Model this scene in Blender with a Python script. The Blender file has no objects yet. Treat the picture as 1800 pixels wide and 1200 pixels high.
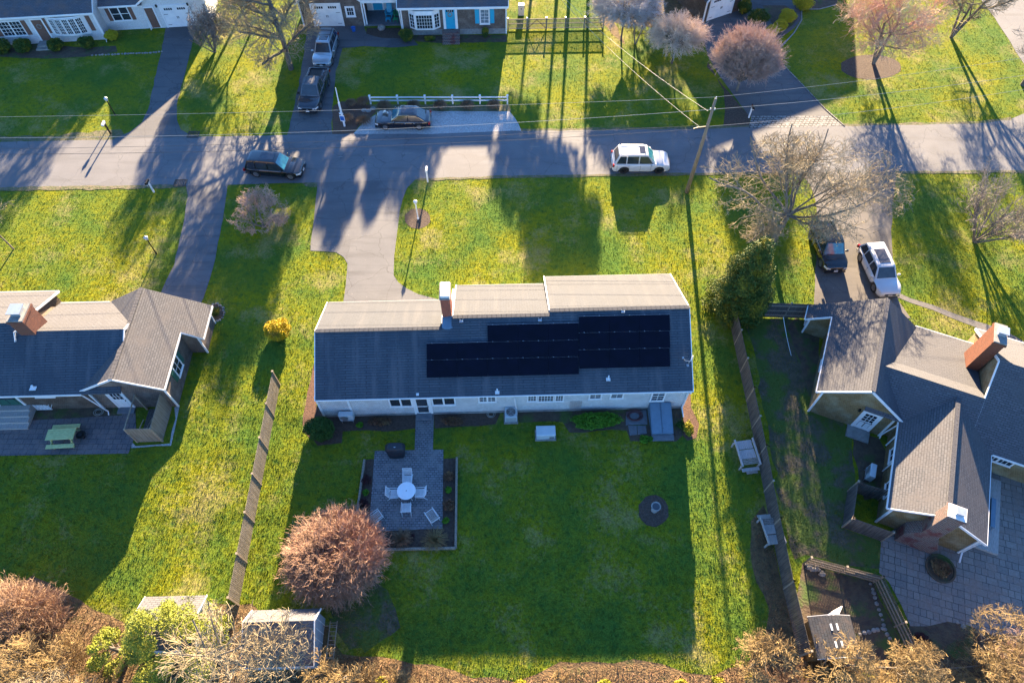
import bpy, math, random
import numpy as np
from mathutils import Vector, Matrix
SC = bpy.context.scene
COL = SC.collection
R = math.radians
# ---------------------------------------------------------------- camera, sky, sun, exposure
CAM_H, CAM_T, CAM_F = 40.0, R(33.2), 1200.0
cd = bpy.data.cameras.new('camera'); cam = bpy.data.objects.new('camera', cd); COL.objects.link(cam)
cam.location = (0, 0, CAM_H); cam.rotation_euler = (CAM_T, 0, 0)
cd.sensor_width = 36; cd.lens = 24; cd.clip_start = .5; cd.clip_end = 1500
SC.camera = cam
SUN_EL, SUN_AZ = 15.0, 4.3          # degrees; azimuth from +Y towards +X
w = bpy.data.worlds.new("World"); SC.world = w; w.use_nodes = True
nt = w.node_tree; bg = nt.nodes['Background']
sky = nt.nodes.new('ShaderNodeTexSky'); sky.sky_type = 'NISHITA'; sky.sun_disc = False
sky.sun_elevation = R(SUN_EL); sky.sun_rotation = R(SUN_AZ)
sky.air_density = 1.0; sky.dust_density = .1; sky.ozone_density = 6
nt.links.new(sky.outputs[0], bg.inputs[0]); bg.inputs[1].default_value = .058
sd = bpy.data.lights.new('sun', 'SUN'); so = bpy.data.objects.new('sun', sd); COL.objects.link(so)
sd.energy = 5.0; sd.angle = R(.55); sd.color = (1, .755, .47)
e, a = R(SUN_EL), R(SUN_AZ)
so.rotation_euler = Vector((math.cos(e)*math.sin(a), math.cos(e)*math.cos(a), math.sin(e))).to_track_quat('Z', 'Y').to_euler()
so.location = (0, 60, 60)
vs = SC.view_settings; vs.view_transform = 'Standard'; vs.look = 'None'; vs.gamma = 1; vs.use_curve_mapping = False
vs.exposure = 3.3
SC.render.engine = 'CYCLES'
SC.cycles.max_bounces = 5; SC.cycles.diffuse_bounces = 3; SC.cycles.glossy_bounces = 2; SC.cycles.transparent_max_bounces = 4
SC.cycles.sample_clamp_indirect = 4

# ---------------------------------------------------------------- survey helpers: where a sight line meets real ground, walls, roofs
def ray(px, py):
    b = (600-py)/CAM_F
    return ((px-900)/CAM_F, math.sin(CAM_T)+b*math.cos(CAM_T), -math.cos(CAM_T)+b*math.sin(CAM_T))
def G(px, py, z=0.):
    d = ray(px, py); s = (z-CAM_H)/d[2]
    return (d[0]*s, d[1]*s)
def G3(px, py, z=0.):
    x, y = G(px, py, z); return (x, y, z)
class Frame:
    def __init__(s, ox, oy, deg): s.o = (ox, oy); s.r = R(deg); s.c = math.cos(s.r); s.s = math.sin(s.r)
    def loc(s, x, y): x -= s.o[0]; y -= s.o[1]; return (x*s.c+y*s.s, -x*s.s+y*s.c)
    def world(s, u, v): return (s.o[0]+u*s.c-v*s.s, s.o[1]+u*s.s+v*s.c)
    def hit(s, px, py, p0, n):      # sight line against a plane given in this frame
        d = ray(px, py); o = s.loc(0, 0); dx = d[0]*s.c+d[1]*s.s; dy = -d[0]*s.s+d[1]*s.c
        o = Vector((o[0], o[1], CAM_H)); d = Vector((dx, dy, d[2])); n = Vector(n)
        t = (Vector(p0)-o).dot(n)/d.dot(n)
        return o+d*t
    def wv(s, px, py, v): return s.hit(px, py, (0, v, 0), (0, 1, 0))     # on wall v = const
    def wu(s, px, py, u): return s.hit(px, py, (u, 0, 0), (1, 0, 0))
F1 = Frame(0, 0, 1.6)
FR = Frame(20, 20, -23.2)
# ---------------------------------------------------------------- scene graph helpers
def tag(o, label=None, cat=None, group=None, kind=None):
    if label: o['label'] = label
    if cat: o['category'] = cat
    if group: o['group'] = group
    if kind: o['kind'] = kind
    return o
def thing(name, label, cat, loc=(0, 0, 0), rz=0., group=None):
    o = bpy.data.objects.new(name, None); COL.objects.link(o)
    o.location = loc; o.rotation_euler = (0, 0, rz); o.empty_display_size = .3
    return tag(o, label, cat, group)
def dup(root, loc, rz, label, group=None):
    r = root.copy(); COL.objects.link(r); r.location = loc; r.rotation_euler = (0, 0, rz); r['label'] = label
    if group: r['group'] = group
    for ch in list(root.children):
        c = ch.copy(); COL.objects.link(c); c.parent = r
        for g in list(ch.children):
            d = g.copy(); COL.objects.link(d); d.parent = c
    return r
class MB:
    def __init__(s): s.v = []; s.f = []
    def add(s, vs, fs):
        n = len(s.v); s.v += [tuple(p) for p in vs]; s.f += [tuple(i+n for i in f) for f in fs]; return s
    def box(s, c, d, rz=0., tilt=None):
        x, y, z = d[0]/2, d[1]/2, d[2]/2
        P = [Vector(q) for q in ((-x,-y,-z),(x,-y,-z),(x,y,-z),(-x,y,-z),(-x,-y,z),(x,-y,z),(x,y,z),(-x,y,z))]
        if tilt is not None: P = [tilt @ p for p in P]
        if rz: m = Matrix.Rotation(rz, 3, 'Z'); P = [m @ p for p in P]
        c = Vector(c)
        return s.add([p+c for p in P], [(0,3,2,1),(4,5,6,7),(0,1,5,4),(1,2,6,5),(2,3,7,6),(3,0,4,7)])
    def bb(s, x0, x1, y0, y1, z0, z1): return s.box(((x0+x1)/2, (y0+y1)/2, (z0+z1)/2), (abs(x1-x0), abs(y1-y0), abs(z1-z0)))
    def beam(s, p, q, w, h, up=(0, 0, 1)):
        p, q = Vector(p), Vector(q); d = (q-p).normalized(); sd = d.cross(Vector(up))
        if sd.length < 1e-4: sd = Vector((1, 0, 0))
        sd.normalize(); u = sd.cross(d); a = sd*w/2; b = u*h/2
        P = [p-a-b, p+a-b, p+a+b, p-a+b, q-a-b, q+a-b, q+a+b, q-a+b]
        return s.add(P, [(0,1,2,3),(7,6,5,4),(0,4,5,1),(1,5,6,2),(2,6,7,3),(3,7,4,0)])
    def tube(s, pts, rs, n=6, cap=True):
        if not hasattr(rs, '__len__'): rs = [rs]*len(pts)
        pts = [Vector(p) for p in pts]; V = []; Fc = []; up = Vector((0, 0, 1))
        for i, p in enumerate(pts):
            d = (pts[min(i+1, len(pts)-1)]-pts[max(i-1, 0)]).normalized()
            a = d.cross(up)
            if a.length < .05: a = d.cross(Vector((0, 1, 0)))
            a.normalize(); b = d.cross(a)
            for k in range(n):
                t = 2*math.pi*k/n; V.append(p+(a*math.cos(t)+b*math.sin(t))*rs[i])
        for i in range(len(pts)-1):
            for k in range(n):
                j = (k+1) % n; Fc.append((i*n+k, (i+1)*n+k, (i+1)*n+j, i*n+j))
        if cap: Fc += [tuple(range(n)), tuple(range(len(pts)*n-1, (len(pts)-1)*n-1, -1))]
        return s.add(V, Fc)
    def cyl(s, x, y, z0, z1, r, r2=None, n=16): return s.tube([(x, y, z0), (x, y, z1)], [r, r if r2 is None else r2], n)
    def lathe(s, c, prof, n=20):
        V = []; Fc = []
        for r, z in prof:
            for k in range(n):
                t = 2*math.pi*k/n; V.append((c[0]+r*math.cos(t), c[1]+r*math.sin(t), c[2]+z))
        for i in range(len(prof)-1):
            for k in range(n):
                j = (k+1) % n; Fc.append((i*n+k, i*n+j, (i+1)*n+j, (i+1)*n+k))
        if prof[0][0] > .001: Fc.append(tuple(range(n-1, -1, -1)))
        if prof[-1][0] > .001: Fc.append(tuple(range((len(prof)-1)*n, len(prof)*n)))
        return s.add(V, Fc)
    def slab(s, pts, t):            # polygon in space, extruded down by t
        n = len(pts); V = list(pts)+[(p[0], p[1], p[2]-t) for p in pts]
        return s.add(V, [tuple(range(n)), tuple(range(2*n-1, n-1, -1))]+[(i, i+n, (i+1) % n+n, (i+1) % n) for i in range(n)])
    def sheet(s, poly, z): return s.add([(p[0], p[1], z) for p in poly], [tuple(range(len(poly)))])
    def extr(s, prof, axis, a, b):  # 2-D profile (h, z) extruded along u ('u') or v ('v') from a to b
        n = len(prof)
        V = [((a, h, z) if axis == 'u' else (h, a, z)) for h, z in prof]+[((b, h, z) if axis == 'u' else (h, b, z)) for h, z in prof]
        return s.add(V, [tuple(range(n)), tuple(range(2*n-1, n-1, -1))]+[(i, i+n, (i+1) % n+n, (i+1) % n) for i in range(n)])
    def build(s, name, mat, parent=None, label=None, smooth=False, bevel=0, uv=True, seg=2):
        me = bpy.data.meshes.new(name); me.from_pydata(s.v, [], s.f); me.update()
        import bmesh
        bm = bmesh.new(); bm.from_mesh(me)
        if len(bm.faces) < 60000: bmesh.ops.recalc_face_normals(bm, faces=bm.faces)
        if uv:
            L = bm.loops.layers.uv.new('m')
            for f in bm.faces:
                nn = f.normal
                if abs(nn.z) > .985: ax, ay = Vector((1, 0, 0)), Vector((0, 1, 0))
                else: ax = Vector((0, 0, 1)).cross(nn).normalized(); ay = nn.cross(ax)
                for lp in f.loops: lp[L].uv = (lp.vert.co.dot(ax), lp.vert.co.dot(ay))
        for f in bm.faces: f.smooth = smooth
        bm.to_mesh(me); bm.free()
        o = bpy.data.objects.new(name, me); COL.objects.link(o)
        me.materials.append(mat)
        if parent: o.parent = parent
        if label: o['label'] = label
        if bevel:
            m = o.modifiers.new('bevel', 'BEVEL'); m.width = bevel; m.segments = seg; m.limit_method = 'ANGLE'; m.angle_limit = R(35); m.harden_normals = False
        return o
def npmesh(name, V, Fc, mat, parent=None, smooth=False):        # V (n,3), Fc (m,k) arrays
    me = bpy.data.meshes.new(name); k = Fc.shape[1]
    me.vertices.add(len(V)); me.vertices.foreach_set('co', V.astype(np.float32).ravel())
    me.loops.add(Fc.size); me.loops.foreach_set('vertex_index', Fc.astype(np.int32).ravel())
    me.polygons.add(len(Fc)); me.polygons.foreach_set('loop_start', np.arange(0, Fc.size, k, dtype=np.int32))
    me.update(calc_edges=True); me.validate()
    me.polygons.foreach_set('use_smooth', np.full(len(Fc), smooth))
    me.materials.append(mat)
    o = bpy.data.objects.new(name, me); COL.objects.link(o)
    if parent: o.parent = parent
    return o
def segs_mesh(name, segs, sides, mat, parent):
    A = np.array([s[0] for s in segs], float); B = np.array([s[1] for s in segs], float)
    r0 = np.array([s[2] for s in segs]); r1 = np.array([s[3] for s in segs])
    d = B-A; d /= (np.linalg.norm(d, axis=1)[:, None]+1e-9)
    up = np.where(np.abs(d[:, 2:3]) > .9, np.array([[1., 0, 0]]), np.array([[0, 0, 1.]]))
    a = np.cross(d, up); a /= np.linalg.norm(a, axis=1)[:, None]; b = np.cross(d, a)
    n = len(segs); V = np.zeros((n, 2*sides, 3))
    for k in range(sides):
        t = 2*math.pi*k/sides; o = a*math.cos(t)+b*math.sin(t)
        V[:, k] = A+o*r0[:, None]; V[:, sides+k] = B+o*r1[:, None]
    Fb = np.array([(k, sides+k, sides+(k+1) % sides, (k+1) % sides) for k in range(sides)])
    Fc = (Fb[None]+(np.arange(n)*2*sides)[:, None, None]).reshape(-1, 4)
    return npmesh(name, V.reshape(-1, 3), Fc, mat, parent, smooth=sides > 3)
# ---------------------------------------------------------------- materials
def nmat(name):
    m = bpy.data.materials.new(name); m.use_nodes = True; t = m.node_tree
    return m, t, t.nodes['Principled BSDF'], t.links
def col4(c): return (c[0], c[1], c[2], 1)
def coords(t, kind):
    if kind == 'World': return t.nodes.new('ShaderNodeNewGeometry').outputs['Position']
    return t.nodes.new('ShaderNodeTexCoord').outputs[{'Object': 'Object', 'UV': 'UV'}[kind]]
def noise(t, co, scale, detail=3, rough=.6, stretch=None, rz=0):
    n = t.nodes.new('ShaderNodeTexNoise'); n.inputs['Scale'].default_value = scale; n.inputs['Detail'].default_value = detail
    n.inputs['Roughness'].default_value = rough
    if stretch:
        mp = t.nodes.new('ShaderNodeMapping'); mp.inputs['Scale'].default_value = stretch; mp.inputs['Rotation'].default_value = (0, 0, rz)
        t.links.new(co, mp.inputs[0]); co = mp.outputs[0]
    t.links.new(co, n.inputs['Vector']); return n.outputs['Fac']
def ramp(t, fac, lo, hi):
    r = t.nodes.new('ShaderNodeMapRange'); r.inputs[1].default_value = lo; r.inputs[2].default_value = hi; r.clamp = True
    t.links.new(fac, r.inputs[0]); return r.outputs[0]
def mix(t, fac, a, b, mode='MIX'):
    m = t.nodes.new('ShaderNodeMix'); m.data_type = 'RGBA'; m.blend_type = mode
    for sock, val in ((m.inputs[0], fac), (m.inputs[6], a), (m.inputs[7], b)):
        if isinstance(val, (tuple, list)): sock.default_value = col4(val)
        elif isinstance(val, (int, float)): sock.default_value = val
        else: t.links.new(val, sock)
    return m.outputs[2]
def bump(t, b, h, strength, dist):
    n = t.nodes.new('ShaderNodeBump'); n.inputs['Strength'].default_value = strength; n.inputs['Distance'].default_value = dist
    t.links.new(h, n.inputs['Height']); t.links.new(n.outputs[0], b.inputs['Normal'])
def plain(name, c, rough=.6, metal=0., c2=None, scale=6, bmp=0, coord='Object', coat=0, detail=3, spec=.5, lo=.35, hi=.65, c3=None, s3=1.2, l3=.52, h3=.7, stretch=None):
    m, t, b, l = nmat(name)
    b.inputs['Roughness'].default_value = rough; b.inputs['Metallic'].default_value = metal; b.inputs['Coat Weight'].default_value = coat
    b.inputs['Specular IOR Level'].default_value = spec
    co = coords(t, coord)
    if c2 is None: c2 = tuple(x*.86 for x in c)
    n = noise(t, co, scale, detail, stretch=stretch); out = mix(t, ramp(t, n, lo, hi), c, c2)
    if c3: out = mix(t, ramp(t, noise(t, co, s3, 3), l3, h3), out, c3)
    l.new(out, b.inputs['Base Color'])
    if bmp: bump(t, b, noise(t, co, scale*3, 3), 1, bmp)
    return m
def bricks(name, c1, c2, cm, bw, rh, ms=.01, rough=.85, off=.5, blot=None, bs=.5, bl=(.45, .7), bmp=.01, squash=1, sqf=2, fine=.12, streak=None, rz=0):
    m, t, b, l = nmat(name); b.inputs['Roughness'].default_value = rough; b.inputs['Specular IOR Level'].default_value = .3
    co = coords(t, 'UV')
    if rz:
        mp = t.nodes.new('ShaderNodeMapping'); mp.inputs['Rotation'].default_value = (0, 0, rz); l.new(co, mp.inputs[0]); co = mp.outputs[0]
    br = t.nodes.new('ShaderNodeTexBrick'); l.new(co, br.inputs['Vector'])
    br.inputs['Scale'].default_value = 1; br.inputs['Brick Width'].default_value = bw; br.inputs['Row Height'].default_value = rh
    br.inputs['Mortar Size'].default_value = ms; br.inputs['Mortar Smooth'].default_value = .1; br.inputs['Bias'].default_value = 0
    br.offset = off; br.squash = squash; br.squash_frequency = sqf
    br.inputs['Color1'].default_value = col4(c1); br.inputs['Color2'].default_value = col4(c2); br.inputs['Mortar'].default_value = col4(cm)
    out = br.outputs['Color']
    if blot: out = mix(t, ramp(t, noise(t, co, bs, 4), *bl), out, blot)
    if streak: out = mix(t, ramp(t, noise(t, co, 1.0, 3, stretch=(1.6, .18, 1)), .5, .75), out, streak)
    g = ramp(t, noise(t, co, 9, 4), .3, .7)
    out = mix(t, fine*3, out, mix(t, g, (.25, .25, .25), (1, 1, 1)), 'MULTIPLY')
    l.new(out, b.inputs['Base Color'])
    if bmp: bump(t, b, br.outputs['Fac'], .8, -bmp)
    return m
def asphalt(name, c, c2, spots=(.3, .28, .25), sl=(.66, .8), rough=.85):
    m, t, b, l = nmat(name); b.inputs['Roughness'].default_value = rough
    co = coords(t, 'World')
    out = mix(t, ramp(t, noise(t, co, .35, 5), .35, .68), c, c2)
    out = mix(t, ramp(t, noise(t, co, 1.6, 4, stretch=(.12, 1, 1)), .5, .75), out, tuple(x*.68 for x in c))
    out = mix(t, ramp(t, noise(t, co, .16, 3), .55, .62), out, tuple(x*.80 for x in c))
    out = mix(t, ramp(t, noise(t, co, 5, 5), *sl), out, spots)
    out = mix(t, .5, out, mix(t, ramp(t, noise(t, co, 45, 3), .3, .7), (.45, .45, .45), (1.3, 1.3, 1.3)), 'MULTIPLY')
    # hairline cracks
    v = t.nodes.new('ShaderNodeTexVoronoi'); v.feature = 'DISTANCE_TO_EDGE'; v.inputs['Scale'].default_value = .33; l.new(co, v.inputs['Vector'])
    dn = t.nodes.new('ShaderNodeVectorMath'); dn.operation = 'ADD'
    nn = t.nodes.new('ShaderNodeTexNoise'); nn.inputs['Scale'].default_value = .9; nn.inputs['Detail'].default_value = 4; l.new(co, nn.inputs['Vector'])
    l.new(co, dn.inputs[0]); l.new(nn.outputs['Color'], dn.inputs[1]); l.new(dn.outputs[0], v.inputs['Vector'])
    k = ramp(t, v.outputs['Distance'], .004, .012); inv = t.nodes.new('ShaderNodeMath'); inv.operation = 'SUBTRACT'; inv.inputs[0].default_value = .55
    l.new(k, inv.inputs[1]); inv.use_clamp = True
    out = mix(t, inv.outputs[0], out, tuple(x*.4 for x in c))
    l.new(out, b.inputs['Base Color']); bump(t, b, noise(t, co, 60, 3), .6, .01)
    return m
def lawn_color(t, l, dark=1.):
    co = coords(t, 'World')
    g1 = (.070*dark, .128*dark, .018*dark); g2 = (.172*dark, .180*dark, .008*dark); tan = (.24*dark, .21*dark, .085*dark)
    out = mix(t, ramp(t, noise(t, co, .22, 5, .55), .36, .62), g1, g2)
    out = mix(t, ramp(t, noise(t, co, 2.6, 4), .48, .75), out, (.038*dark, .100*dark, .020*dark))
    pt = noise(t, co, .23, 6, .7); fine = noise(t, co, 5.5, 4)
    s = t.nodes.new('ShaderNodeMath'); s.operation = 'MULTIPLY_ADD'; s.inputs[1].default_value = .3
    l.new(fine, s.inputs[0]); l.new(pt, s.inputs[2])
    out = mix(t, ramp(t, s.outputs[0], .67, .86), out, tan)
    return co, out
def lawn_mat():
    m, t, b, l = nmat('lawn'); b.inputs['Roughness'].default_value = 1; b.inputs['Specular IOR Level'].default_value = .1
    co, out = lawn_color(t, l, 1.05)
    out = mix(t, .55, out, mix(t, ramp(t, noise(t, co, 14, 4), .35, .65), (.45, .5, .45), (1.35, 1.3, 1.2)), 'MULTIPLY')
    l.new(out, b.inputs['Base Color'])
    bump(t, b, noise(t, co, 6, 5, .65), .8, .055)
    return m
def blade_mat():
    m, t, b, l = nmat('grass_blades'); b.inputs['Roughness'].default_value = .9; b.inputs['Specular IOR Level'].default_value = .15
    co, out = lawn_color(t, l, .74)
    out = mix(t, .6, out, mix(t, ramp(t, noise(t, co, 9, 2), .3, .7), (.75, .8, .75), (1.15, 1.12, 1.1)), 'MULTIPLY')
    l.new(out, b.inputs['Base Color'])
    return m
M = {}
M['lawn'] = lawn_mat(); M['blade'] = blade_mat()
M['road'] = asphalt('road_asphalt', (.146, .147, .158), (.112, .115, .128))
M['drive'] = asphalt('driveway_asphalt', (.098, .101, .113), (.122, .124, .134))
M['drive_dark'] = asphalt('dark_asphalt', (.082, .085, .095), (.108, .108, .115))
M['drive_right'] = asphalt('brown_asphalt', (.098, .090, .087), (.125, .114, .108))
M['shell'] = plain('crushed_shell', (.42, .42, .42), .9, c2=(.24, .24, .25), scale=9, bmp=.03, coord='World', c3=(.25, .24, .24), s3=5, l3=.6, h3=.75)
M['mulch'] = plain('mulch', (.045, .030, .023), 1, c2=(.085, .058, .045), scale=7, bmp=.06, coord='World', detail=5)
M['mulch_red'] = plain('pine_bark', (.13, .072, .05), 1, c2=(.075, .042, .03), scale=8, bmp=.05, coord='World', detail=5)
M['litter'] = plain('leaf_litter', (.17, .105, .045), 1, c2=(.07, .048, .024), scale=3.2, bmp=.10, coord='World', detail=6, c3=(.07, .08, .02), s3=.9, l3=.58, h3=.75)
M['dirt'] = plain('garden_soil', (.055, .038, .03), 1, c2=(.09, .07, .045), scale=2.4, bmp=.05, coord='World', detail=6, c3=(.05, .085, .02), s3=.7, l3=.52, h3=.66)
M['dry_grass'] = plain('sandy_verge', (.15, .12, .08), 1, c2=(.07, .09, .03), scale=3, bmp=.04, coord='World', detail=5)
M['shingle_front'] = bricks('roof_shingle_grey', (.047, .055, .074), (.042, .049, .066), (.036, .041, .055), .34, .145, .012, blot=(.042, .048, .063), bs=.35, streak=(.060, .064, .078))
M['shingle_shade_blue'] = bricks('roof_shingle_shade_blue', (.068, .092, .120), (.056, .078, .106), (.036, .050, .070), 1.3, .165, .030, blot=(.040, .058, .082), bs=.5, streak=(.095, .108, .130), bmp=.02)  # rear slope copy, with the blue of the shade put into its colour
M['shingle_left'] = bricks('roof_shingle_weathered', (.108, .110, .122), (.082, .084, .096), (.040, .042, .050), .30, .14, .014, blot=(.10, .095, .10), bs=.7, bmp=.015)
M['shingle_right'] = bricks('roof_shingle_tan', (.088, .090, .104), (.073, .075, .088), (.045, .046, .055), .30, .14, .013, blot=(.072, .073, .084), bs=.5, bmp=.015)
M['shingle_far'] = bricks('roof_shingle_far', (.10, .11, .135), (.075, .085, .105), (.05, .055, .065), .30, .14, .012, blot=(.13, .10, .095), bs=.9)
M['shingle_shed'] = bricks('roof_shingle_dark_shed', (.05, .055, .065), (.036, .04, .05), (.02, .022, .028), .30, .14, .014, blot=(.07, .06, .06), bs=2, bmp=.01)
M['white_shake'] = bricks('white_shingle_siding', (.66, .67, .68), (.56, .57, .58), (.36, .37, .38), .14, .13, .008, blot=(.46, .47, .48), bs=1)
M['cedar'] = bricks('weathered_cedar_siding', (.135, .095, .07), (.085, .062, .05), (.045, .033, .028), .13, .12, .010, blot=(.15, .125, .10), bs=1.2)
M['cedar_tan'] = bricks('golden_cedar_siding', (.27, .185, .085), (.19, .13, .06), (.11, .075, .04), .13, .12, .010, blot=(.30, .27, .18), bs=.8)
M['cedar_grey'] = bricks('grey_cedar_siding', (.17, .13, .11), (.12, .095, .085), (.06, .05, .045), .13, .12, .010, blot=(.2, .17, .15), bs=1.2)
M['brick_mid'] = bricks('dark_red_brick', (.42, .075, .035), (.28, .05, .03), (.26, .16, .12), .22, .075, .012, bmp=.01)
M['brick'] = bricks('red_brick', (.20, .055, .03), (.13, .038, .025), (.20, .13, .10), .22, .075, .012, bmp=.01)
M['brick_orange'] = bricks('orange_brick', (.19, .052, .024), (.14, .040, .020), (.17, .10, .07), .22, .075, .009, bmp=.008)
M['brick_dark'] = bricks('chimney_brick_dark', (.14, .055, .045), (.075, .045, .04), (.28, .25, .23), .21, .075, .013, blot=(.15, .05, .05), bs=.9, bl=(.52, .6))
M['cobble'] = bricks('cobble_pavers', (.21, .215, .235), (.145, .152, .17), (.055, .06, .07), .235, .155, .016, blot=(.2, .2, .21), bs=1.5, bmp=.012)
M['ashlar'] = bricks('ashlar_pavers', (.25, .225, .205), (.18, .165, .16), (.075, .07, .068), .62, .42, .018, squash=.55, sqf=2, blot=(.23, .18, .16), bs=1.1, bmp=.015, off=.4, rz=R(17))
M['flag_left'] = bricks('stone_pavers', (.155, .14, .145), (.11, .11, .125), (.055, .055, .062), .52, .36, .016, squash=.6, sqf=2, blot=(.18, .15, .15), bs=1.3, bmp=.015, off=.45)
M['granite'] = bricks('granite_setts', (.27, .265, .26), (.20, .20, .20), (.06, .06, .06), .34, .27, .05, blot=(.3, .29, .28), bs=2, bmp=.02)
M['white'] = plain('white_trim', (.70, .71, .72), .45, c2=(.62, .63, .65), scale=2)
M['white_pl'] = plain('white_resin', (.66, .70, .74), .4, c2=(.6, .64, .68), scale=3)
M['white_clap'] = bricks('white_clapboard', (.66, .67, .68), (.63, .64, .65), (.45, .46, .48), 4, .12, .012, bmp=.01)
M['brown_paint'] = plain('brown_shutter_paint', (.15, .075, .055), .6, c2=(.12, .06, .045))
M['teal_paint'] = plain('turquoise_paint', (.01, .33, .52), .45, c2=(.012, .29, .47))
M['green_paint'] = plain('green_paint', (.02, .30, .13), .5)
M['dkgreen'] = plain('green_shutter_paint', (.015, .09, .07), .55)
M['glass'] = plain('window_glass', (.018, .025, .035), .06, c2=(.03, .04, .05), scale=2, spec=.8)
M['glass_teal'] = plain('tinted_windscreen', (.03, .17, .22), .05, c2=(.02, .10, .14), scale=2.5, spec=.9)
M['curtain'] = plain('curtained_glass', (.22, .27, .32), .15, c2=(.10, .13, .17), scale=4)
M['solar'] = plain('solar_cells', (.002, .003, .009), .35, c2=(.003, .004, .013), scale=1.5, spec=.12)
M['alu'] = plain('aluminium', (.45, .47, .5), .4, .8)
M['galv'] = plain('grey_blue_steel', (.13, .20, .27), .45, .3, c2=(.11, .175, .24), scale=3)
M['fence'] = plain('weathered_fence', (.22, .19, .155), .9, c2=(.15, .128, .10), scale=5, bmp=.008, stretch=(2.2, 2.2, .15), lo=.42, hi=.58)
M['fence_d'] = plain('dark_weathered_fence', (.105, .09, .08), .9, c2=(.05, .045, .044), scale=5, bmp=.008, stretch=(2.2, 2.2, .15), lo=.42, hi=.58)
M['rail'] = plain('fence_rail', (.30, .24, .18), .9, c2=(.2, .16, .12), scale=7)
M['grey_wood'] = plain('silvered_wood', (.34, .33, .32), .85, c2=(.24, .235, .23), scale=4, stretch=(6, 1, 6))
M['pink_wood'] = plain('sun_bleached_wood', (.42, .36, .35), .85, c2=(.32, .28, .27), scale=4, stretch=(6, 1, 6))
M['yellow_wood'] = plain('pale_yellow_paint', (.46, .50, .22), .7, c2=(.36, .40, .17), scale=5)
M['slat_white'] = plain('white_strap', (.62, .66, .70), .5)
M['black'] = plain('black_cover', (.010, .013, .020), .6, c2=(.016, .02, .03), scale=4, bmp=.01)
M['blackm'] = plain('black_metal', (.012, .012, .014), .4, .3)
M['plastic'] = plain('pale_grey_cabinet', (.40, .46, .50), .5, c2=(.36, .42, .46), scale=2)
M['beige'] = plain('beige_cabinet', (.5, .5, .47), .5)
M['concrete'] = plain('concrete', (.24, .24, .235), .9, c2=(.17, .17, .165), scale=4)
M['stone'] = plain('field_stone', (.28, .26, .24), .95, c2=(.15, .145, .14), scale=5, bmp=.02)
M['bluestone'] = plain('bluestone', (.13, .145, .165), .9, c2=(.10, .11, .13), scale=4)
M['copper'] = plain('chimney_steel', (.55, .60, .66), .35, .7)
M['hose'] = plain('dark_red_hose', (.10, .03, .035), .5)
M['hose_w'] = plain('pale_hose', (.35, .36, .33), .5)
M['pole'] = plain('pole_wood', (.23, .175, .12), .9, c2=(.16, .12, .085), scale=3, stretch=(5, 5, .4), bmp=.01)
M['wire'] = plain('wire', (.36, .34, .30), .5)
M['wire_d'] = plain('dark_wire', (.03, .03, .035), .5)
M['blue_sign'] = plain('blue_sign', (.02, .12, .42), .4, c2=(.02, .10, .36))
M['iron'] = plain('iron_grate', (.07, .055, .045), .7, .4)
M['tin'] = plain('shed_panel', (.26, .31, .36), .55, c2=(.26, .31, .37), scale=3)
M['tread'] = plain('rubber', (.016, .016, .017), .8)
M['rim'] = plain('alloy_rim', (.35, .36, .38), .3, .8)
M['rim_dark'] = plain('dark_alloy_rim', (.05, .05, .055), .35, .7)
M['lamp'] = plain('lamp_lens', (.55, .56, .58), .15, coat=.5)
M['tail'] = plain('red_lens', (.30, .01, .01), .2)
M['plate'] = plain('number_plate', (.6, .62, .65), .4)
def paint(name, c, rough=.22, metal=.2): return plain(name, c, rough, metal, c2=tuple(x*.93 for x in c), scale=1.2, coat=.9)
M['p_white'] = paint('white_car_paint', (.48, .49, .51), .25, 0)
M['p_black'] = paint('black_car_paint', (.009, .011, .017))
M['p_plum'] = paint('dark_plum_car_paint', (.012, .010, .016))
M['p_silver'] = paint('silver_car_paint', (.30, .35, .39), .3, .5)
M['p_grey'] = paint('charcoal_car_paint', (.028, .033, .045), .25, .3)
M['p_roof'] = plain('dusty_truck_roof', (.13, .14, .16), .6, .1, c2=(.05, .056, .07), scale=2.2, stretch=(.5, 3, 1))
M['sunroof'] = plain('sunroof_glass', (.03, .035, .05), .08, c2=(.05, .05, .065), scale=3)
def twig(name, c, c2, s=1.3): return plain(name, c, .9, c2=c2, scale=s, coord='World', spec=.2)
M['bark'] = twig('grey_bark', (.13, .115, .10), (.085, .075, .068), 2)
M['bark_pale'] = twig('pale_bark', (.19, .165, .135), (.12, .108, .095), 2)
M['tw_lit'] = twig('silver_tan_twigs', (.62, .49, .38), (.46, .37, .30))
M['tw_lit_pink'] = twig('silver_pink_twigs', (.43, .31, .26), (.34, .26, .22))
M['tw_lit_grey'] = twig('silver_grey_twigs', (.52, .47, .44), (.40, .36, .34))
M['tw_pale'] = twig('pale_twigs', (.30, .24, .145), (.21, .175, .12))
M['tw_grey'] = twig('grey_twigs', (.24, .205, .18), (.16, .14, .125))
M['tw_pink'] = twig('pink_twigs', (.42, .27, .215), (.32, .23, .18))
M['tw_rose'] = twig('rose_twigs', (.50, .24, .19), (.46, .37, .26), .35)
M['tw_rust'] = twig('rust_twigs', (.36, .22, .15), (.25, .165, .12))
M['tw_brown'] = twig('brown_twigs', (.22, .135, .08), (.15, .10, .065))
M['tw_brown2'] = twig('tan_brown_twigs', (.34, .225, .14), (.24, .16, .11))
M['tw_tan'] = twig('tan_twigs', (.27, .19, .085), (.17, .12, .06))
def leaf(name, c, c2, c3=None):
    m = plain(name, c, .7, c2=c2, scale=3.5, coord='World', c3=c3, s3=1.6, l3=.5, h3=.68, spec=.3); return m
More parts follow.
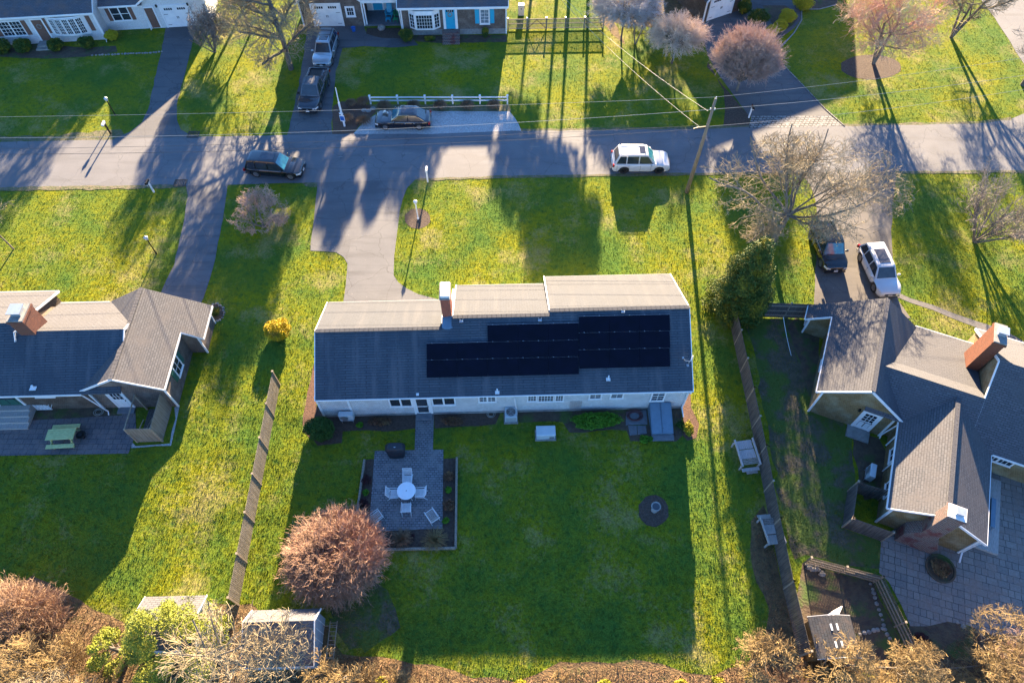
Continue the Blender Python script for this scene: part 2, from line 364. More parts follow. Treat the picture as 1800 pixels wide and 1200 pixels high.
M['lf_dark'] = leaf('dark_green_leaves', (.055, .10, .016), (.030, .062, .011), (.24, .20, .012))  # yellow patches put sunlit highlights into the leaf colour
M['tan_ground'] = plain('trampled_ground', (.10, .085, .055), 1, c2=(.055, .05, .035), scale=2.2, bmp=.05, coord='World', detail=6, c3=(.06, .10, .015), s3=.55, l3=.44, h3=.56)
M['path_asphalt'] = asphalt('path_asphalt', (.14, .13, .125), (.10, .10, .10))
M['lf_box'] = leaf('boxwood_leaves', (.045, .11, .016), (.024, .062, .012))
M['lf_green'] = leaf('bright_green_leaves', (.10, .26, .015), (.05, .15, .012))
M['lf_yg'] = leaf('yellow_green_leaves', (.42, .38, .02), (.28, .27, .02))
M['lf_yel'] = leaf('forsythia_flowers', (.50, .38, .008), (.38, .28, .01), (.26, .20, .03))
M['lf_ygb'] = leaf('yellow_flowers', (.30, .29, .012), (.18, .18, .012), (.34, .26, .02))
M['lf_pine'] = leaf('pine_needles', (.26, .27, .025), (.15, .18, .02), (.06, .09, .015))
M['lf_brown'] = leaf('dry_leaves', (.17, .09, .05), (.09, .05, .03), (.24, .15, .07))
M['lf_purple'] = leaf('burgundy_leaves', (.07, .025, .028), (.045, .02, .022))
# ---------------------------------------------------------------- ground
EXCL = []       # world polygons where no turf grows
def ring(pts, curved, jit, seed=1):
    rng = random.Random(seed); out = []; n = len(pts)
    for i in range(n):
        p0, p1, p2, p3 = pts[i-1], pts[i], pts[(i+1) % n], pts[(i+2) % n]
        k = 6 if curved else max(1, int(math.dist(p1, p2)/.8)) if jit else 1
        for j in range(k):
            t = j/k
            if curved:
                q = [.5*(2*p1[c]+(p2[c]-p0[c])*t+(2*p0[c]-5*p1[c]+4*p2[c]-p3[c])*t*t+(-p0[c]+3*p1[c]-3*p2[c]+p3[c])*t**3) for c in (0, 1)]
            else: q = [p1[c]+(p2[c]-p1[c])*t for c in (0, 1)]
            out.append((q[0]+rng.uniform(-jit, jit), q[1]+rng.uniform(-jit, jit)))
    return out
def ground_sheet(name, px, z, mat, curved=False, jit=.0, excl=True, world=False):
    pts = [p if world else G(*p) for p in px]
    pts = ring(pts, curved, jit)
    if excl: EXCL.append(pts)
    import bmesh
    mb = MB(); mb.sheet(pts, z); o = mb.build(name, mat)
    bm = bmesh.new(); bm.from_mesh(o.data); bmesh.ops.triangulate(bm, faces=bm.faces, ngon_method='EAR_CLIP')
    for f in bm.faces:
        if f.normal.z < 0: f.normal_flip()
    bm.to_mesh(o.data); bm.free()
    o['kind'] = 'structure'; return o
mb = MB(); N = 24
for i in range(N):
    for j in range(N):
        x0, y0 = -260+i*520/N, -120+j*520/N
        mb.add([(x0, y0, 0), (x0+520/N, y0, 0), (x0+520/N, y0+520/N, 0), (x0, y0+520/N, 0)], [(0, 1, 2, 3)])
mb.build('lawn', M['lawn'])['kind'] = 'structure'
gs = ground_sheet
def ellipse_px(cx, cy, rx, ry, n=18): return [(cx+rx*math.cos(2*math.pi*k/n), cy+ry*math.sin(2*math.pi*k/n)) for k in range(n)]
# bottom brush ground, right side bed
gs('brush_ground', [(-200,1010),(0,1032),(60,1012),(120,1040),(165,1068),(225,1092),(300,1070),(380,1062),(440,1062),(470,1085),(575,1100),(600,1150),(700,1158),(760,1168),(830,1188),(900,1198),(940,1182),(985,1166),(1040,1162),(1110,1160),(1160,1168),(1205,1182),(1255,1186),(1310,1168),(1345,1120),(1352,1072),(1332,1020),(1316,965),(1322,918),(1340,885),(1352,900),(1366,985),(1392,1085),(1416,1150),(1500,1160),(1600,1165),(1622,1110),(1690,1098),(1745,1110),(1850,1120),(2100,1130),(2100,1420),(-200,1420)], .006, M['litter'], jit=.12)
gs('garden_bed', [(1412,990),(1460,1003),(1535,1024),(1560,1080),(1608,1180),(1560,1190),(1500,1165),(1420,1150),(1398,1060)], .010, M['dirt'], jit=.06)
gs('garden_bed', [(1598,1098),(1625,1100),(1665,1092),(1700,1100),(1730,1118),(1800,1150),(1760,1185),(1620,1190)], .012, M['dirt'], curved=True)
# street
gs('road', [(-300,256),(0,250),(195,246),(330,241),(500,238),(700,234),(900,229),(1250,224),(1500,220),(1720,216),(1775,210),(1800,200),(1815,170),(1812,130),(1788,95),(1768,62),(1748,32),(1724,0),(1690,-40),(1800,-40),(1850,10),(1890,80),(1925,140),(1990,190),(2150,188),(2150,296),(1800,301),(1500,303),(1190,306),(900,310),(720,316),(560,321),(400,325),(260,328),(0,331),(-300,334)], .020, M['road'], jit=.03)
gs('sandy_verge', [(-300,332),(0,329),(260,326),(322,324),(324,330),(260,332),(0,336),(-300,339)], .0215, M['dry_grass'], jit=.10, excl=False)
gs('sandy_verge', [(735,314),(900,308.5),(1190,304.5),(1404,303),(1404,306.5),(1190,309),(900,313),(735,318)], .0215, M['dry_grass'], jit=.08, excl=False)
gs('sandy_verge', [(1574,301.5),(1800,299.5),(2150,295),(2150,299),(1800,304),(1574,305.5)], .0215, M['dry_grass'], jit=.08, excl=False)
gs('sandy_verge', [(916,227),(1250,222.5),(1316,221),(1316,224),(1250,226.5),(916,231)], .0215, M['dry_grass'], jit=.08, excl=False)
gs('sandy_verge', [(1484,218.5),(1720,213.5),(1775,206),(1778,211),(1720,218),(1484,222)], .0215, M['dry_grass'], jit=.10, excl=False)
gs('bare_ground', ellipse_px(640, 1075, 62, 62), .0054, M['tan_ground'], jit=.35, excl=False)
# worn paint flecks on the street
mb = MB()
for px, py, l in ((597,276,.5),(716,270,.9),(770,268,1.0),(838,267,.9),(940,258,.9),(970,255,.8),(995,253,.7),(655,272,.6)):
    x, y = G(px, py); mb.add([(x-l/2, y-.03, .0245), (x+l/2, y-.02, .0245), (x+l/2, y+.04, .0245), (x-l/2, y+.03, .0245)], [(0,1,2,3)])
mb.build('road_markings', M['stone'])['kind'] = 'structure'
# drives
gs('driveway', [(600,300),(560,318),(555,350),(552,385),(546,428),(546,441),(570,442),(592,444),(604,452),(611,464),(608,500),(603,535),(600,600),(800,600),(800,534),(762,524),(735,517),(715,507),(700,496),(692,484),(693,450),(698,410),(703,370),(708,350),(716,330),(730,316),(740,300)], .016, M['drive'])
gs('driveway_pad', [(560,300),(556,350),(552,385),(546.5,428),(546.5,440.5),(590,443),(604,452),(611,463),(615,430),(622,385),(632,322),(640,300)], .0185, M['drive_dark'] if 0 else asphalt('pad_asphalt', (.112,.114,.124), (.092,.095,.106)), excl=False)
gs('driveway', [(318,300),(327,328),(330,345),(322,395),(306,465),(284,512),(270,560),(340,560),(357,525),(375,470),(392,385),(400,328),(408,300)], .017, M['drive'], jit=.03)
gs('driveway', [(292,44),(286,80),(272,140),(262,190),(250,215),(228,232),(200,244),(205,262),(365,262),(362,243),(335,238),(318,228),(311,212),(311,185),(318,155),(334,95),(344,42)], .015, M['drive_dark'], jit=.05)
gs('driveway', [(541,44),(536,80),(527,140),(517,192),(505,236),(500,252),(584,252),(583,228),(585,180),(591,125),(602,85),(640,82),(700,84),(735,80),(720,62),(690,58),(645,60),(640,44)], .014, M['drive_dark'], jit=.06)
gs('driveway', [(1225,40),(1236,70),(1245,100),(1262,130),(1284,160),(1302,185),(1318,206),(1462,206),(1448,190),(1420,160),(1392,130),(1368,102),(1350,90),(1350,78),(1375,65),(1396,50),(1407,36),(1408,22),(1400,8),(1385,-5),(1330,-5),(1290,20)], .013, M['drive_dark'])
gs('cobble_apron', [(1321,204),(1460,204),(1482,222),(1316,226)], .024, M['granite'])
gs('driveway', [(1405,290),(1408,306),(1424,325),(1434,352),(1436,400),(1434,470),(1430,560),(1600,560),(1580,528),(1571,480),(1567,420),(1568,360),(1574,320),(1578,290)], .0175, M['drive_right'], jit=.05)
gs('footpath', [(1572,520),(1600,532),(1640,545),(1680,562),(1720,577),(1770,600),(1800,612),(1800,600),(1760,578),(1722,566),(1680,552),(1640,536),(1600,524),(1574,512)], .012, M['path_asphalt'])
gs('shell_parking_strip', [(622,236),(634,220),(650,208),(668,198),(760,196),(896,196),(906,208),(916,230),(760,236)], .026, M['shell'], jit=.05)
gs('mulch_bed', [(586,188),(600,178),(650,184),(662,196),(648,208),(632,220),(622,236),(584,238)], .008, M['mulch_red'], jit=.06)
gs('mulch_bed', [(648,184),(895,184),(900,197),(760,197),(664,199)], .0085, M['dry_grass'], jit=.05)
gs('sandy_verge', [(0,240),(100,238),(190,228),(215,228),(225,240),(200,250),(100,252),(0,256)], .007, M['dry_grass'], jit=.15, excl=False)
gs('sandy_verge', [(525,308),(560,308),(558,330),(540,327),(528,320)], .0145, M['dry_grass'], jit=.08, excl=False)
# trampled, patchy turf on the shaded side plots
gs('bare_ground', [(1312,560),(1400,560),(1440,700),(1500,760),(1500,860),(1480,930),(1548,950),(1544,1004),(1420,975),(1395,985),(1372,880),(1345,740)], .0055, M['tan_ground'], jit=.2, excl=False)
# beds on the main plot
def ellipse_px(cx, cy, rx, ry, n=18): return [(cx+rx*math.cos(2*math.pi*k/n), cy+ry*math.sin(2*math.pi*k/n)) for k in range(n)]
gs('mulch_bed', ellipse_px(734, 384, 23, 18), .009, M['mulch'], jit=.05)
gs('mulch_bed', ellipse_px(1149, 897, 27, 28), .009, M['mulch'], jit=.05)
gs('mulch_bed', [(548,705),(538,735),(532,757),(546,768),(560,782),(600,778),(602,757),(700,757),(731,752),(731,725),(570,725)], .009, M['mulch'], jit=.05)
gs('mulch_bed', [(552,640),(540,690),(534,730),(531,755),(545,770),(556,740),(556,700)], .0095, M['mulch_red'], jit=.06)
gs('mulch_bed', [(763,722),(763,752),(815,750),(870,745),(880,722)], .009, M['mulch'], jit=.06)
gs('mulch_bed', [(910,722),(912,742),(990,740),(1000,760),(1100,755),(1110,775),(1190,775),(1200,765),(1198,716),(1000,718)], .009, M['dirt'], jit=.06)
gs('mulch_bed', [(1199,716),(1200,765),(1208,775),(1225,768),(1228,745),(1214,715),(1214,690)], .0095, M['mulch_red'], jit=.06)
gs('patio_path', [(731,722),(763,721),(761,792),(729,793)], .030, M['cobble'])
gs('patio', [(659,792.5),(779.5,790),(778,929),(648,934)], .034, M['cobble'])
gs('mulch_bed', [(641,808),(659,806),(649,933),(778,928.5),(780,806),(803,804),(801,963),(634,966),(629,900)], .012, M['mulch'], jit=.03)
# left plot
gs('paved_terrace', [(-260,735),(0,733),(70,732),(222,726),(238,716),(240,760),(226,797),(0,801),(-260,804)], .028, M['flag_left'])
gs('flower_bed', [(38,717),(40,740),(70,738),(214,730),(224,716),(220,712),(60,712)], .031, M['dirt'], excl=False)
gs('shell_border', [(224,768),(238,783),(298,780),(308,735),(306,715),(316,712),(310,745),(300,782),(232,787)], .010, M['shell'], jit=.05)
gs('flower_bed', ellipse_px(381, 549, 13, 15, 12), .009, M['dirt'], curved=False)
gs('flower_bed', [(-60,60),(0,70),(60,76),(150,84),(205,80),(205,92),(150,100),(80,104),(0,100),(-60,95)], .008, M['dirt'], jit=.1)
gs('foundation_bed', [(708,62),(891,62),(892,74),(770,76),(712,72)], .008, M['dirt'], jit=.06)
gs('foundation_bed', [(645,50),(712,50),(712,68),(672,68),(645,60)], .0155, M['mulch'], jit=.06)
# right plots
gs('terrace', [(1549,944),(1580,925),(1750,800),(1760,790),(2000,840),(2050,1130),(1850,1150),(1800,1140),(1735,1112),(1700,1098),(1665,1092),(1630,1100),(1600,1100),(1585,1065),(1562,1022),(1545,1006)], .022, M['ashlar'])
gs('flower_bed', [(1400,560),(1440,575),(1440,640),(1424,700),(1395,600),(1385,575)], .007, M['dirt'], jit=.1)
gs('flower_bed', [(1495,755),(1545,770),(1560,800),(1545,870),(1520,880),(1505,820)], .007, M['dirt'], jit=.1)
gs('mulch_bed', [(1245,110),(1262,140),(1300,185),(1318,205),(1318,222),(1272,224),(1275,190),(1272,160),(1258,135),(1243,118)], .011, M['mulch'], curved=False, jit=.04)
gs('mulch_bed', ellipse_px(1531, 118, 54, 22), .009, M['mulch'], jit=.08)
gs('flower_bed', [(1350,30),(1368,60),(1392,46),(1402,34),(1400,22),(1380,10),(1340,10)], .0142, M['dirt'], excl=False)
gs('flower_bed', [(1398,-5),(1408,18),(1440,18),(1470,8),(1475,-5)], .008, M['dirt'])
gs('mulch_bed', [(1040,0),(1052,30),(1075,60),(1100,80),(1080,40),(1240,60),(1240,0)], .006, M['litter'], jit=.1, excl=False)
# kerb of driveway edge
def strip(name, px, wdt, z, mat, label=None):
    mb = MB(); P = [G(*p) for p in px]
    for a, b in zip(P, P[1:]): mb.beam((a[0], a[1], z), (b[0], b[1], z), wdt, .06)
    o = mb.build(name, mat); o['kind'] = 'structure'; return o
strip('kerb', [(1366,104),(1392,131),(1420,160),(1448,190),(1484,222)], .10, .03, M['granite'])
strip('kerb', [(1352,92),(1376,80),(1396,58),(1409,36),(1409,20),(1412,17),(1440,17),(1470,9)], .09, .03, M['concrete'])
for i, (x, y) in enumerate(((340, 237), (317, 322))):
    cx, cy = G(x, y); mb = MB(); mb.bb(-.5, .5, -.4, -.33, 0, .03); mb.bb(-.5, .5, .33, .4, 0, .03); mb.bb(-.5, -.43, -.33, .33, 0, .03); mb.bb(.43, .5, -.33, .33, 0, .03)
    for k in range(7): mb.bb(-.40+k*.13, -.34+k*.13, -.33, .33, 0, .02)
    o = mb.build('drain_grate', M['iron']); o.location = (cx, cy, .021)
    tag(o, ['rusty storm drain grate at the far road edge beside a driveway mouth', 'rusty storm drain grate at the near road edge by a front lawn corner'][i], 'drain grate', 'storm drains in the road edge')
# patio bed timbers
def timber_edging():
    t = thing('timber_edging', 'low weathered timber edging round the bed of the cobbled patio', 'edging', G3(718, 965))
    o = Vector((*G(718, 965), 0))
    for a, b in (((641,808),(629,895)), ((640,966),(801,963)), ((801,963),(803,804)), ((629,895),(632,966))):
        mb = MB(); p, q = Vector(G3(*a, .1))-o, Vector(G3(*b, .1))-o; mb.beam(p, q, .13, .26); mb.build('timber', M['fence'], t, bevel=.015)
timber_edging()
# ---------------------------------------------------------------- houses
FAC = {}
def facing(n):      # n: outward horizontal unit vector; t: to the viewer's right when looking at the wall
    n = Vector((n[0], n[1], 0)).normalized(); return n, Vector((-n.y, n.x, 0))
def wpt(p, n, t, a, z, d): return (p[0]+t.x*a+n.x*d, p[1]+t.y*a+n.y*d, p[2]+z)
def wbox(mb, p, n, t, a0, a1, z0, z1, d0, d1):
    P = [wpt(p, n, t, a, z, d) for z in (z0, z1) for a, d in ((a0, d0), (a1, d0), (a1, d1), (a0, d1))]
    mb.add(P, [(0,3,2,1),(4,5,6,7),(0,1,5,4),(1,2,6,5),(2,3,7,6),(3,0,4,7)])
def window(root, p, nv, w, h, cols=2, rows=2, units=1, fr=.09, mat='white', glass='glass', sill=True, shutter=None, label=None, rail=False):
    """p: bottom centre on the wall face"""
    n, t = facing(nv); mb = MB(); W = w/2
    wbox(mb, p, n, t, -W-fr, -W, -fr, h+fr, 0, .06); wbox(mb, p, n, t, W, W+fr, -fr, h+fr, 0, .06)
    wbox(mb, p, n, t, -W, W, h, h+fr, 0, .057); wbox(mb, p, n, t, -W, W, -fr, 0, 0, .057)
    uw = w/units
    for i in range(units):
        a = -W+i*uw
        if i: wbox(mb, p, n, t, a-fr*.6, a+fr*.6, 0, h, 0, .053)
        for c in range(1, cols): wbox(mb, p, n, t, a+uw*c/cols-.014, a+uw*c/cols+.014, 0, h, .02, .044)
        for r in range(1, rows):
            th = .026 if (rail and r*2 == rows) else .012
            wbox(mb, p, n, t, a+.002, a+uw-.002, h*r/rows-th, h*r/rows+th, .02, .041)
    f = mb.build('window', M[mat], root, label)
    g = MB(); wbox(g, p, n, t, -W, W, 0, h, .012, .025); g.build('pane', M[glass], f)
    if sill:
        s_ = MB(); wbox(s_, p, n, t, -W-fr-.03, W+fr+.03, -fr-.045, -fr-.003, 0, .09); s_.build('sill', M[mat], f)
    if shutter:
        for s in (-1, 1):
            b = MB(); a0 = s*(W+fr+.02); a1 = a0+s*shutter[1]
            wbox(b, p, n, t, min(a0, a1), max(a0, a1), -.04, h+.06, 0, .045)
            for k in range(6): wbox(b, p, n, t, min(a0, a1)+.05, max(a0, a1)-.05, .05+k*h/6, .05+k*h/6+.05, .045, .055)
            b.build('shutter', M[shutter[0]], root)
    return f
def door(root, p, nv, w, h, mat='white', frame='white', glass=None, fr=.13, storm=False, label=None):
    n, t = facing(nv); mb = MB(); W = w/2
    wbox(mb, p, n, t, -W-fr, -W, 0, h+fr, 0, .07); wbox(mb, p, n, t, W, W+fr, 0, h+fr, 0, .07); wbox(mb, p, n, t, -W, W, h, h+fr, 0, .067)
    d = MB(); wbox(d, p, n, t, -W, W, 0, h, 0, .035)
    for z0, z1 in ((.1*h, .42*h),):
        if not storm: wbox(d, p, n, t, -W*.7, -.03, z0, z1, .035, .05); wbox(d, p, n, t, .03, W*.7, z0, z1, .035, .05)
    o = d.build('door', M[mat], root, label)
    mb.build('door_frame', M[frame], root)
    hb = MB(); wbox(hb, p, n, t, W*.72, W*.82, h*.44, h*.49, .036, .09); hb.build('handle', M['blackm'], o)
    if glass:
        for (z0, z1, k) in glass:
            g = MB(); wbox(g, p, n, t, -W*.74, W*.74, z0*h, z1*h, .036, .046)
            q = g.build('pane', M['glass'], o)
            if k:
                mm = MB()
                for c in range(1, k[0]): x = -W*.74+W*1.48*c/k[0]; wbox(mm, p, n, t, x-.014, x+.014, z0*h, z1*h, .046, .056)
                for r in range(1, k[1]): z = h*(z0+(z1-z0)*r/k[1]); wbox(mm, p, n, t, -W*.74, W*.74, z-.014, z+.014, .0465, .0565)
                mm.build('glazing_bar', M[frame], o)
    return o
def garage_door(root, p, nv, w, h, fr=.13):
    n, t = facing(nv); mb = MB(); W = w/2
    wbox(mb, p, n, t, -W-fr, -W, 0, h+fr, 0, .08); wbox(mb, p, n, t, W, W+fr, 0, h+fr, 0, .08); wbox(mb, p, n, t, -W, W, h, h+fr, 0, .077)
    d = MB()
    for k in range(4): wbox(d, p, n, t, -W, W, h*k/4+.008, h*(k+1)/4-.008, 0, .04)
    wbox(d, p, n, t, -W, W, 0, h, 0, .03); wbox(d, p, n, t, -.012, .012, 0, h, .04, .05)
    o = d.build('garage_door', M['plastic'] if 0 else M['white'], root); mb.build('garage_door_frame', M['white'], root)
    for s in (-1, 1):
        g = MB()
        for k in range(4): wbox(g, p, n, t, s*W*.48-W*.3+k*W*.155, s*W*.48-W*.3+k*W*.155+W*.12, h*.82, h*.92, .041, .05)
        g.build('pane', M['glass'], o)
        hb = MB(); wbox(hb, p, n, t, s*.07-.02, s*.07+.02, h*.42, h*.52, .051, .09); hb.build('handle', M['blackm'], o)
        for z in (.12, .62):
            hb = MB(); wbox(hb, p, n, t, s*W*.94-(W*.28 if s > 0 else 0), s*W*.94+(W*.28 if s < 0 else 0), h*z, h*z+.035, .041, .055); hb.build('strap_hinge', M['blackm'], o)
def chimney(root, c, d, z0, z1, mat='brick', cap=True, flue='copper', lab=None):
    mb = MB(); mb.box((c[0], c[1], (z0+z1)/2), (d[0], d[1], z1-z0))
    mb.box((c[0], c[1], z1-.10), (d[0]+.10, d[1]+.10, .16))
    o = mb.build('chimney', M[mat], root, lab)
    m2 = MB(); m2.box((c[0], c[1], z1+.03), (d[0]+.02, d[1]+.02, .09)); m2.build('crown', M['concrete'], o)
    if flue:
        m3 = MB(); m3.box((c[0], c[1], z1+.20), (min(d)*.62, min(d)*.62, .26)); m3.box((c[0], c[1], z1+.40), (min(d)*.85, min(d)*.85, .05), 0)
        for sx in (-1, 1):
            for sy in (-1, 1): m3.box((c[0]+sx*min(d)*.25, c[1]+sy*min(d)*.25, z1+.35), (.03, .03, .1))
        m3.build('flue_cap', M[flue], o)
    return o
def vent(root, p, s=.12, h=.35):
    mb = MB(); mb.box((p[0], p[1], p[2]+.02), (s*2.4, s*2.6, .03)); mb.cyl(p[0], p[1], p[2], p[2]+h, s*.45, n=10); mb.build('vent_pipe', M['white'], root)
def downspout(root, p, q, mat='white'):
    mb = MB(); mb.tube([p, (p[0]*.9+q[0]*.1, p[1]*.9+q[1]*.1, p[2]-.2), (q[0], q[1], .25), (q[0], q[1]-.18, .08)], .045, 6); mb.build('downspout', M[mat], root)

# ---- main house
def main_house():
    f = F1; ox, oy = f.world(0, 20.65); H = thing('ranch_house', 'long low white shingle house with solar panels in the middle of the picture', 'house', (0, 0, 0), f.r)
    wl = MB()
    wl.extr([(20.65,0),(20.65,2.72),(24.2,4.52),(27.7,2.62),(27.7,0)], 'u', -11.62, -3.3)
    wl.extr([(20.652,0),(20.652,2.72),(24.8,4.84),(28.95,2.58),(28.95,0)], 'u', -3.3, 3.1)
    wl.extr([(20.65,0),(20.65,2.72),(25.05,4.98),(29.5,2.5),(29.5,0)], 'u', 3.1, 11.7)
    wl.build('wall', M['white_shake'], H)
    fd = MB(); fd.bb(-11.66, 11.74, 20.61, 20.7, 0, .22); fd.build('foundation', M['concrete'], H)
    rr = MB()
    rr.slab([(-11.62,20.42,2.638),(11.88,20.42,2.638),(11.88,25.05,5.17),(3.08,25.05,5.17),(3.08,24.8,5.033),(-3.1,24.8,5.033),(-3.1,24.2,4.705),(-11.62,24.2,4.705)], .06)
    rr.build('roof', M['shingle_shade_blue'], H, 'rear roof slope with blue shade put into its colour')
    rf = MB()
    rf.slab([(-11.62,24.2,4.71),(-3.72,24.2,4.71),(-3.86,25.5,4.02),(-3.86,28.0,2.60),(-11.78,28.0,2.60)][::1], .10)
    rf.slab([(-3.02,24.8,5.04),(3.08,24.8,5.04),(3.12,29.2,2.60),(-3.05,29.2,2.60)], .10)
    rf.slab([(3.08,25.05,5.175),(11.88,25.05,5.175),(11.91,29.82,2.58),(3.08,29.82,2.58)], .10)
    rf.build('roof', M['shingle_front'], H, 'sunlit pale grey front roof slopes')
    for (a, b, v, z) in ((-11.62,-3.72,24.2,4.71),(-3.02,3.06,24.8,5.04),(3.08,11.88,25.05,5.175)):
        k = int((b-a)/.3); rc = MB()
        for i in range(k): x = a+(b-a)*i/k; rc.box((x+.16, v, z+.012), (.32, .26, .035))
        rc.build('ridge_cap', M['shingle_front'], H)
    tr = MB()
    for s, pts in ((-1, [(-11.64,20.42,2.56),(-11.64,24.2,4.62),(-11.80,28.0,2.5)]), (1, [(11.9,20.42,2.56),(11.9,25.05,5.08),(11.93,29.82,2.48)])):
        for a, b in zip(pts, pts[1:]): tr.beam(a, b, .05, .17)
    for v, a, b, z in ((20.40,-11.6,11.88,2.60),(28.03,-11.7,-3.86,2.5),(29.23,-3.05,3.1,2.5),(29.85,3.08,11.9,2.48)): tr.beam((a, v, z), (b, v, z), .05, .09)
    tr.beam((3.06, 25.1, 5.0), (3.06, 29.8, 2.52), .05, .2); tr.beam((-3.04, 24.9, 4.92), (-3.06, 29.2, 2.52), .05, .2)
    tr.build('fascia', M['white'], H)
    for u in (-11.66, 11.74, -9.75): cb = MB(); cb.box((u, 20.63, 1.35), (.12, .09, 2.6)); cb.build('corner_board', M['white'], H)
    n = (0, -1)
    def W(x0, x1, y0, y1, cols, rows, units=1, **k):
        a = f.wv(x0, y1, 20.65); b = f.wv(x1, y1, 20.65); top = f.wv((x0+x1)/2, y0, 20.65)
        h = min(top.z, 2.38)-a.z-.16
        window(H, ((a.x+b.x)/2, 20.65, a.z+.09), n, (b.x-a.x)-.18, h, cols, rows, units, **k)
    W(686, 727, 698, 714, 1, 1, 2); W(760, 802, 697, 711.5, 1, 1, 2)
    W(841, 873, 692, 706, 2, 4, 2); W(926, 944, 691, 705, 3, 4, fr=.07); W(944, 974, 690, 705.5, 5, 4, fr=.07); W(974, 991, 691, 704.5, 3, 4, fr=.07)
    W(1034, 1057, 687, 700.5, 2, 4); W(1071, 1095, 686, 699.5, 2, 4); W(1141, 1166, 686, 704, 2, 4, rail=True)
    a = f.wv(731, 724, 20.65); b = f.wv(760, 724, 20.65)
    door(H, ((a.x+b.x)/2, 20.65, .18), n, .92, 2.05, glass=[(.08,.44,None),(.50,.93,None)], storm=True)
    st = MB(); st.bb(a.x+.02, b.x-.02, 20.2, 20.65, .03, .19); st.build('doorstep', M['bluestone'], H, bevel=.01)
    d = f.wv(908, 720, 20.65); downspout(H, (d.x-.15, 20.35, 2.45), (d.x, 20.58, 0))
    d = f.wv(1199, 700, 20.65); mb = MB(); mb.tube([(11.76, 20.35, 2.5), (11.70, 20.56, 2.2), (11.70, 20.56, .25), (11.72, 19.9, .1)], .05, 6); mb.build('downspout', M['white'], H)
    # trellis and hose hanger, stairs to the wall
    a = f.wv(1001, 718, 20.65); b = f.wv(1020, 718, 20.65); mb = MB()
    for k in range(6): x = a.x+(b.x-a.x)*k/5; mb.box((x, 20.60, .78), (.03, .03, 1.1))
    for k in range(7): mb.box(((a.x+b.x)/2, 20.57, .28+k*.17), (b.x-a.x+.04, .025, .03))
    mb.build('trellis', M['pink_wood'], H)
    for px, lx in ((720,7.0),(774,.0),(905,0)):
        pass
    # chimney between the front slopes
    ch = f.hit(788, 549, (0, 24.9, 0), (0, 1, 0)); tp = f.hit(788, 526, (0, 24.95, 0), (0, 1, 0))
    zt = tp.z; c = MB(); c.bb(-3.68, -3.10, 24.95, 26.15, 2.5, zt); co = c.build('chimney', M['brick_mid'], H)
    c2 = MB(); c2.bb(-3.74, -3.04, 24.90, 26.2, zt, zt+.07); c2.build('crown', M['concrete'], co)
    c3 = MB(); c3.bb(-3.66, -3.10, 25.0, 26.1, zt+.07, zt+.26); c3.build('flue_cap', M['copper'] if 0 else M['white'], co, bevel=.02)
    ck = MB(); ck.add([(-3.72,24.2,4.72),(-3.04,24.2,4.72),(-3.04,24.97,4.95),(-3.72,24.97,4.82),(-3.38,24.1,4.64)], [(0,3,2,1),(0,1,4)]); ck.build('flashing', M['galv'], H)
    for px, py in ((874, 689), (1069, 666), (1212*0+734, 693)):
        q = f.hit(px, py, (0, 20.3, 2.58), (0, -.547, 1)); vent(H, q, .07 if px == 734 else .11, .02 if px == 734 else .38)
    for px, py in ((811, 566), (949, 564), (1095, 549)):
        q = f.hit(px, py, (0, 20.3, 2.58), (0, -.547, 1)); mb = MB(); mb.box((q.x, q.y, q.z+.06), (.24, .16, .08)); mb.tube([(q.x-.1, q.y+.1, q.z+.2), (q.x, q.y, q.z+.1), (q.x+.12, q.y+.1, q.z+.2)], .012, 5); mb.build('cable_clamp', M['alu'], H)
    for x in (1178, 1186):
        q = f.wv(x, 690.5, 20.6); mb = MB(); mb.lathe((11.1+(x-1178)*.03, 20.5, 2.36), [(.03, .05), (.07, 0), (.07, -.06)], 10); mb.build('flood_light', M['lamp'], H)
    # solar arrays: real panels on rails, 12 cm above the slope
    A = math.atan(.547); cA, sA = math.cos(A), math.sin(A)
    def array(label, rows):
        q0 = f.hit(rows[0][0], rows[0][2], (0, 20.3, 2.7), (0, -.547, 1))
        wx, wy = f.world(q0.x, q0.y)
        t = thing('solar_array', label, 'solar panels', (wx, wy, q0.z), f.r, 'solar arrays on the rear roof')
        for (x0, x1, y0, y1, n) in rows:
            a = f.hit(x0, y0, (0, 20.3, 2.7), (0, -.547, 1)); b = f.hit(x1, y0, (0, 20.3, 2.7), (0, -.547, 1)).copy()
            c = f.hit(x0, y1, (0, 20.3, 2.7), (0, -.547, 1)); b.y = c.y
            u0 = min(a.x, c.x)*.5+max(a.x, c.x)*.5; pw = (b.x-u0)/n; ph = (a.y-b.y)/cA
            mid = Matrix.Rotation(A, 3, 'X')
            for i in range(n):
                mb = MB(); cx = u0+pw*(i+.5)-q0.x; cy = (a.y+b.y)/2-q0.y; cz = 2.7+.547*((a.y+b.y)/2-20.3)-q0.z
                mb.box((cx, cy, cz), (pw-.012, ph-.016, .04), 0, mid); mb.build('solar_panel', M['solar'], t)
            mb = MB(); e = -ph/2
            for sgn in (1,):
                yy = (a.y+b.y)/2-q0.y+sgn*ph/2*cA; zz = 2.7+.547*((a.y+b.y)/2-20.3)-q0.z+sgn*ph/2*sA+.024
                for i in range(n*2): mb.box((u0-q0.x+pw*n*(i+.35)/(n*2), yy, zz), (.05, .035, .025))
                mb.beam((u0-q0.x, yy, zz-.012), (u0-q0.x+pw*n, yy, zz-.012), .012, .012)
            mb.build('panel_clamp', M['alu'], t)
    array('wide stepped dark solar array on the left and centre of the rear roof', [(750,1017,603.5,633,5),(750,1017,633,664,5),(857,1017,571,601,3)])
    array('smaller dark solar array nearer the satellite dish on the rear roof', [(1018,1177,556,585,3),(1018,1177,585,615,3),(1018,1177,615,648,3)])
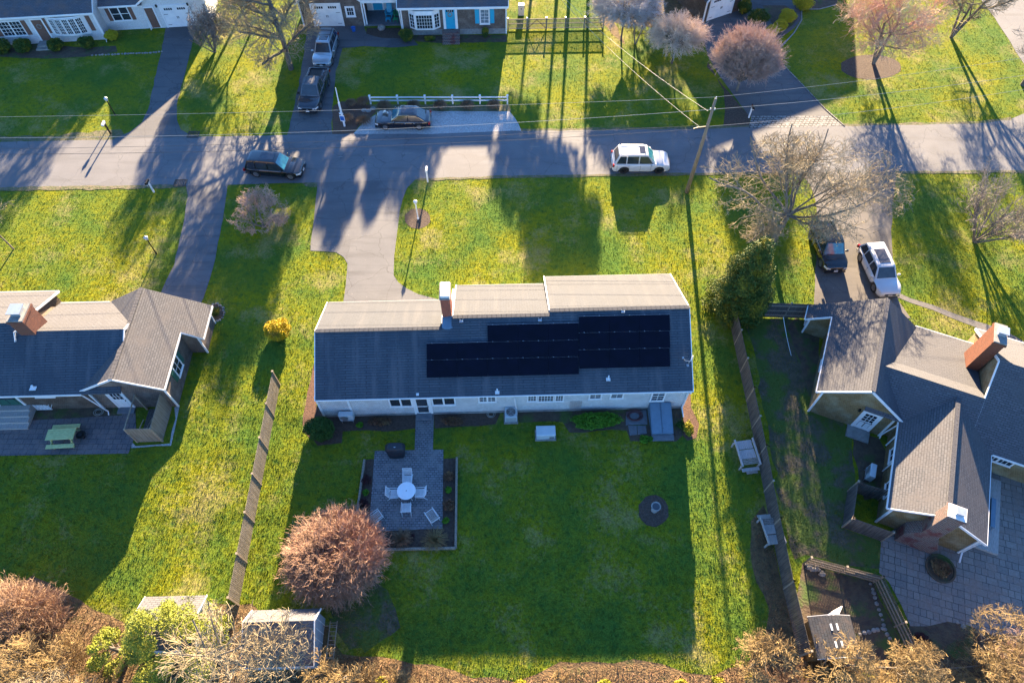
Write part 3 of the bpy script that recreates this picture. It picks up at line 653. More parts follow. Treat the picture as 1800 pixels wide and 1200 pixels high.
    EXCL.append([f.world(*p) for p in ((-11.6,20.65),(11.7,20.65),(11.7,29.5),(-11.6,28))])
    return H
main_house()
# satellite dish on the roof edge
def dish():
    q = F1.hit(1209, 642, (0, 20.3, 2.6), (0, -.547, 1)); x, y = F1.world(q.x, q.y)
    t = thing('satellite_dish', 'small white satellite dish on the right edge of the rear roof', 'satellite dish', (x, y, q.z), F1.r)
    mb = MB(); mb.tube([(0,0,-.02),(0,.02,.35),(.12,.05,.5)], .025, 6); mb.box((0,0,0), (.14,.18,.03)); mb.build('mast', M['alu'], t)
    mb = MB(); mb.tube([(.1,.04,.42),(-.25,.05,.50),(-.42,.10,.70)], .018, 6); mb.box((-.44,.10,.74), (.10,.12,.08)); mb.build('feed_arm', M['alu'], t)
    d = MB(); d.lathe((0,0,0), [(.01,0),(.12,.012),(.24,.05),(.33,.10),(.34,.10),(.24,.035),(.12,-.003),(.01,-.015)], 20)
    o = d.build('reflector', M['white'], t, smooth=True); o.location = (.18,.10,.60); o.scale = (.72,.72,.72); o.rotation_euler = Vector((-.86,.42,.12)).to_track_quat('Z','Y').to_euler()
dish()

# ---- left house
def left_house():
    f = F1; H = thing('shingled_house', 'brown shingled house with a weathered grey roof at the left edge of the picture', 'house', (0, 0, 0), f.r)
    k = .5
    wl = MB()
    wl.extr([(21.7,0),(21.7,2.62),(24.9,4.24),(28.1,2.62),(28.1,0)], 'u', -30.5, -23.95)
    wl.extr([(21.702,0),(21.702,2.62),(25.4,4.5),(29.15,2.62),(29.15,0)], 'u', -44, -30.5)
    wl.build('wall', M['cedar'], H)
    w2 = MB()
    w2.extr([(-26.2,0),(-26.2,2.5),(-23.85,3.82),(-21.4,2.5),(-21.4,0)], 'v', 21.68, 28.35)
    w2.extr([(-21.45,0),(-21.45,2.45),(-20.37,1.93),(-20.37,0)], 'v', 25.86, 28.36)
    w2.build('wall', M['cedar_grey'], H, 'greyed shingle walls of the side wing')
    fr = MB()
    fr.slab([(-30.5,21.3,2.6),(-23.85,21.3,2.6),(-23.85,24.9,4.4),(-30.5,24.9,4.4)], .1)
    fr.slab([(-44,21.3,2.6),(-30.5,21.3,2.6),(-30.5,25.4,4.65),(-44,25.4,4.65)], .1)
    fr.build('roof', M['shingle_shade_blue'], H, 'rear roof with blue shade put into its colour')
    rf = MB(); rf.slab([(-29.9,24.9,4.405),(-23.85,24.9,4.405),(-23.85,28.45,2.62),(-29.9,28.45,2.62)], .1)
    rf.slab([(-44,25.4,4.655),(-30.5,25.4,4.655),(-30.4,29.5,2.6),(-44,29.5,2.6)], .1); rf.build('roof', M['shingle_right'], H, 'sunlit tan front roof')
    wr = MB(); s = .53
    wr.slab([(-23.85,21.5,4.02),(-21.2,21.5,2.615),(-21.2,25.82,2.615),(-19.92,25.7,1.94),(-19.92,28.45,1.94),(-23.85,28.5,4.02)], .1)
    wr.slab([(-26.6,21.5,2.56),(-23.85,21.5,4.02),(-23.85,28.5,4.02),(-26.6,28.5,2.56)], .1)
    rc = wr.build('roof', M['shingle_left'], H, 'weathered grey shingle roof of the side wing')
    cp = MB()
    for i in range(26): cp.box((-23.85, 21.6+i*.27, 4.03), (.26, .25, .035))
    cp.build('ridge_cap', M['shingle_left'], H)
    tr = MB()
    for a, b in (((-26.62,21.48,2.48),(-23.85,21.48,3.94)),((-23.85,21.48,3.94),(-21.2,21.48,2.53)),((-21.18,21.5,2.52),(-21.18,25.8,2.52)),((-21.2,25.8,2.52),(-19.92,25.72,1.85)),((-19.9,25.7,1.85),(-19.9,28.45,1.85)),
                 ((-44,21.28,2.5),(-26.3,21.28,2.5)),((-29.9,28.48,2.52),(-26.6,28.48,2.52)),((-44,29.53,2.5),(-30.4,29.53,2.5)),((-30.38,25.4,4.56),(-30.38,29.5,2.52)),((-23.83,24.9,4.3),(-23.83,22.9,3.3)),((-23.83,24.9,4.3),(-23.83,26.2,3.65))):
        tr.beam(a, b, .05, .15)
    tr.build('fascia', M['white'], H)
    for u, v, z in ((-21.38,21.66,2.45),(-20.35,25.84,1.85),(-20.35,28.3,1.85),(-26.2,21.64,2.4)): cb = MB(); cb.box((u, v, z/2), (.11, .09, z)); cb.build('corner_board', M['white'], H)
    downspout(H, (-26.3,21.3,2.4), (-25.75,21.3,0))
    n = (0,-1)
    q0 = f.wv(82, 694, 21.7); q1 = f.wv(116, 702.5, 21.7); window(H, (-29.15, 21.7, 1.75), n, 1.05, .62, 2, 2, 2, shutter=('dkgreen', .32))
    a = f.wv(215, 716, 21.68); b = f.wv(236, 716, 21.68); door(H, ((a.x+b.x)/2, 21.68, .12), n, .86, 2.0, glass=[(.55,.92,(3,2))])
    st = MB(); st.bb((a.x+b.x)/2-.55, (a.x+b.x)/2+.55, 21.2, 21.68, .03, .14); st.build('doorstep', M['bluestone'], H)
    # porch door at the far left with steps
    door(H, (-31.75, 21.7, .75), n, 1.5, 1.8, mat='dkgreen', glass=[(.1,.9,None)])
    sp = MB()
    for i in range(4): sp.bb(-33.2+i*0, -30.65, 20.25+i*.36, 20.61+i*.36, .0, .16+i*.17)
    sp.build('porch_step', M['grey_wood'], H)
    lt = MB()
    for i in range(9):
        lt.beam((-30.55+i*.11, 21.62, .1+.0*i), (-30.1+i*.11-.45*(i%2), 21.62, .75), .03, .03)
    for i in range(6): lt.beam((-30.5, 21.60, .15+i*.12), (-29.5, 21.60, .15+i*.10), .03, .03)
    lt.build('lattice', M['white'], H)
    # window on the wing's outer wall
    q = f.wu(310, 642, -21.4); window(H, (-21.4, q.y, .95), (1, 0), .85, 1.15, 2, 2, 1, shutter=('dkgreen', .36))
    chimney(H, (-29.72, 25.35), (.95, 1.35), 3.0, 5.75, 'brick', lab='broad weathered red brick chimney')
    q = f.hit(59, 681, (0, 21.3, 2.6), (0, -.5, 1)); vent(H, q, .16, .22)
    ck = MB(); ck.add([(-30.5,24.3,4.12),(-30.5,24.68,4.6),(-30.5,24.7,4.28)], [(0,1,2)])
    ck.beam((-30.48,24.3,4.15),(-30.48,24.75,4.55), .05, .14); ck.beam((-30.48,24.75,4.55),(-30.2,24.95,4.6), .05, .1); ck.build('flashing', M['white'], H)
    EXCL.append([f.world(*p) for p in ((-44,21.7),(-21.4,21.7),(-21.4,25.8),(-20.3,25.8),(-20.3,28.3),(-44,29.3))])
    # shower enclosure built on to the wall
    t = thing('outdoor_shower', 'open topped cedar shower enclosure at the corner of the brown house', 'outdoor shower', (*f.world(-22.4, 20.4), 0), f.r)
    def P(u, v): return (u+22.4, v-20.4)
    for (a, b) in (((-23.35,19.15),(-21.78,19.15)), ((-21.78,19.15),(-21.78,21.6))):
        mb = MB(); a2, b2 = P(*a), P(*b); L = math.dist(a2, b2); m = int(L/.12)
        for i in range(m):
            x = a2[0]+(b2[0]-a2[0])*(i+.5)/m; y = a2[1]+(b2[1]-a2[1])*(i+.5)/m
            mb.box((x, y, .98), (.115 if a2[1] == b2[1] else .03, .03 if a2[1] == b2[1] else .115, 1.85))
        mb.build('board_wall', M['fence'], t)
    mb = MB()
    for q in ((-23.35,19.15),(-21.78,19.15),(-23.35,21.5)): mb.box((*P(*q), .98), (.1, .1, 1.9))
    mb.beam((*P(-23.35,19.15), 1.88), (*P(-23.35,21.5), 1.88), .05, .08); mb.beam((*P(-23.35,19.9), .3), (*P(-22.9,20.3), .9), .05, .05); mb.beam((*P(-22.9,19.3), .5), (*P(-22.6,20.6), .5), .05, .05)
    mb.build('post', M['rail'], t)
    mb = MB(); mb.box((*P(-22.15, 20.1), .25), (.45, 1.4, .45)); mb.build('bench', M['grey_wood'], t, bevel=.01)
    mb = MB(); mb.box((*P(-22.55, 20.4), .03), (1.4, 2.2, .04)); mb.build('floor', M['fence_d'], t)
left_house()

# ---- right house
def right_house():
    f = FR; H = thing('tan_shingled_house', 'rambling golden shingled house with tan roofs and two brick chimneys at the right edge', 'house', (*f.o, 0), f.r)
    wl = MB()
    wl.extr([(-.82,0),(-.82,2.6),(1.45,4.25),(3.65,2.6),(3.65,0)], 'v', .45, 7.6)
    wl.extr([(-2.32,0),(-2.32,1.6),(-.8,2.6),(-.8,0)], 'v', 6.6, 7.59)
    wl.extr([(.6,0),(.6,2.4),(2.65,3.9),(3.7,3.4),(7.9,2.3),(7.9,0)], 'u', 3.6, 7.85)
    wl.extr([(.602,0),(.602,2.55),(4.73,5.28),(9.2,2.4),(9.2,0)], 'u', 7.85, 17)
    wl.extr([(4.22,0),(4.22,2.5),(6.4,3.72),(8.8,2.45),(8.8,0)], 'v', -5.45, 1.5)
    wl.build('wall', M['cedar_tan'], H)
    rf = MB()
    rf.slab([(1.45,.32,4.46),(1.45,7.85,4.46),(-2.6,7.75,1.60),(-2.6,6.5,1.60),(-1.17,6.55,2.61),(-1.17,.32,2.61)], .1)
    rf.slab([(1.45,.32,4.46),(4.05,.32,2.5),(4.1,7.95,2.5),(1.45,7.85,4.46)], .1)
    rf.build('roof', M['shingle_right'], H)
    rm = MB()
    rm.slab([(1.8,.25,2.47),(7.78,.25,2.47),(7.78,2.7,4.10),(1.8,2.7,4.10)], .1)
    rm.slab([(7.78,.22,2.45),(17,.22,2.45),(17,4.73,5.45),(7.78,4.73,5.45)], .1)
    rm.build('roof', M['shingle_shade_blue'] if 0 else bricks('roof_shingle_shade', (.12,.12,.135), (.09,.09,.105), (.045,.045,.05), .30, .14, .014, blot=(.09,.09,.10), bs=.5, bmp=.015), H, 'blue grey shaded rear slopes')
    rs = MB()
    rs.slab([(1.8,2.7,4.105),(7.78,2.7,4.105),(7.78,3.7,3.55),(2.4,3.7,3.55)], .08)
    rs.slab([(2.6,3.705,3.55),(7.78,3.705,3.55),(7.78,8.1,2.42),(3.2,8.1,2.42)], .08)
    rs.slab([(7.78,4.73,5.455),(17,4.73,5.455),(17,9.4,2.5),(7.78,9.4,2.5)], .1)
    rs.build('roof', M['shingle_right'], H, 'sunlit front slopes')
    rw = MB()
    rw.slab([(3.85,-5.62,2.42),(6.4,-5.62,3.86),(6.4,2.35,3.86),(3.85,1.2,2.42)], .1)
    rw.slab([(6.4,-5.62,3.86),(9.15,-5.62,2.36),(9.15,1.2,2.36),(6.4,2.35,3.86)], .1)
    rw.build('roof', M['shingle_left'], H, 'pinkish grey gable roof of the rear wing')
    cp = MB()
    for i in range(27): cp.box((1.45, .45+i*.275, 4.47), (.26, .27, .035))
    cp.build('ridge_cap', M['shingle_right'], H); cp = MB()
    for i in range(29): cp.box((6.4, -5.5+i*.275, 3.87), (.26, .27, .035))
    cp.build('ridge_cap', M['shingle_right'], H)
    tr = MB()
    for a, b in (((-1.19,.3,2.52),(1.45,.3,4.37)),((1.45,.3,4.37),(4.07,.3,2.41)),((-1.19,.32,2.52),(-1.19,6.52,2.52)),((-1.19,6.5,2.52),(-2.62,6.46,1.52)),((-2.63,6.5,1.52),(-2.63,7.75,1.52)),
                 ((3.83,-5.64,2.33),(6.4,-5.64,3.77)),((6.4,-5.64,3.77),(9.17,-5.64,2.27)),((3.83,-5.6,2.33),(3.83,.6,2.33)),((9.17,-5.6,2.27),(9.17,.25,2.27)),
                 ((9.2,.2,2.36),(17,.2,2.36)),((7.76,.25,2.38),(7.76,4.73,5.36)),((7.76,4.73,5.36),(7.76,9.4,2.42)),((7.76,9.43,2.42),(17,9.43,2.42)),((4.1,8.13,2.34),(7.76,8.13,2.34))):
        tr.beam(a, b, .05, .15)
    tr.build('fascia', M['white'], H)
    for u, v, z in ((-.80,.43,2.5),(3.66,.43,2.4),(4.2,-5.47,2.4),(8.82,-5.47,2.4),(-2.3,6.58,1.5)): cb = MB(); cb.box((u, v, z/2), (.11, .09, z)); cb.build('corner_board', M['white'], H)
    # rear door of the garage gable
    q = f.wv(1510, 753, .45); door(H, (q.x, .45, .1), (0,-1), .9, 2.0, glass=[(.50,.92,(3,3)),(.14,.44,None)])
    st = MB(); st.bb(q.x-.75, q.x+.65, -.45, .45, .0, .12); st.build('doorstep', M['concrete'], H, bevel=.01)
    mb = MB(); mb.box((q.x-.8, .38, 2.05), (.12,.12,.22)); mb.build('wall_lamp', M['blackm'], H)
    window(H, (9.95, .60, 1.35), (0,-1), 1.5, .8, 3, 2, 2)
    for v in (-1.35, -3.75): window(H, (4.22, v, .9), (-1,0), .85, 1.25, 2, 2, 1)
    window(H, (-.82, 3.6, 1.0), (-1,0), .85, 1.1, 2, 2, 1); window(H, (-2.32, 7.1, .7), (-1,0), .5, .6, 2, 2, 1)
    downspout(H, (4.0,.3,2.3), (3.72,.38,0)); 
    mb = MB(); mb.tube([(9.15,-5.5,2.3),(8.92,-5.5,2.0),(8.92,-5.5,.3),(8.9,-6.1,.12)], .05, 6); mb.build('downspout', M['white'], H)
    mb = MB(); mb.tube([(3.9,-.2,2.25),(4.12,-.2,1.9),(4.12,-.2,.2)], .05, 6); mb.tube([(4.12,-2.1,2.2),(4.12,-2.1,.2)], .045, 6); mb.build('downspout', M['white'], H)
    c = chimney(H, (7.38, 6.1), (.68, 1.45), 2.4, 6.1, 'brick_orange', lab='tall orange brick chimney lit by the sun')
    # rear chimney: stepped brick stack broad at the foot
    mb = MB()
    mb.extr([(5.35,0),(7.35,0),(7.35,.9),(6.75,1.9),(6.75,4.9),(5.85,4.9),(5.85,2.2),(5.35,1.3)], 'v', -6.2, -5.44); mb.box((6.3,-5.82,4.84), (1.0,.86,.12))
    c = mb.build('chimney', M['brick_dark'], H, 'mottled brick chimney with broad shoulders on the rear gable')
    mb = MB(); mb.box((6.3,-5.82,4.93), (.92,.78,.06)); mb.build('crown', M['white'], c)
    mb = MB(); mb.box((6.35,-5.85,5.08), (.36,.36,.26)); mb.box((6.35,-5.85,5.25), (.44,.44,.05)); mb.build('flue_cap', M['copper'], c)
    EXCL.append([f.world(*p) for p in ((-.82,.45),(3.65,.45),(4.2,-5.4),(8.8,-5.4),(9,.6),(17,.6),(17,9.2),(7.8,9.2),(7.8,7.9),(4,7.9),(-2.3,7.6),(-2.3,6.6),(-.82,6.6))])
right_house()
# ---- houses across the street
FT = Frame(*G(187, 69.6), 6.0)
def white_house():
    f = FT; H = thing('white_clapboard_house', 'white clapboard house with brown shutters in the top left corner', 'house', (*f.o, 0), f.r)
    # local frame: wall line v=0 is the front of the main block (to the left), u=0 its right corner
    w = MB(); w.extr([(0,0),(0,3.05),(4.2,5.3),(8.4,3.05),(8.4,0)], 'u', -17, 0); w.extr([(1.45,0),(1.45,2.7),(4.6,4.2),(7.8,2.7),(7.8,0)], 'u', 0, 4.15)
    w.extr([(4.15,0),(4.15,2.75),(7.1,4.6),(10.1,2.75),(10.1,0)][::1], 'v', 1.4, 8); w.build('wall', M['white_clap'], H)
    r = MB(); r.slab([(-17,-.35,2.95),(.2,-.35,2.95),(.2,4.2,5.45),(-17,4.2,5.45)], .1); r.slab([(-17,4.2,5.45),(.2,4.2,5.45),(.2,8.75,2.95),(-17,8.75,2.95)], .1)
    r.slab([(.2,1.1,2.65),(4.3,1.1,2.65),(4.3,4.6,4.35),(.2,4.6,4.35)], .1); r.slab([(.2,4.6,4.35),(4.3,4.6,4.35),(4.3,8.1,2.65),(.2,8.1,2.65)], .1)
    r.slab([(3.85,1.15,2.7),(7.1,1.15,4.75),(7.1,8.2,4.75),(3.85,8.2,2.7)], .1); r.slab([(7.1,1.15,4.75),(10.4,1.15,2.7),(10.4,8.2,2.7),(7.1,8.2,4.75)], .1)
    r.build('roof', M['shingle_far'], H)
    t = MB()
    for a, b in (((.22,-.36,2.87),(.22,4.2,5.37)),((-17,-.37,2.87),(.2,-.37,2.87)),((.2,1.08,2.58),(3.9,1.08,2.58)),((3.83,1.13,2.62),(7.1,1.13,4.67)),((7.1,1.13,4.67),(10.42,1.13,2.62))): t.beam(a, b, .05, .16)
    for u, v, z in ((0,-.02,2.9),(4.13,1.38,2.6),(10.1,1.38,2.6)): t.box((u, v, z/2), (.14, .1, z))
    t.build('fascia', M['white'], H)
    n = (0,-1); P = lambda px, py, v: f.wv(px, py, v)
    a = P(11, 44, 0); window(H, (P(21,50,0).x, 0, 1.0), n, 2.0, 1.35, 3, 4, 2, shutter=('brown_paint', .42), rail=True)
    d = P(82, 67, 0); door(H, (d.x, 0, .3), n, .95, 2.1, mat='brown_paint', glass=None)
    mb = MB(); wr = [(d.x+.2*math.cos(k*.52), -.07, 1.75+.2*math.sin(k*.52)) for k in range(13)]; mb.tube(wr, .045, 5); mb.build('wreath', M['stone'], H)
    st = MB(); st.bb(d.x-.8, d.x+.8, -.9, 0, 0, .28); st.bb(d.x-.9, d.x+.9, -1.25, -.9, 0, .14); st.build('doorstep', M['concrete'], H)
    # bay of five sashes
    bx = P(124, 50, 0).x
    for k in range(5):
        ang = (k-2)*12; uu = bx+(k-2)*.62; vv = (-.40,-.385,-.31)[2-abs(k-2)] if 0 else (-.385,-.365,-.275)[abs(k-2)]
        window(H, (uu, vv+.02, 1.0), (math.sin(R(ang)), -math.cos(R(ang))), .46, 1.45, 3, 5, 1, fr=.07, sill=False)
    bb = MB(); prof = [(bx-1.75, 0), (bx-1.55,-.12), (bx-.9,-.28), (bx,-.33), (bx+.9,-.28), (bx+1.55,-.12), (bx+1.75,0)]
    bb.add([(x, y, .75) for x, y in prof]+[(x, y, 2.62) for x, y in prof], [tuple(range(7)), tuple(range(13, 6, -1))]+[(i, i+1, i+8, i+7) for i in range(6)]); bb.build('bay_window', M['white'], H)
    for s in (-1, 1):
        mb = MB(); mb.bb(bx+s*2.05-.2, bx+s*2.05+.2, -.05, 0, 1.0, 2.5); mb.build('shutter', M['brown_paint'], H)
    mb = MB(); mb.box((P(100,45,0).x, -.1, 2.0), (.14,.14,.26)); mb.build('wall_lamp', M['blackm'], H)
    window(H, (P(218,37,1.45).x, 1.45, 1.05), n, 1.6, 1.25, 1, 2, 2, shutter=('brown_paint', .36), rail=True)
    d2 = P(276, 49, 1.4); door(H, (d2.x, 1.4, .08), n, .8, 2.05, mat='brown_paint')
    g = P(320, 46, 1.4); garage_door(H, (g.x, 1.4, .03), n, 2.6, 2.15)
    for px in (300, 350): mb = MB(); mb.box((P(px,46,1.4).x-(.5 if px==300 else .25), 1.32, 2.3), (.13,.14,.24)); mb.build('wall_lamp', M['blackm'], H)
    mb = MB(); mb.tube([(.1,-.1,2.8),(.1,-.05,.3),(.2,-.6,.1)], .045, 6); mb.tube([(4.05,1.3,2.5),(4.05,1.35,.2),(4.2,1.0,.1)], .045, 6); mb.build('downspout', M['white'], H)
    EXCL.append([f.world(*p) for p in ((-17,0),(0,0),(0,1.4),(10.1,1.4),(10.1,8),(-17,8))])
white_house()
FM = Frame(*F1.world(1.18, 62.7), 1.6)
def shingle_house():
    f = FM; H = thing('grey_shingle_house', 'grey shingled house with a turquoise front door and shutters at the top centre', 'house', (*f.o, 0), f.r)
    # u=0 right corner; main block u -10.15..0; porch -14.1..-10.15; garage -20.2..-14.1 with its wall at v=1.7
    w = MB(); w.extr([(0,0),(0,3.05),(4,5.4),(8,3.05),(8,0)], 'u', -10.15, 0)
    w.extr([(-20.2,0),(-20.2,2.6),(-17.15,4.95),(-14.1,2.6),(-14.1,0)], 'v', 1.7, 9); w.bb(-14.1, -10.15, 4.2, 8, 0, 2.7); w.build('wall', M['cedar_grey'], H)
    fo = MB(); fo.bb(-10.2, .04, -.05, .2, 0, .55); fo.build('foundation', M['concrete'], H)
    r = MB(); r.slab([(-10.4,-.4,3.0),(.2,-.4,3.0),(.2,4,5.55),(-10.4,4,5.55)], .1); r.slab([(-10.4,4,5.55),(.2,4,5.55),(.2,8.4,3.0),(-10.4,8.4,3.0)], .1)
    r.slab([(-20.5,1.45,2.55),(-17.15,1.45,5.15),(-17.15,9.2,5.15),(-20.5,9.2,2.55)], .1); r.slab([(-17.15,1.45,5.15),(-13.8,1.45,2.55),(-13.8,9.2,2.55),(-17.15,9.2,5.15)], .1)
    r.slab([(-14.0,1.5,2.75),(-10.3,1.5,2.75),(-10.3,5.0,5.3),(-14.0,5.0,5.3)], .1); r.slab([(-14.0,5.0,5.3),(-10.3,5.0,5.3),(-10.3,8.4,2.75),(-14.0,8.4,2.75)], .1)
    r.build('roof', M['shingle_far'], H)
    t = MB()
    for a, b in (((-10.42,-.42,2.92),(.22,-.42,2.92)),((.22,-.4,2.92),(.22,4,5.47)),((-10.42,-.4,2.92),(-10.42,4,5.47)),((-20.52,1.43,2.47),(-17.15,1.43,5.07)),((-17.15,1.43,5.07),(-13.78,1.43,2.47))): t.beam(a, b, .06, .2)
    t.beam((-14,1.48,2.62), (-10.4,1.48,2.62), .08, .28)
    for u, v, z in ((-10.13,-.02,2.9),(0,-.02,2.9),(-20.18,1.68,2.5),(-14.12,1.68,2.5),(-13.9,1.7,2.5)): t.box((u, v, z/2), (.13, .1, z))
    t.build('fascia', M['white'], H)
    fl = MB(); fl.bb(-14.1, -10.15, 1.6, 4.2, 0, .14); fl.build('porch_floor', M['bluestone'], H)
    bw = MB(); bw.bb(-14.05, -10.2, 4.12, 4.2, .15, 2.6); bw.build('porch_wall', M['white_clap'], H, 'pale clapboard wall at the back of the porch')
    n = (0,-1); P = lambda px, py, v: f.wv(px, py, v)
    door(H, (-12.95, 4.12, .2), n, .95, 2.1, mat='teal_paint')
    g = P(580, 47, 1.7); garage_door(H, (g.x, 1.7, .03), n, 2.75, 2.25)
    q = P(617, 27, 1.7); window(H, (q.x, 1.7, 1.15), n, .62, .75, 3, 2, 1, fr=.16)
    # bay
    c = P(747, 40, 0).x; z0, z1 = .95, 2.55
    prof = [(c-1.5,0),(c-.85,-.45),(c+.85,-.45),(c+1.5,0)]
    bb = MB(); bb.add([(x, y, z0-.18) for x, y in prof]+[(x, y, z1+.14) for x, y in prof], [(0,1,2,3),(7,6,5,4)]+[(i,i+1,i+5,i+4) for i in range(3)]); bb.build('bay_window', M['white'], H)
    window(H, (c, -.45, z0), n, 1.5, 1.35, 6, 4, 1, fr=.06, sill=False)
    an = math.atan2(.45, .65)
    for s in (-1, 1): window(H, (c+s*1.175, -.225, z0), (s*math.sin(an), -math.cos(an)), .5, 1.35, 2, 4, 1, fr=.06, sill=False)
    d = P(793, 51, 0).x; door(H, (d, 0, .6), n, .92, 2.1, mat='teal_paint', fr=.24, glass=[(.82,.93,(4,1))])
    mb = MB(); mb.tube([(d+.2*math.cos(k*.52), -.09, 2.1+.2*math.sin(k*.52)) for k in range(13)], .05, 5); mb.build('wreath', M['stone'], H)
    st = MB()
    for k in range(4): st.bb(d-.85, d+.85, -.45-.32*k-.32, -.45-.32*k if k else 0, 0, .58-.14*k)
    st.build('front_step', M['brick_dark'], H)
    window(H, (P(852,33,0).x, 0, 1.15), n, .75, 1.35, 2, 4, 1, shutter=('teal_paint', .42), glass='curtain', fr=.12)
    mb = MB(); mb.tube([(-10.3,-.2,2.8),(-10.2,-.12,.3),(-10.2,-.5,.1)], .05, 6); mb.build('downspout', M['white'], H)
    EXCL.append([f.world(*p) for p in ((-20.2,1.7),(-10.2,1.7),(-10.2,0),(0,0),(0,8),(-20.2,9))])
    # two porch chairs with footstools
    def adirondack(name, lab, mat, u, v, rz):
        x, y = f.world(u, v); t = thing(name, lab, 'chair', (x, y, .15), f.r+rz, 'Adirondack chairs on the porch')
        mb = MB(); 
        for k in range(5): mb.box((0, -.28+k*.13, .36-.03*k), (.52,.11,.03))
        mb.build('seat', M[mat], t)
        mb = MB(); tl = Matrix.Rotation(R(-22), 3, 'X')
        for k in range(5): mb.box(((k-2)*.11, .42, .68), (.10,.03,.95-.07*abs(k-2)), 0, tl)
        mb.build('backrest', M[mat], t)
        for s in (-1, 1):
            mb = MB(); mb.box((s*.33, 0, .58), (.14,.75,.03)); mb.box((s*.29, -.3, .29), (.05,.10,.56)); mb.box((s*.29, .25, .15), (.05,.10,.3)); mb.build('arm', M[mat], t)
        mb = MB()
        for k in range(4): mb.box((0, -.98+k*.11, .30), (.46,.09,.03))
        for sx in (-1,1):
            for sy in (-.96,-.68): mb.box((sx*.2, sy, .14), (.04,.04,.28))
        o = mb.build('footstool', M[mat], None); o.location = (x, y, .15); o.rotation_euler = (0, 0, f.r+rz)
        tag(o, lab.split(' chair')[0]+' footstool in front of its porch chair', 'footstool', 'footstools on the porch')
    adirondack('adirondack_chair', 'turquoise Adirondack chair on the porch of the grey shingled house', 'teal_paint', -11.75, 3.0, R(-4))
    adirondack('adirondack_chair', 'green Adirondack chair on the porch of the grey shingled house', 'green_paint', -10.85, 2.9, R(-14))
shingle_house()
FX = Frame(*G(1234.7, 40), 28)
def dark_house():
    f = FX; H = thing('dark_shingle_house', 'dark shingled house with a white garage door cut off by the top edge', 'house', (*f.o, 0), f.r)
    w = MB(); w.extr([(0,0),(0,2.6),(2.3,4.9),(4.6,2.6),(4.6,0)][::1], 'v', 0, 7); w.extr([(3.2,0),(3.2,2.6),(7,6.9),(11,2.6),(11,0)], 'u', 4.0, 20); w.build('wall', M['cedar'], H)
    r = MB(); r.slab([(-.35,-.35,2.4),(2.3,-.35,5.1),(2.3,7,5.1),(-.35,7,2.4)], .1); r.slab([(2.3,-.35,5.1),(4.95,-.35,2.4),(4.95,7,2.4),(2.3,7,5.1)], .1)
    r.slab([(3.5,2.8,2.55),(20.3,2.8,2.55),(20.3,7,7.2),(3.5,7,7.2)], .1); r.slab([(3.5,7,7.2),(20.3,7,7.2),(20.3,11.3,2.55),(3.5,11.3,2.55)], .1); r.build('roof', M['shingle_far'], H)
    t = MB()
    for a, b in (((-.37,-.37,2.32),(2.3,-.37,5.02)),((2.3,-.37,5.02),(4.97,-.37,2.32))): t.beam(a, b, .06, .18)
    for u in (0, 4.6): t.box((u, -.02, 1.25), (.14,.1,2.5))
    t.build('fascia', M['white'], H)
    garage_door(H, (2.0, 0, .03), (0,-1), 2.9, 2.2)
    mb = MB(); mb.tube([(-.15,-.25,2.4),(-.1,-.1,2.1),(-.1,-.1,.2)], .05, 6); mb.build('downspout', M['white'], H)
    window(H, (8.3, 3.2, .9), (0,-1), 1.3, 1.3, 2, 4, 2)
    window(H, (5.9, 3.2, .9), (0,-1), .8, 1.3, 2, 4, 1)
    window(H, (10.8, 3.2, .9), (0,-1), .9, 1.3, 2, 4, 1)
    EXCL.append([f.world(*p) for p in ((0,0),(4.6,0),(4.6,3.2),(14,3.2),(14,11),(0,7))])
dark_house()

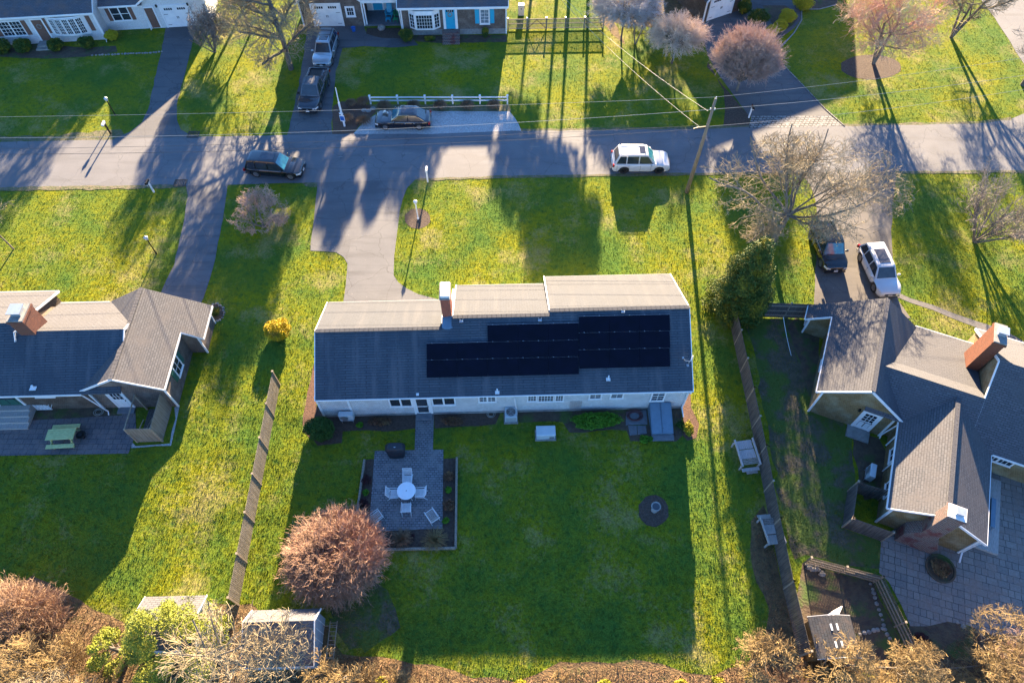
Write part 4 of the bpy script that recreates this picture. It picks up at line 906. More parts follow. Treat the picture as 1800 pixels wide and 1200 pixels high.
# ---------------------------------------------------------------- garden sheds
def shed(name, lab, fr, u0, u1, v0, v1, ze, zr, axis, wall, roof, ridge=None, doorside=None, trim='white'):
    H = thing(name, lab, 'shed', (*fr.world((u0+u1)/2, (v0+v1)/2), 0), fr.r)
    cu, cv = (u0+u1)/2, (v0+v1)/2; a0, a1, b0, b1 = u0-cu, u1-cu, v0-cv, v1-cv
    w = MB(); r = MB(); t = MB(); o = .15
    if axis == 'u':
        rd = 0 if ridge is None else ridge-cv
        w.extr([(b0,0),(b0,ze),(rd,zr-.08),(b1,ze),(b1,0)], 'u', a0, a1)
        s0 = (zr-ze)/(rd-b0); s1 = (zr-ze)/(b1-rd)
        r.slab([(a0-o,b0-o,ze-s0*o+.02),(a1+o,b0-o,ze-s0*o+.02),(a1+o,rd,zr),(a0-o,rd,zr)], .06); r.slab([(a0-o,rd,zr),(a1+o,rd,zr),(a1+o,b1+o,ze-s1*o+.02),(a0-o,b1+o,ze-s1*o+.02)], .06)
        for x in (a0-o, a1+o): t.beam((x,b0-o,ze-s0*o-.05), (x,rd,zr-.05), .04, .1); t.beam((x,rd,zr-.05), (x,b1+o,ze-s1*o-.05), .04, .1)
        t.beam((a0-o,b0-o-.02,ze-s0*o-.06), (a1+o,b0-o-.02,ze-s0*o-.06), .04, .1)
    else:
        rd = 0 if ridge is None else ridge-cu
        w.extr([(a0,0),(a0,ze),(rd,zr-.08),(a1,ze),(a1,0)], 'v', b0, b1)
        s0 = (zr-ze)/(rd-a0); s1 = (zr-ze)/(a1-rd)
        r.slab([(a0-o,b0-o,ze-s0*o+.02),(rd,b0-o,zr),(rd,b1+o,zr),(a0-o,b1+o,ze-s0*o+.02)], .06); r.slab([(rd,b0-o,zr),(a1+o,b0-o,ze-s1*o+.02),(a1+o,b1+o,ze-s1*o+.02),(rd,b1+o,zr)], .06)
        for y in (b0-o, b1+o): t.beam((a0-o,y,ze-s0*o-.05), (rd,y,zr-.05), .04, .1); t.beam((rd,y,zr-.05), (a1+o,y,ze-s1*o-.05), .04, .1)
    w.build('wall', M[wall], H); r.build('roof', M[roof], H); t.build('fascia', M[trim], H)
    EXCL.append([fr.world(*p) for p in ((u0,v0),(u1,v0),(u1,v1),(u0,v1))])
    return H, (a0, a1, b0, b1)
S1, b = shed('garden_shed', 'white walled shed with a long dark back roof and a ladder hung on its end', F1, -13.45, -10.1, 5.65, 8.15, 2.0, 2.85, 'u', 'tin', 'shingle_far', ridge=7.5)
mb = MB()
for s in (0, .42): mb.beam((b[1]+.42, -.95+s*0, .55+s*0), (b[1]+.42, 1.0, .55), .04, .06) if s == 0 else mb.beam((b[1]+.80, -.95, .55), (b[1]+.80, 1.0, .55), .04, .06)
for i in range(9): mb.beam((b[1]+.42, -.85+i*.22, .55), (b[1]+.80, -.85+i*.22, .55), .03, .03)
for y in (-.8, .8): mb.beam((b[1], y, .3), (b[1]+.80, y, .52), .04, .04)
ld = mb.build('ladder_rack', M['rail'], S1)
for i in range(5):
    mb = MB(); mb.box((b[1]+.015, b[2]+.3+i*.46, .9), (.02,.03,1.7)); mb.build('batten', M['white'], S1)
S2, b = shed('garden_shed', 'white shed with a pale grey roof half hidden behind the yellow green pine', F1, -19.3, -16.3, 6.6, 9.0, 1.95, 2.75, 'u', 'white_clap', 'shingle_left', ridge=7.75)
S3, b = shed('garden_shed', 'small dark roofed shed with four clear roof strips and its door standing open', F1, 15.95, 17.9, 5.25, 7.0, 1.95, 2.3, 'v', 'cedar_tan', 'shingle_shed')
for sx in (-.17, .14):
    for y in (-.42, .42):
        mb = MB(); mb.box((sx, y, 2.27+(.0 if sx < 0 else .01)), (.09,.32,.03)); mb.build('skylight', M['white_pl'], S3)
mb = MB(); mb.box((.62, 1.2, 1.0), (.05,.75,1.85), R(-38)); mb.build('door', M['white'], S3)

# ---------------------------------------------------------------- fences
def stockade(name, lab, path, frame, h, mat, rail='rail', post_step=2.47, bw=.10, side=1, rails=True, gap=.015, cap=False, start=None):
    t = thing(name, lab, 'fence', (*frame.world(*path[0]), 0), frame.r); ox, oy = path[0]
    rng = random.Random(7)
    for a, b in zip(path, path[1:]):
        L = math.dist(a, b); n = max(1, round(L/post_step)); d = ((b[0]-a[0])/L, (b[1]-a[1])/L); nx, ny = -d[1]*side, d[0]*side
        for i in range(n):
            s0, s1 = L*i/n, L*(i+1)/n; hh = h+rng.uniform(-.03, .03); mb = MB(); k = int((s1-s0)/bw)
            for j in range(k):
                s = s0+(j+.5)*(s1-s0)/k; x = a[0]-ox+d[0]*s; y = a[1]-oy+d[1]*s; z = hh+rng.uniform(-.012, .012)
                mb.box((x, y, z/2+.03), (bw-gap, .018, z), math.atan2(d[1], d[0]))
            mb.build('board_panel', M[mat], t, uv=False)
            if rails:
                mb = MB()
                for z in (.35, h*.52, h-.25):
                    mb.beam((a[0]-ox+d[0]*s0+nx*.04, a[1]-oy+d[1]*s0+ny*.04, z), (a[0]-ox+d[0]*s1+nx*.04, a[1]-oy+d[1]*s1+ny*.04, z), .05, .07)
                mb.build('rail', M[rail], t, uv=False)
        for i in range(n+1):
            s = L*i/n; mb = MB(); x = a[0]-ox+d[0]*s+nx*.012; y = a[1]-oy+d[1]*s+ny*.012
            mb.box((x, y, (h+.08)/2), (.055, .09, h+.08)); mb.box((x, y, h+.10), (.12, .12, .03)); mb.build('post', M[rail], t, uv=False)
    return t
stockade('stockade_fence', 'long weathered stockade fence on the lawn between the brown house and the middle house', [(-14.95,23.1),(-15.02,9.0)], F1, 1.75, 'fence', side=1, rails=False)
stockade('stockade_fence', 'long dark stockade fence between the middle lawn and the tan house yard', [(16.3,27.7),(16.1,21),(15.95,17),(15.72,12.5),(15.6,9),(15.6,5.5)], F1, 1.75, 'fence_d', side=1, rails=False)
a = FR.loc(*G(1363, 556)); b = FR.loc(*G(1417, 556))
stockade('stockade_fence', 'short dark fence with bracing joining the evergreen to the tan house', [(*F1.loc(*G(1330,557)),),(*F1.loc(*G(1424,560)),)], F1, 1.7, 'fence_d', side=-1, bw=.14, gap=-.004)
stockade('picket_fence', 'low dark picket fence with three rails round the soil bed of the tan house', [F1.loc(*G(1412,990)), F1.loc(*G(1535,1023)), F1.loc(*G(1612,1185))], F1, 1.25, 'fence_d', side=-1, bw=.085, gap=.03, post_step=2.4)
t = stockade('bin_enclosure', 'dark board enclosure against the rear wing of the tan house', [(2.38,-4.2),(2.4,-6.6),(4.62,-6.55)], FR, 1.6, 'fence_d', side=-1, rails=False, bw=.13)
stockade('bin_enclosure', 'short dark board screen just behind the white heat pump', [(2.4,-4.15),(4.15,-4.0)], FR, 1.45, 'fence_d', side=-1, rails=False, bw=.13)
# picket mesh fence across the street
t = thing('wire_mesh_fence', 'long wooden framed mesh fence with a gate beyond the sunny lawn', 'fence', (*F1.world(1.37,63.3), 0), F1.r)
for i in range(6):
    x = 9.5*i/5; mb = MB(); mb.box((x, 0, .6), (.12,.12,1.2)); mb.build('post', M['fence'], t, uv=False); m2 = MB(); m2.box((x, 0, 1.23), (.16,.16,.07)); m2.build('post_cap', M['white'], t, uv=False)
mb = MB()
for z in (.12, .62, 1.08): mb.beam((0,0,z), (9.5,0,z), .04, .08)
mb.beam((9.5,0,.1), (9.5,0,1.1), .05, .05); mb.beam((9.5,.05,1.05), (9.4,2.6,1.15), .05, .12); mb.beam((9.5,.05,.2), (9.4,2.6,.2), .05, .1); mb.build('rail', M['rail'], t, uv=False)
mb = MB()
for i in range(92): mb.box((.06+i*.1035, .03, .6), (.050,.012,.98))
mb.build('mesh', M['fence'], t, uv=False)
mb = MB(); mb.beam((1.95,-.05,.15), (2.85,-.05,1.05), .04, .06); mb.beam((3.75,-.05,.15), (2.85,-.05,1.05), .04, .06); mb.build('gate_brace', M['fence_d'], t, uv=False)
# white rail fence
t = thing('rail_fence', 'white two rail fence behind the crushed shell parking strip', 'fence', G3(652, 183)); o = Vector(G3(652, 183)); e = Vector(G3(892, 182.5)); 
for i in range(6):
    p = (e-o)*(i/5); mb = MB(); mb.box((p.x, p.y, .43), (.13,.13,.86)); mb.box((p.x, p.y, .88), (.19,.19,.04)); mb.box((p.x, p.y, .92), (.12,.12,.05)); mb.build('post', M['white'], t, uv=False)
for i in range(5):
    for z in (.36, .70):
        p, q = (e-o)*(i/5), (e-o)*((i+1)/5); mb = MB(); mb.beam((p.x+.06,p.y,z), (q.x-.06,q.y,z), .04, .13); mb.build('rail', M['white'], t, uv=False)
# ---------------------------------------------------------------- vehicles (x forward)
def car(name, lab, cat, loc, heading, L, Wd, Ht, mat, kind='suv', roofmat=None, glass='glass', sunroof=None, rails=False, rim='rim', plate=True, boxy=False):
    t = thing(name, lab, cat, (loc[0], loc[1], loc[2] if len(loc) > 2 else .02), heading); pm = M[mat]
    hw = Wd/2; belt = Ht*.56 if kind != 'sedan' else Ht*.60; wr = .37 if kind != 'sedan' else .33; gc = .24 if kind != 'sedan' else .18
    fx, rx = L*.5-L*.185, -L*.5+L*.205     # wheel centres
    if kind == 'sedan': cab = (-L*.42, L*.20, -L*.25, L*.045)        # base rear, base front, roof rear, roof front
    elif kind == 'pickup': cab = (-L*.115, L*.245, -L*.085, L*.125)
    else: cab = (-L*.475, L*.235, -L*.40, L*.09)
    hoodz = belt*.985
    def ztop(x):
        k = x/L
        if kind == 'pickup' and k < -.115: return belt*1.0
        if k > .235: s = (k-.235)/.265; return hoodz*(1-.05*s-.16*s**4)
        if k < -.42: s = (-.42-k)/.08; return belt*(1-.10*max(0, s)**2)
        return belt
    def hwid(x):
        k = abs(x)/(L/2); return hw*(1-.16*max(0, (k-.80)/.20)**2.2) if boxy else hw*(1-.05*max(0, (k-.35)/.65)**2-.18*max(0, (k-.74)/.26)**2)
    xs = sorted(set([-L/2, -L/2+.05, -L/2+.14, L/2-.05, L/2-.14, L/2]+[-L/2+L*i/22 for i in range(1, 22)]+[c+wr*1.16*math.cos(R(a)) for c in (fx, rx) for a in range(0, 181, 22)]))
    V = []; n = 10
    for x in xs:
        zb = gc
        for c in (fx, rx):
            q = (wr*1.16)**2-(x-c)**2
            if q > 0: zb = max(zb, wr+math.sqrt(q)-.02)
        zt = ztop(x); w = hwid(x); e = max(0, (abs(x)-(L/2-.14))/.14); zb2 = gc+.10*e; zb = max(zb, zb2); zt -= .10*e*e; zm = zb+(zt-zb)*.55
        half = [(w*.93, zb), (w, zb+(zt-zb)*.16), (w*1.0, zm), (w*.975, zt-.10*(zt-zb)-.02), (w*.90, zt)]
        V += [(x, -y, z) for y, z in half]+[(x, y, z) for y, z in reversed(half)]
        V[-5:] = [(x, y, z+(.015 if abs(y) < w*.92 else 0)) for x, y, z in V[-5:]]
    Fc = []
    for i in range(len(xs)-1):
        for k in range(n): j = (k+1) % n; Fc.append((i*n+k, i*n+j, (i+1)*n+j, (i+1)*n+k))
    Fc += [tuple(range(n)), tuple(range(len(xs)*n-1, (len(xs)-1)*n-1, -1))]
    mb = MB()
    if kind == 'pickup':
        # cut the body at the bed: front part closed, bed is a part of its own
        mb.add(V, Fc); body = mb.build('body', pm, t, bevel=.05, smooth=True, seg=3)
        bed = MB(); x0, x1 = -L/2+.03, -L*.118; z0, z1 = belt-.02, belt+.10
        for s in (-1, 1): bed.bb(x0, x1, s*(hw*.80), s*(hw*.965), z0, z1)
        bed.bb(x0, x0+.09, -hw*.80, hw*.80, z0, z1); bed.bb(x1-.06, x1, -hw*.80, hw*.80, z0, z1); bd = bed.build('cargo_bed', pm, t, bevel=.015)
        fl = MB(); fl.bb(x0+.10, x1-.07, -hw*.79, hw*.79, z0+.018, z0+.03)
        for k in range(9): fl.bb(x0+.12, x1-.09, -hw*.72+k*hw*.18-.02, -hw*.72+k*hw*.18+.02, z0+.03, z0+.04)
        fl.build('bed_floor', M['blackm'], bd)
    else: mb.add(V, Fc); body = mb.build('body', pm, t, bevel=.06, smooth=True, seg=3)
    # greenhouse
    b0, b1, r0, r1 = cab; wb, wt = hw*.885, hw*.70; zr = Ht
    def cabp(x, z0=belt-.03):
        return None
    V = []
    prof = [(b0, belt-.03, wb), (b0+(r0-b0)*.5, belt+(zr-belt)*.52, (wb+wt)/2+.02), (r0, zr-.04, wt), (r0+.18, zr, wt*.97), ((r0+r1)/2, zr+.02, wt*.98), (r1-.18, zr, wt*.97), (r1, zr-.04, wt), (b1+(r1-b1)*.5, belt+(zr-belt)*.50, (wb+wt)/2+.02), (b1, belt-.03, wb)]
    # side faces follow belt -> roof; build as loft of stations: each x gives top z and half width at top
    st = [(b0, belt-.02, wb), (r0, zr-.03, wt), (r0+.2, zr, wt), ((r0+r1)/2, zr+.02, wt), (r1-.2, zr, wt), (r1, zr-.03, wt), (b1, belt-.02, wb)]
    V = []
    for x, z, y in st: V += [(x, -y, z), (x, -y*.6, z+.02), (x, y*.6, z+.02), (x, y, z)]
    Fc = [(i*4+k, (i+1)*4+k, (i+1)*4+k+1, i*4+k+1) for i in range(6) for k in range(3)]
    m = len(V); V += [(b0+(b1-b0)*q, s*wb, belt-.03) for s in (-1, 1) for q in (0, .2, .4, .6, .8, 1)]
    L0 = [m+i for i in range(6)]; R0 = [m+6+i for i in range(6)]
    for base, k in ((L0, 0), (R0, 3)):
        poly = [i*4+k for i in range(7)]; Fc.append(tuple(poly+base[::-1])) if k == 0 else Fc.append(tuple(poly[::-1]+base))
    Fc.append(tuple(L0+R0[::-1]))
    cb = MB(); cb.add(V, Fc); cabin = cb.build('roof', M[roofmat] if roofmat else pm, t, bevel=.07, smooth=True, seg=3)
    def quadglass(name, P, mt='glass', off=.012, par=t):
        a, b_, c, d = [Vector(p) for p in P]; n_ = (b_-a).cross(d-a).normalized(); cen = (a+b_+c+d)/4
        if n_.dot(cen-Vector(((b0+b1)/2, 0, belt))) < 0: n_ = -n_
        mb = MB(); Q = [p+n_*off for p in (a, b_, c, d)]; Q2 = [p-n_*.05 for p in (a, b_, c, d)]
        mb.add(Q+Q2, [(0,1,2,3),(7,6,5,4)]+[(i, (i+1) % 4, (i+1) % 4+4, i+4) for i in range(4)]); return mb.build(name, M[mt], par)
    def lerp(a, b_, s): return a+(b_-a)*s
    def front(s, ys, x0=b1, x1=r1): w_ = lerp(wb, wt, s); return (lerp(x0, x1, s), ys*w_, lerp(belt-.02, zr-.03, s)+.02*(abs(ys) < .65))
    quadglass('windscreen', [front(.08,-.88), front(.08,.88), front(.93,.86), front(.93,-.86)], glass, .02)
    quadglass('rear_window', [front(.22 if kind != 'sedan' else .12,-.84,b0,r0), front(.22 if kind != 'sedan' else .12,.84,b0,r0), front(.9,.84,b0,r0), front(.9,-.84,b0,r0)], 'glass', .02)
    # side windows
    zb_, zt_ = belt+.04, zr-.11; sl = lambda z: lerp(wb, wt, (z-belt)/(zr-belt-.03))
    def sx(x, z, s): return (x, s*sl(z), z)
    fxz = lambda z: lerp(b1, r1, (z-belt)/(zr-belt)); rxz = lambda z: lerp(b0, r0, (z-belt)/(zr-belt))
    xa0, xa1 = rxz(zb_)+.16, rxz(zt_)+.14; xb0, xb1 = fxz(zb_)-.16, fxz(zt_)-.10
    cuts = {'suv': [0, .27, .61, 1], 'sedan': [0, .50, 1], 'pickup': [0, .44, 1]}[kind]
    for s in (-1, 1):
        for c0, c1 in zip(cuts, cuts[1:]):
            g = .045
            P = [sx(lerp(xa0, xb0, c0)+(g if c0 else 0), zb_, s), sx(lerp(xa0, xb0, c1)-(g if c1 < 1 else 0), zb_, s), sx(min(lerp(xa0, xb0, c1)-(g if c1 < 1 else 0), xb1), zt_, s), sx(max(lerp(xa0, xb0, c0)+(g if c0 else 0), xa1), zt_, s)]
            quadglass('side_window', P, 'glass', .012)
        mb = MB(); mb.box((b1-.28, s*(hw+.10), belt+.07), (.13,.22,.15)); mb.build('wing_mirror', pm if mat != 'p_grey' else M['blackm'], t, bevel=.03)
        hb = MB(); zf = ztop(L/2-.2)
        hb.add([(L/2-.30,s*hw*.975,zf-.19),(L/2-.01,s*hw*.80,zf-.22),(L/2+.008,s*hw*.50,zf-.22),(L/2+.006,s*hw*.50,zf-.12),(L/2-.06,s*hw*.80,zf-.085),(L/2-.34,s*hw*.965,zf-.06)], [(0,1,4,5),(1,2,3,4)]) ; hb.build('headlight', M['lamp'], t)
        tb = MB(); tb.box((-L/2+.06, s*hw*.86, belt-.14), (.16,.20,.24)); tb.build('taillight', M['tail'], t, bevel=.02)
        for dx in ([.0] if kind != 'sedan' else [0]):
            hd = MB()
            for q in (.30, .62): hd.box((lerp(xa0, xb0, q), s*(hw*.985), belt-.13), (.17,.035,.035))
            hd.build('door_handle', pm if mat != 'p_plum' else M['alu'], t)
            dl = MB()
            for q in (.02, .34, .66, .95): dl.box((lerp(xa0, xb0, q), s*hw*.992, (belt+gc)/2+.02), (.018,.028,(belt-gc)*.78))
            dl.build('door_seam', M['blackm'], t)
    mb = MB(); mb.box((L/2-.02, 0, ztop(L/2-.2)-.22), (.05, hw*.92, .16)); mb.box((L/2-.03, 0, gc+.14), (.05, hw*1.1, .10)); mb.build('grille', M['blackm'], t)
    mb = MB(); mb.box((L/2+.015, 0, ztop(L/2-.2)-.22), (.03,.16,.06)); mb.build('badge', M['alu'], t)
    if plate: mb = MB(); mb.box((L/2+.02, 0, gc+.22), (.02,.30,.14)); mb.build('number_plate', M['plate'], t)
    mb = MB(); mb.bb(-L/2-.02, -L/2+.02, -.25, .25, belt-.42, belt-.28); mb.build('rear_plate', M['plate'], t)
    for (x, s) in ((fx,-1),(fx,1),(rx,-1),(rx,1)):
        mb = MB(); y = s*(hw-.13)
        prof = [(wr*.62,-.11),(wr*.90,-.115),(wr,-.07),(wr,.07),(wr*.90,.115),(wr*.62,.11)]
        P = []; N = 24
        for r_, q in prof:
            for k in range(N): th = 2*math.pi*k/N; P.append((x+r_*math.cos(th), y+q, wr+r_*math.sin(th)))
        Fc = [(i*N+k, i*N+(k+1) % N, ((i+1) % 6)*N+(k+1) % N, ((i+1) % 6)*N+k) for i in range(6) for k in range(N)]
        mb.add(P, Fc); wh = mb.build('wheel', M['tread'], t, smooth=True)
        rm = MB()
        for k in range(6):
            a = 2*math.pi*k/6; rm.beam((x+.05*math.cos(a), y+s*.085, wr+.05*math.sin(a)), (x+wr*.62*math.cos(a), y+s*.095, wr+wr*.62*math.sin(a)), .05, .03, up=(0,1,0))
        P = [(x+wr*.63*math.cos(2*math.pi*k/N), y+s*.06, wr+wr*.63*math.sin(2*math.pi*k/N)) for k in range(N)]; P2 = [(p[0], y+s*.10, p[2]) for p in P]
        P3 = [(x+(p[0]-x)*.86, y+s*.10, wr+(p[2]-wr)*.86) for p in P]; P4 = [(p[0], y+s*.05, p[2]) for p in P3]
        rm.add(P+P2+P3+P4, [(i*N+k, i*N+(k+1) % N, (i+1)*N+(k+1) % N, (i+1)*N+k) for i in range(3) for k in range(N)]+[tuple(range(3*N, 4*N))])
        rm.build('rim', M[rim], wh)
    mb = MB(); mb.bb(-L*.40, L*.40, -hw*.86, hw*.86, gc-.02, gc+.28); mb.build('underbody', M['blackm'], t)
    mb = MB(); mb.box((L/2-.24, 0, gc+.05), (.5, hw*1.72, .06)); mb.box((-L/2+.24, 0, gc+.05), (.5, hw*1.72, .06)); mb.build('bumper_lip', M['blackm'], t, bevel=.02)
    if sunroof:
        q0, q1 = sunroof; x0, x1 = lerp(r0, r1, q0), lerp(r0, r1, q1)
        mb = MB(); mb.bb(x0, x1, -wt*.62, wt*.62, zr+.008, zr+.048); mb.build('sunroof', M['sunroof'], t, bevel=.008)
    if rails:
        for s in (-1, 1):
            mb = MB(); mb.tube([(r0+.12, s*wt*.88, zr), (r0+.2, s*wt*.88, zr+.08), (r1-.3, s*wt*.88, zr+.08), (r1-.2, s*wt*.88, zr)], .022, 6); mb.build('roof_rail', M['alu'] if rails == 1 else M['blackm'], t)
        if rails == 2:
            for q in (.25, .55): mb = MB(); mb.beam((lerp(r0, r1, q), -wt*.9, zr+.10), (lerp(r0, r1, q), wt*.9, zr+.10), .06, .03); mb.build('cross_bar', M['blackm'], t)
    return t
def at(p, q): a, b = G(*p), G(*q); return ((a[0]+b[0])/2, (a[1]+b[1])/2)
car('parked_car', 'white boxy off-road car parked at the near edge of the street beside the utility pole', 'car', (10.68, 43.72, .02), R(0), 4.75, 1.88, 1.78, 'p_white', sunroof=(.72,.92), rails=1, rim='rim_dark', glass='glass_teal', boxy=True)
car('parked_car', 'black estate car parked on the street in front of the small bare tree', 'car', (-19.65, 43.15, .02), R(-6), 4.75, 1.88, 1.58, 'p_black', sunroof=(.40,.92), glass='glass_teal')
car('parked_car', 'dark plum saloon parked on the white crushed shell strip', 'car', (-9.55, 49.15, .03), R(180), 4.85, 1.84, 1.42, 'p_plum', kind='sedan', sunroof=(.12,.9), glass='glass_teal')
car('pickup_truck', 'charcoal pickup truck with a dusty roof and open bed in the driveway across the street', 'pickup truck', (-17.95, 52.95, .016), R(-94), 5.4, 1.95, 1.82, 'p_grey', kind='pickup', roofmat='p_roof')
car('parked_car', 'silver estate car with black roof bars in front of the white garage door', 'car', (-17.85, 59.2, .016), R(-92), 4.75, 1.84, 1.62, 'p_silver', sunroof=(.62,.88), rails=2)
car('pickup_truck', 'short black pickup truck with a turquoise windscreen under the big bare tree', 'pickup truck', (23.95, 34.35, .018), R(-88), 4.5, 1.85, 1.75, 'p_black', kind='pickup', glass='glass_teal')
car('parked_car', 'white car with a large sunroof parked beside the lawn in front of the tan house', 'car', (27.2, 32.15, .018), R(-86), 4.65, 1.84, 1.50, 'p_white', sunroof=(.30,.88), glass='glass')
# ---------------------------------------------------------------- street furniture, wires
def pole():
    bx, by = 14.27, 40.73; t = thing('utility_pole', 'tall weathered wooden utility pole leaning slightly at the near edge of the street', 'utility pole', (bx, by, 0))
    mb = MB(); mb.tube([(0,0,-.1), (.08,.0,4.5), (.12,-.02,9.05)], [.17,.14,.10], 10); mb.build('pole_shaft', M['pole'], t, smooth=True)
    mb = MB(); mb.cyl(.12,-.02,9.05,9.22,.05,.03,8); mb.cyl(.26,-.02,8.1,8.25,.05,.04,8); mb.cyl(-.05,0,8.1,8.25,.05,.04,8); mb.build('insulator', M['plastic'], t)
    mb = MB(); mb.beam((-.55,-.05,6.55), (.1,-.05,6.65), .08, .10); mb.tube([(-.9,-.15,6.5), (-.55,-.1,6.6)], .06, 8); mb.build('cable_bracket', M['blackm'], t)
pole()
def wire(lab, P, Q, sag, mat='wire', r=.016, cat='wire', group='overhead wires along the street', n=28):
    P, Q = Vector(P), Vector(Q); mb = MB(); pts = []
    for i in range(n+1): s = i/n; p = P.lerp(Q, s); p.z -= sag*4*s*(1-s); pts.append(p)
    mb.tube(pts, r, 4, cap=False); o = mb.build('overhead_wire', M[mat], None, uv=False, smooth=True); tag(o, lab, cat, group)
T9 = (14.39, 40.7, 9.2)
def through(P, px, py, z, k=1.25): q = G3(px, py, z); return tuple(P[i]+(q[i]-P[i])*k for i in range(3))
W2, W3, W4 = (14.3, 40.7, 8.15), (14.0, 40.7, 6.75), (13.9, 40.6, 6.5)
wire('topmost thin pale wire running left from the tip of the utility pole', T9, through(T9, 0, 201, 8.6), .35, r=.012)
wire('pale twisted wire running left from the insulators below the pole tip', W2, through(W2, 0, 231, 7.7), .9, r=.016)
wire('upper dark cable running left over the asphalt from the pole bracket', W3, through(W3, 0, 256, 6.3), .5, 'wire_d', .014)
wire('lowest dark cable running left over the asphalt from the pole bracket', W4, through(W4, 0, 262, 5.8), .8, 'wire_d', .018)
wire('topmost thin pale wire running right from the tip of the utility pole', T9, through(T9, 1800, 98, 8.9), .3, r=.012)
wire('pale twisted wire running right from the insulators below the pole tip', W2, through(W2, 1800, 128, 7.8), .4, r=.016)
wire('thick cable running right from the bracket of the utility pole', (14.4, 40.7, 6.65), through((14.4, 40.7, 6.65), 1800, 152, 6.2), .5, 'wire', .016)
wire('pale service wire slanting from the pole bracket up towards the mesh fence', (13.8, 40.7, 6.6), (2.0, 66, 4.8), .7, 'wire', .014, group='service wires from the pole')
wire('second pale service wire slanting from the pole insulators towards the mesh fence', (14.1, 40.7, 8.0), (1.6, 66.2, 5.2), .8, 'wire', .013, group='service wires from the pole')
wire('white cable drooping from the dark side fence across the shady grass', G3(1377,557,1.5), G3(1391,625,.05), .1, 'white', .022, 'cable', 'loose cables', 8)

def lantern(lab, px, h, post='white', shaft=.05, head='white'):
    x, y = G(*px); t = thing('lamp_post', lab, 'lamp post', (x, y, 0), 0, 'garden lamp posts')
    mb = MB(); mb.cyl(0,0,0,h-.36,shaft,n=10); mb.cyl(0,0,0,.12,shaft*1.6,n=10); mb.build('post', M[post], t, smooth=False)
    mb = MB(); mb.lathe((0,0,h-.36), [(.04,0),(.10,.03),(.14,.26),(.11,.27)], 6); o = mb.build('lantern', M['lamp'], t)
    mb = MB(); mb.lathe((0,0,h-.10), [(.17,0),(.10,.07),(.02,.13),(.025,.17),(.0,.19)], 6); mb.build('lantern_roof', M[head], t)
    mb = MB()
    for k in range(6): a = k*math.pi/3; mb.beam((.10*math.cos(a), .10*math.sin(a), h-.33), (.14*math.cos(a), .14*math.sin(a), h-.10), .018, .018)
    mb.build('lantern_frame', M[head], t)
lantern('white lamp post with a clear lantern in the round mulch bed', (735, 385), 2.05)
lantern('black lamp post with a pale lantern on the shaded lawn of the white house', (203, 203), 1.9, 'blackm', .045, 'plastic')
lantern('black lamp post on the front lawn of the brown house', (275, 446), 1.95, 'blackm', .045, 'plastic')
def mailbox(lab, px, h, post, box, ang=0):
    x, y = G(*px); t = thing('mailbox', lab, 'mailbox', (x, y, 0), R(ang), 'kerbside mailboxes')
    mb = MB(); mb.box((0,0,h/2), (.11,.11,h)); mb.box((0,.12,h-.02), (.10,.5,.08)); mb.build('post', M[post], t)
    mb = MB(); prof = [(-.09,0),(.09,0),(.09,.13),(.06,.19),(0,.215),(-.06,.19),(-.09,.13)]
    mb.extr([(a, b+h+.02) for a, b in prof], 'v', -.12, .40); mb.build('box', M[box], t)
    mb = MB(); mb.box((.105,.1,h+.2), (.015,.04,.16)); mb.build('flag', M['tail'], t)
    mb = MB(); mb.box((0,.405,h+.11), (.15,.02,.15)); mb.build('door', M[box], t)
mailbox('white mailbox post at the edge of the middle front lawn', (752, 320), 1.15, 'white', 'white')
mailbox('white mailbox post with a dark box at the corner of the brown house lawn', (271, 338), 1.15, 'white', 'blackm', 180)
mailbox('black mailbox with a white top at the verge of the white house', (195, 236), 1.15, 'blackm', 'white', 180)
mailbox('white mailbox post with a dark box beside the cobble apron', (1316, 207), 1.15, 'white', 'blackm', 180)
def signpost():
    x, y = G(606, 222); t = thing('sign_post', 'tall white sign post with a small blue sign at the end of the truck driveway', 'sign post', (x, y, 0), R(-8))
    mb = MB(); mb.box((0,0,1.25), (.13,.13,2.5)); mb.tube([(0,0,2.5), (0,.05,3.3), (-.05,.2,3.8)], [.05,.045,.03], 8); mb.build('post', M['white'], t)
    mb = MB(); mb.box((.0,-.10,.92), (.42,.04,.62)); o = mb.build('sign_board', M['white'], t); mb = MB(); mb.box((0,-.125,.92), (.34,.012,.44)); mb.build('blue_panel', M['blue_sign'], o)
    mb = MB(); mb.box((.0,-.09,1.42), (.36,.03,.16)); mb.build('name_plate', M['white'], t)
signpost()
for (px, py), s in (((640,194),'left'), ((648,195),'middle'), ((655.5,191),'right')):
    mb = MB(); mb.lathe((0,0,0), [(.24,0),(.25,.03),(.22,.05),(0,.052)], 14); o = mb.build('stepping_stone', M['concrete']); o.location = G3(px, py, .012); tag(o, f'round pale stepping stone, the {s} one of three beside the shell strip', 'stepping stone', 'stepping stones by the shell strip')

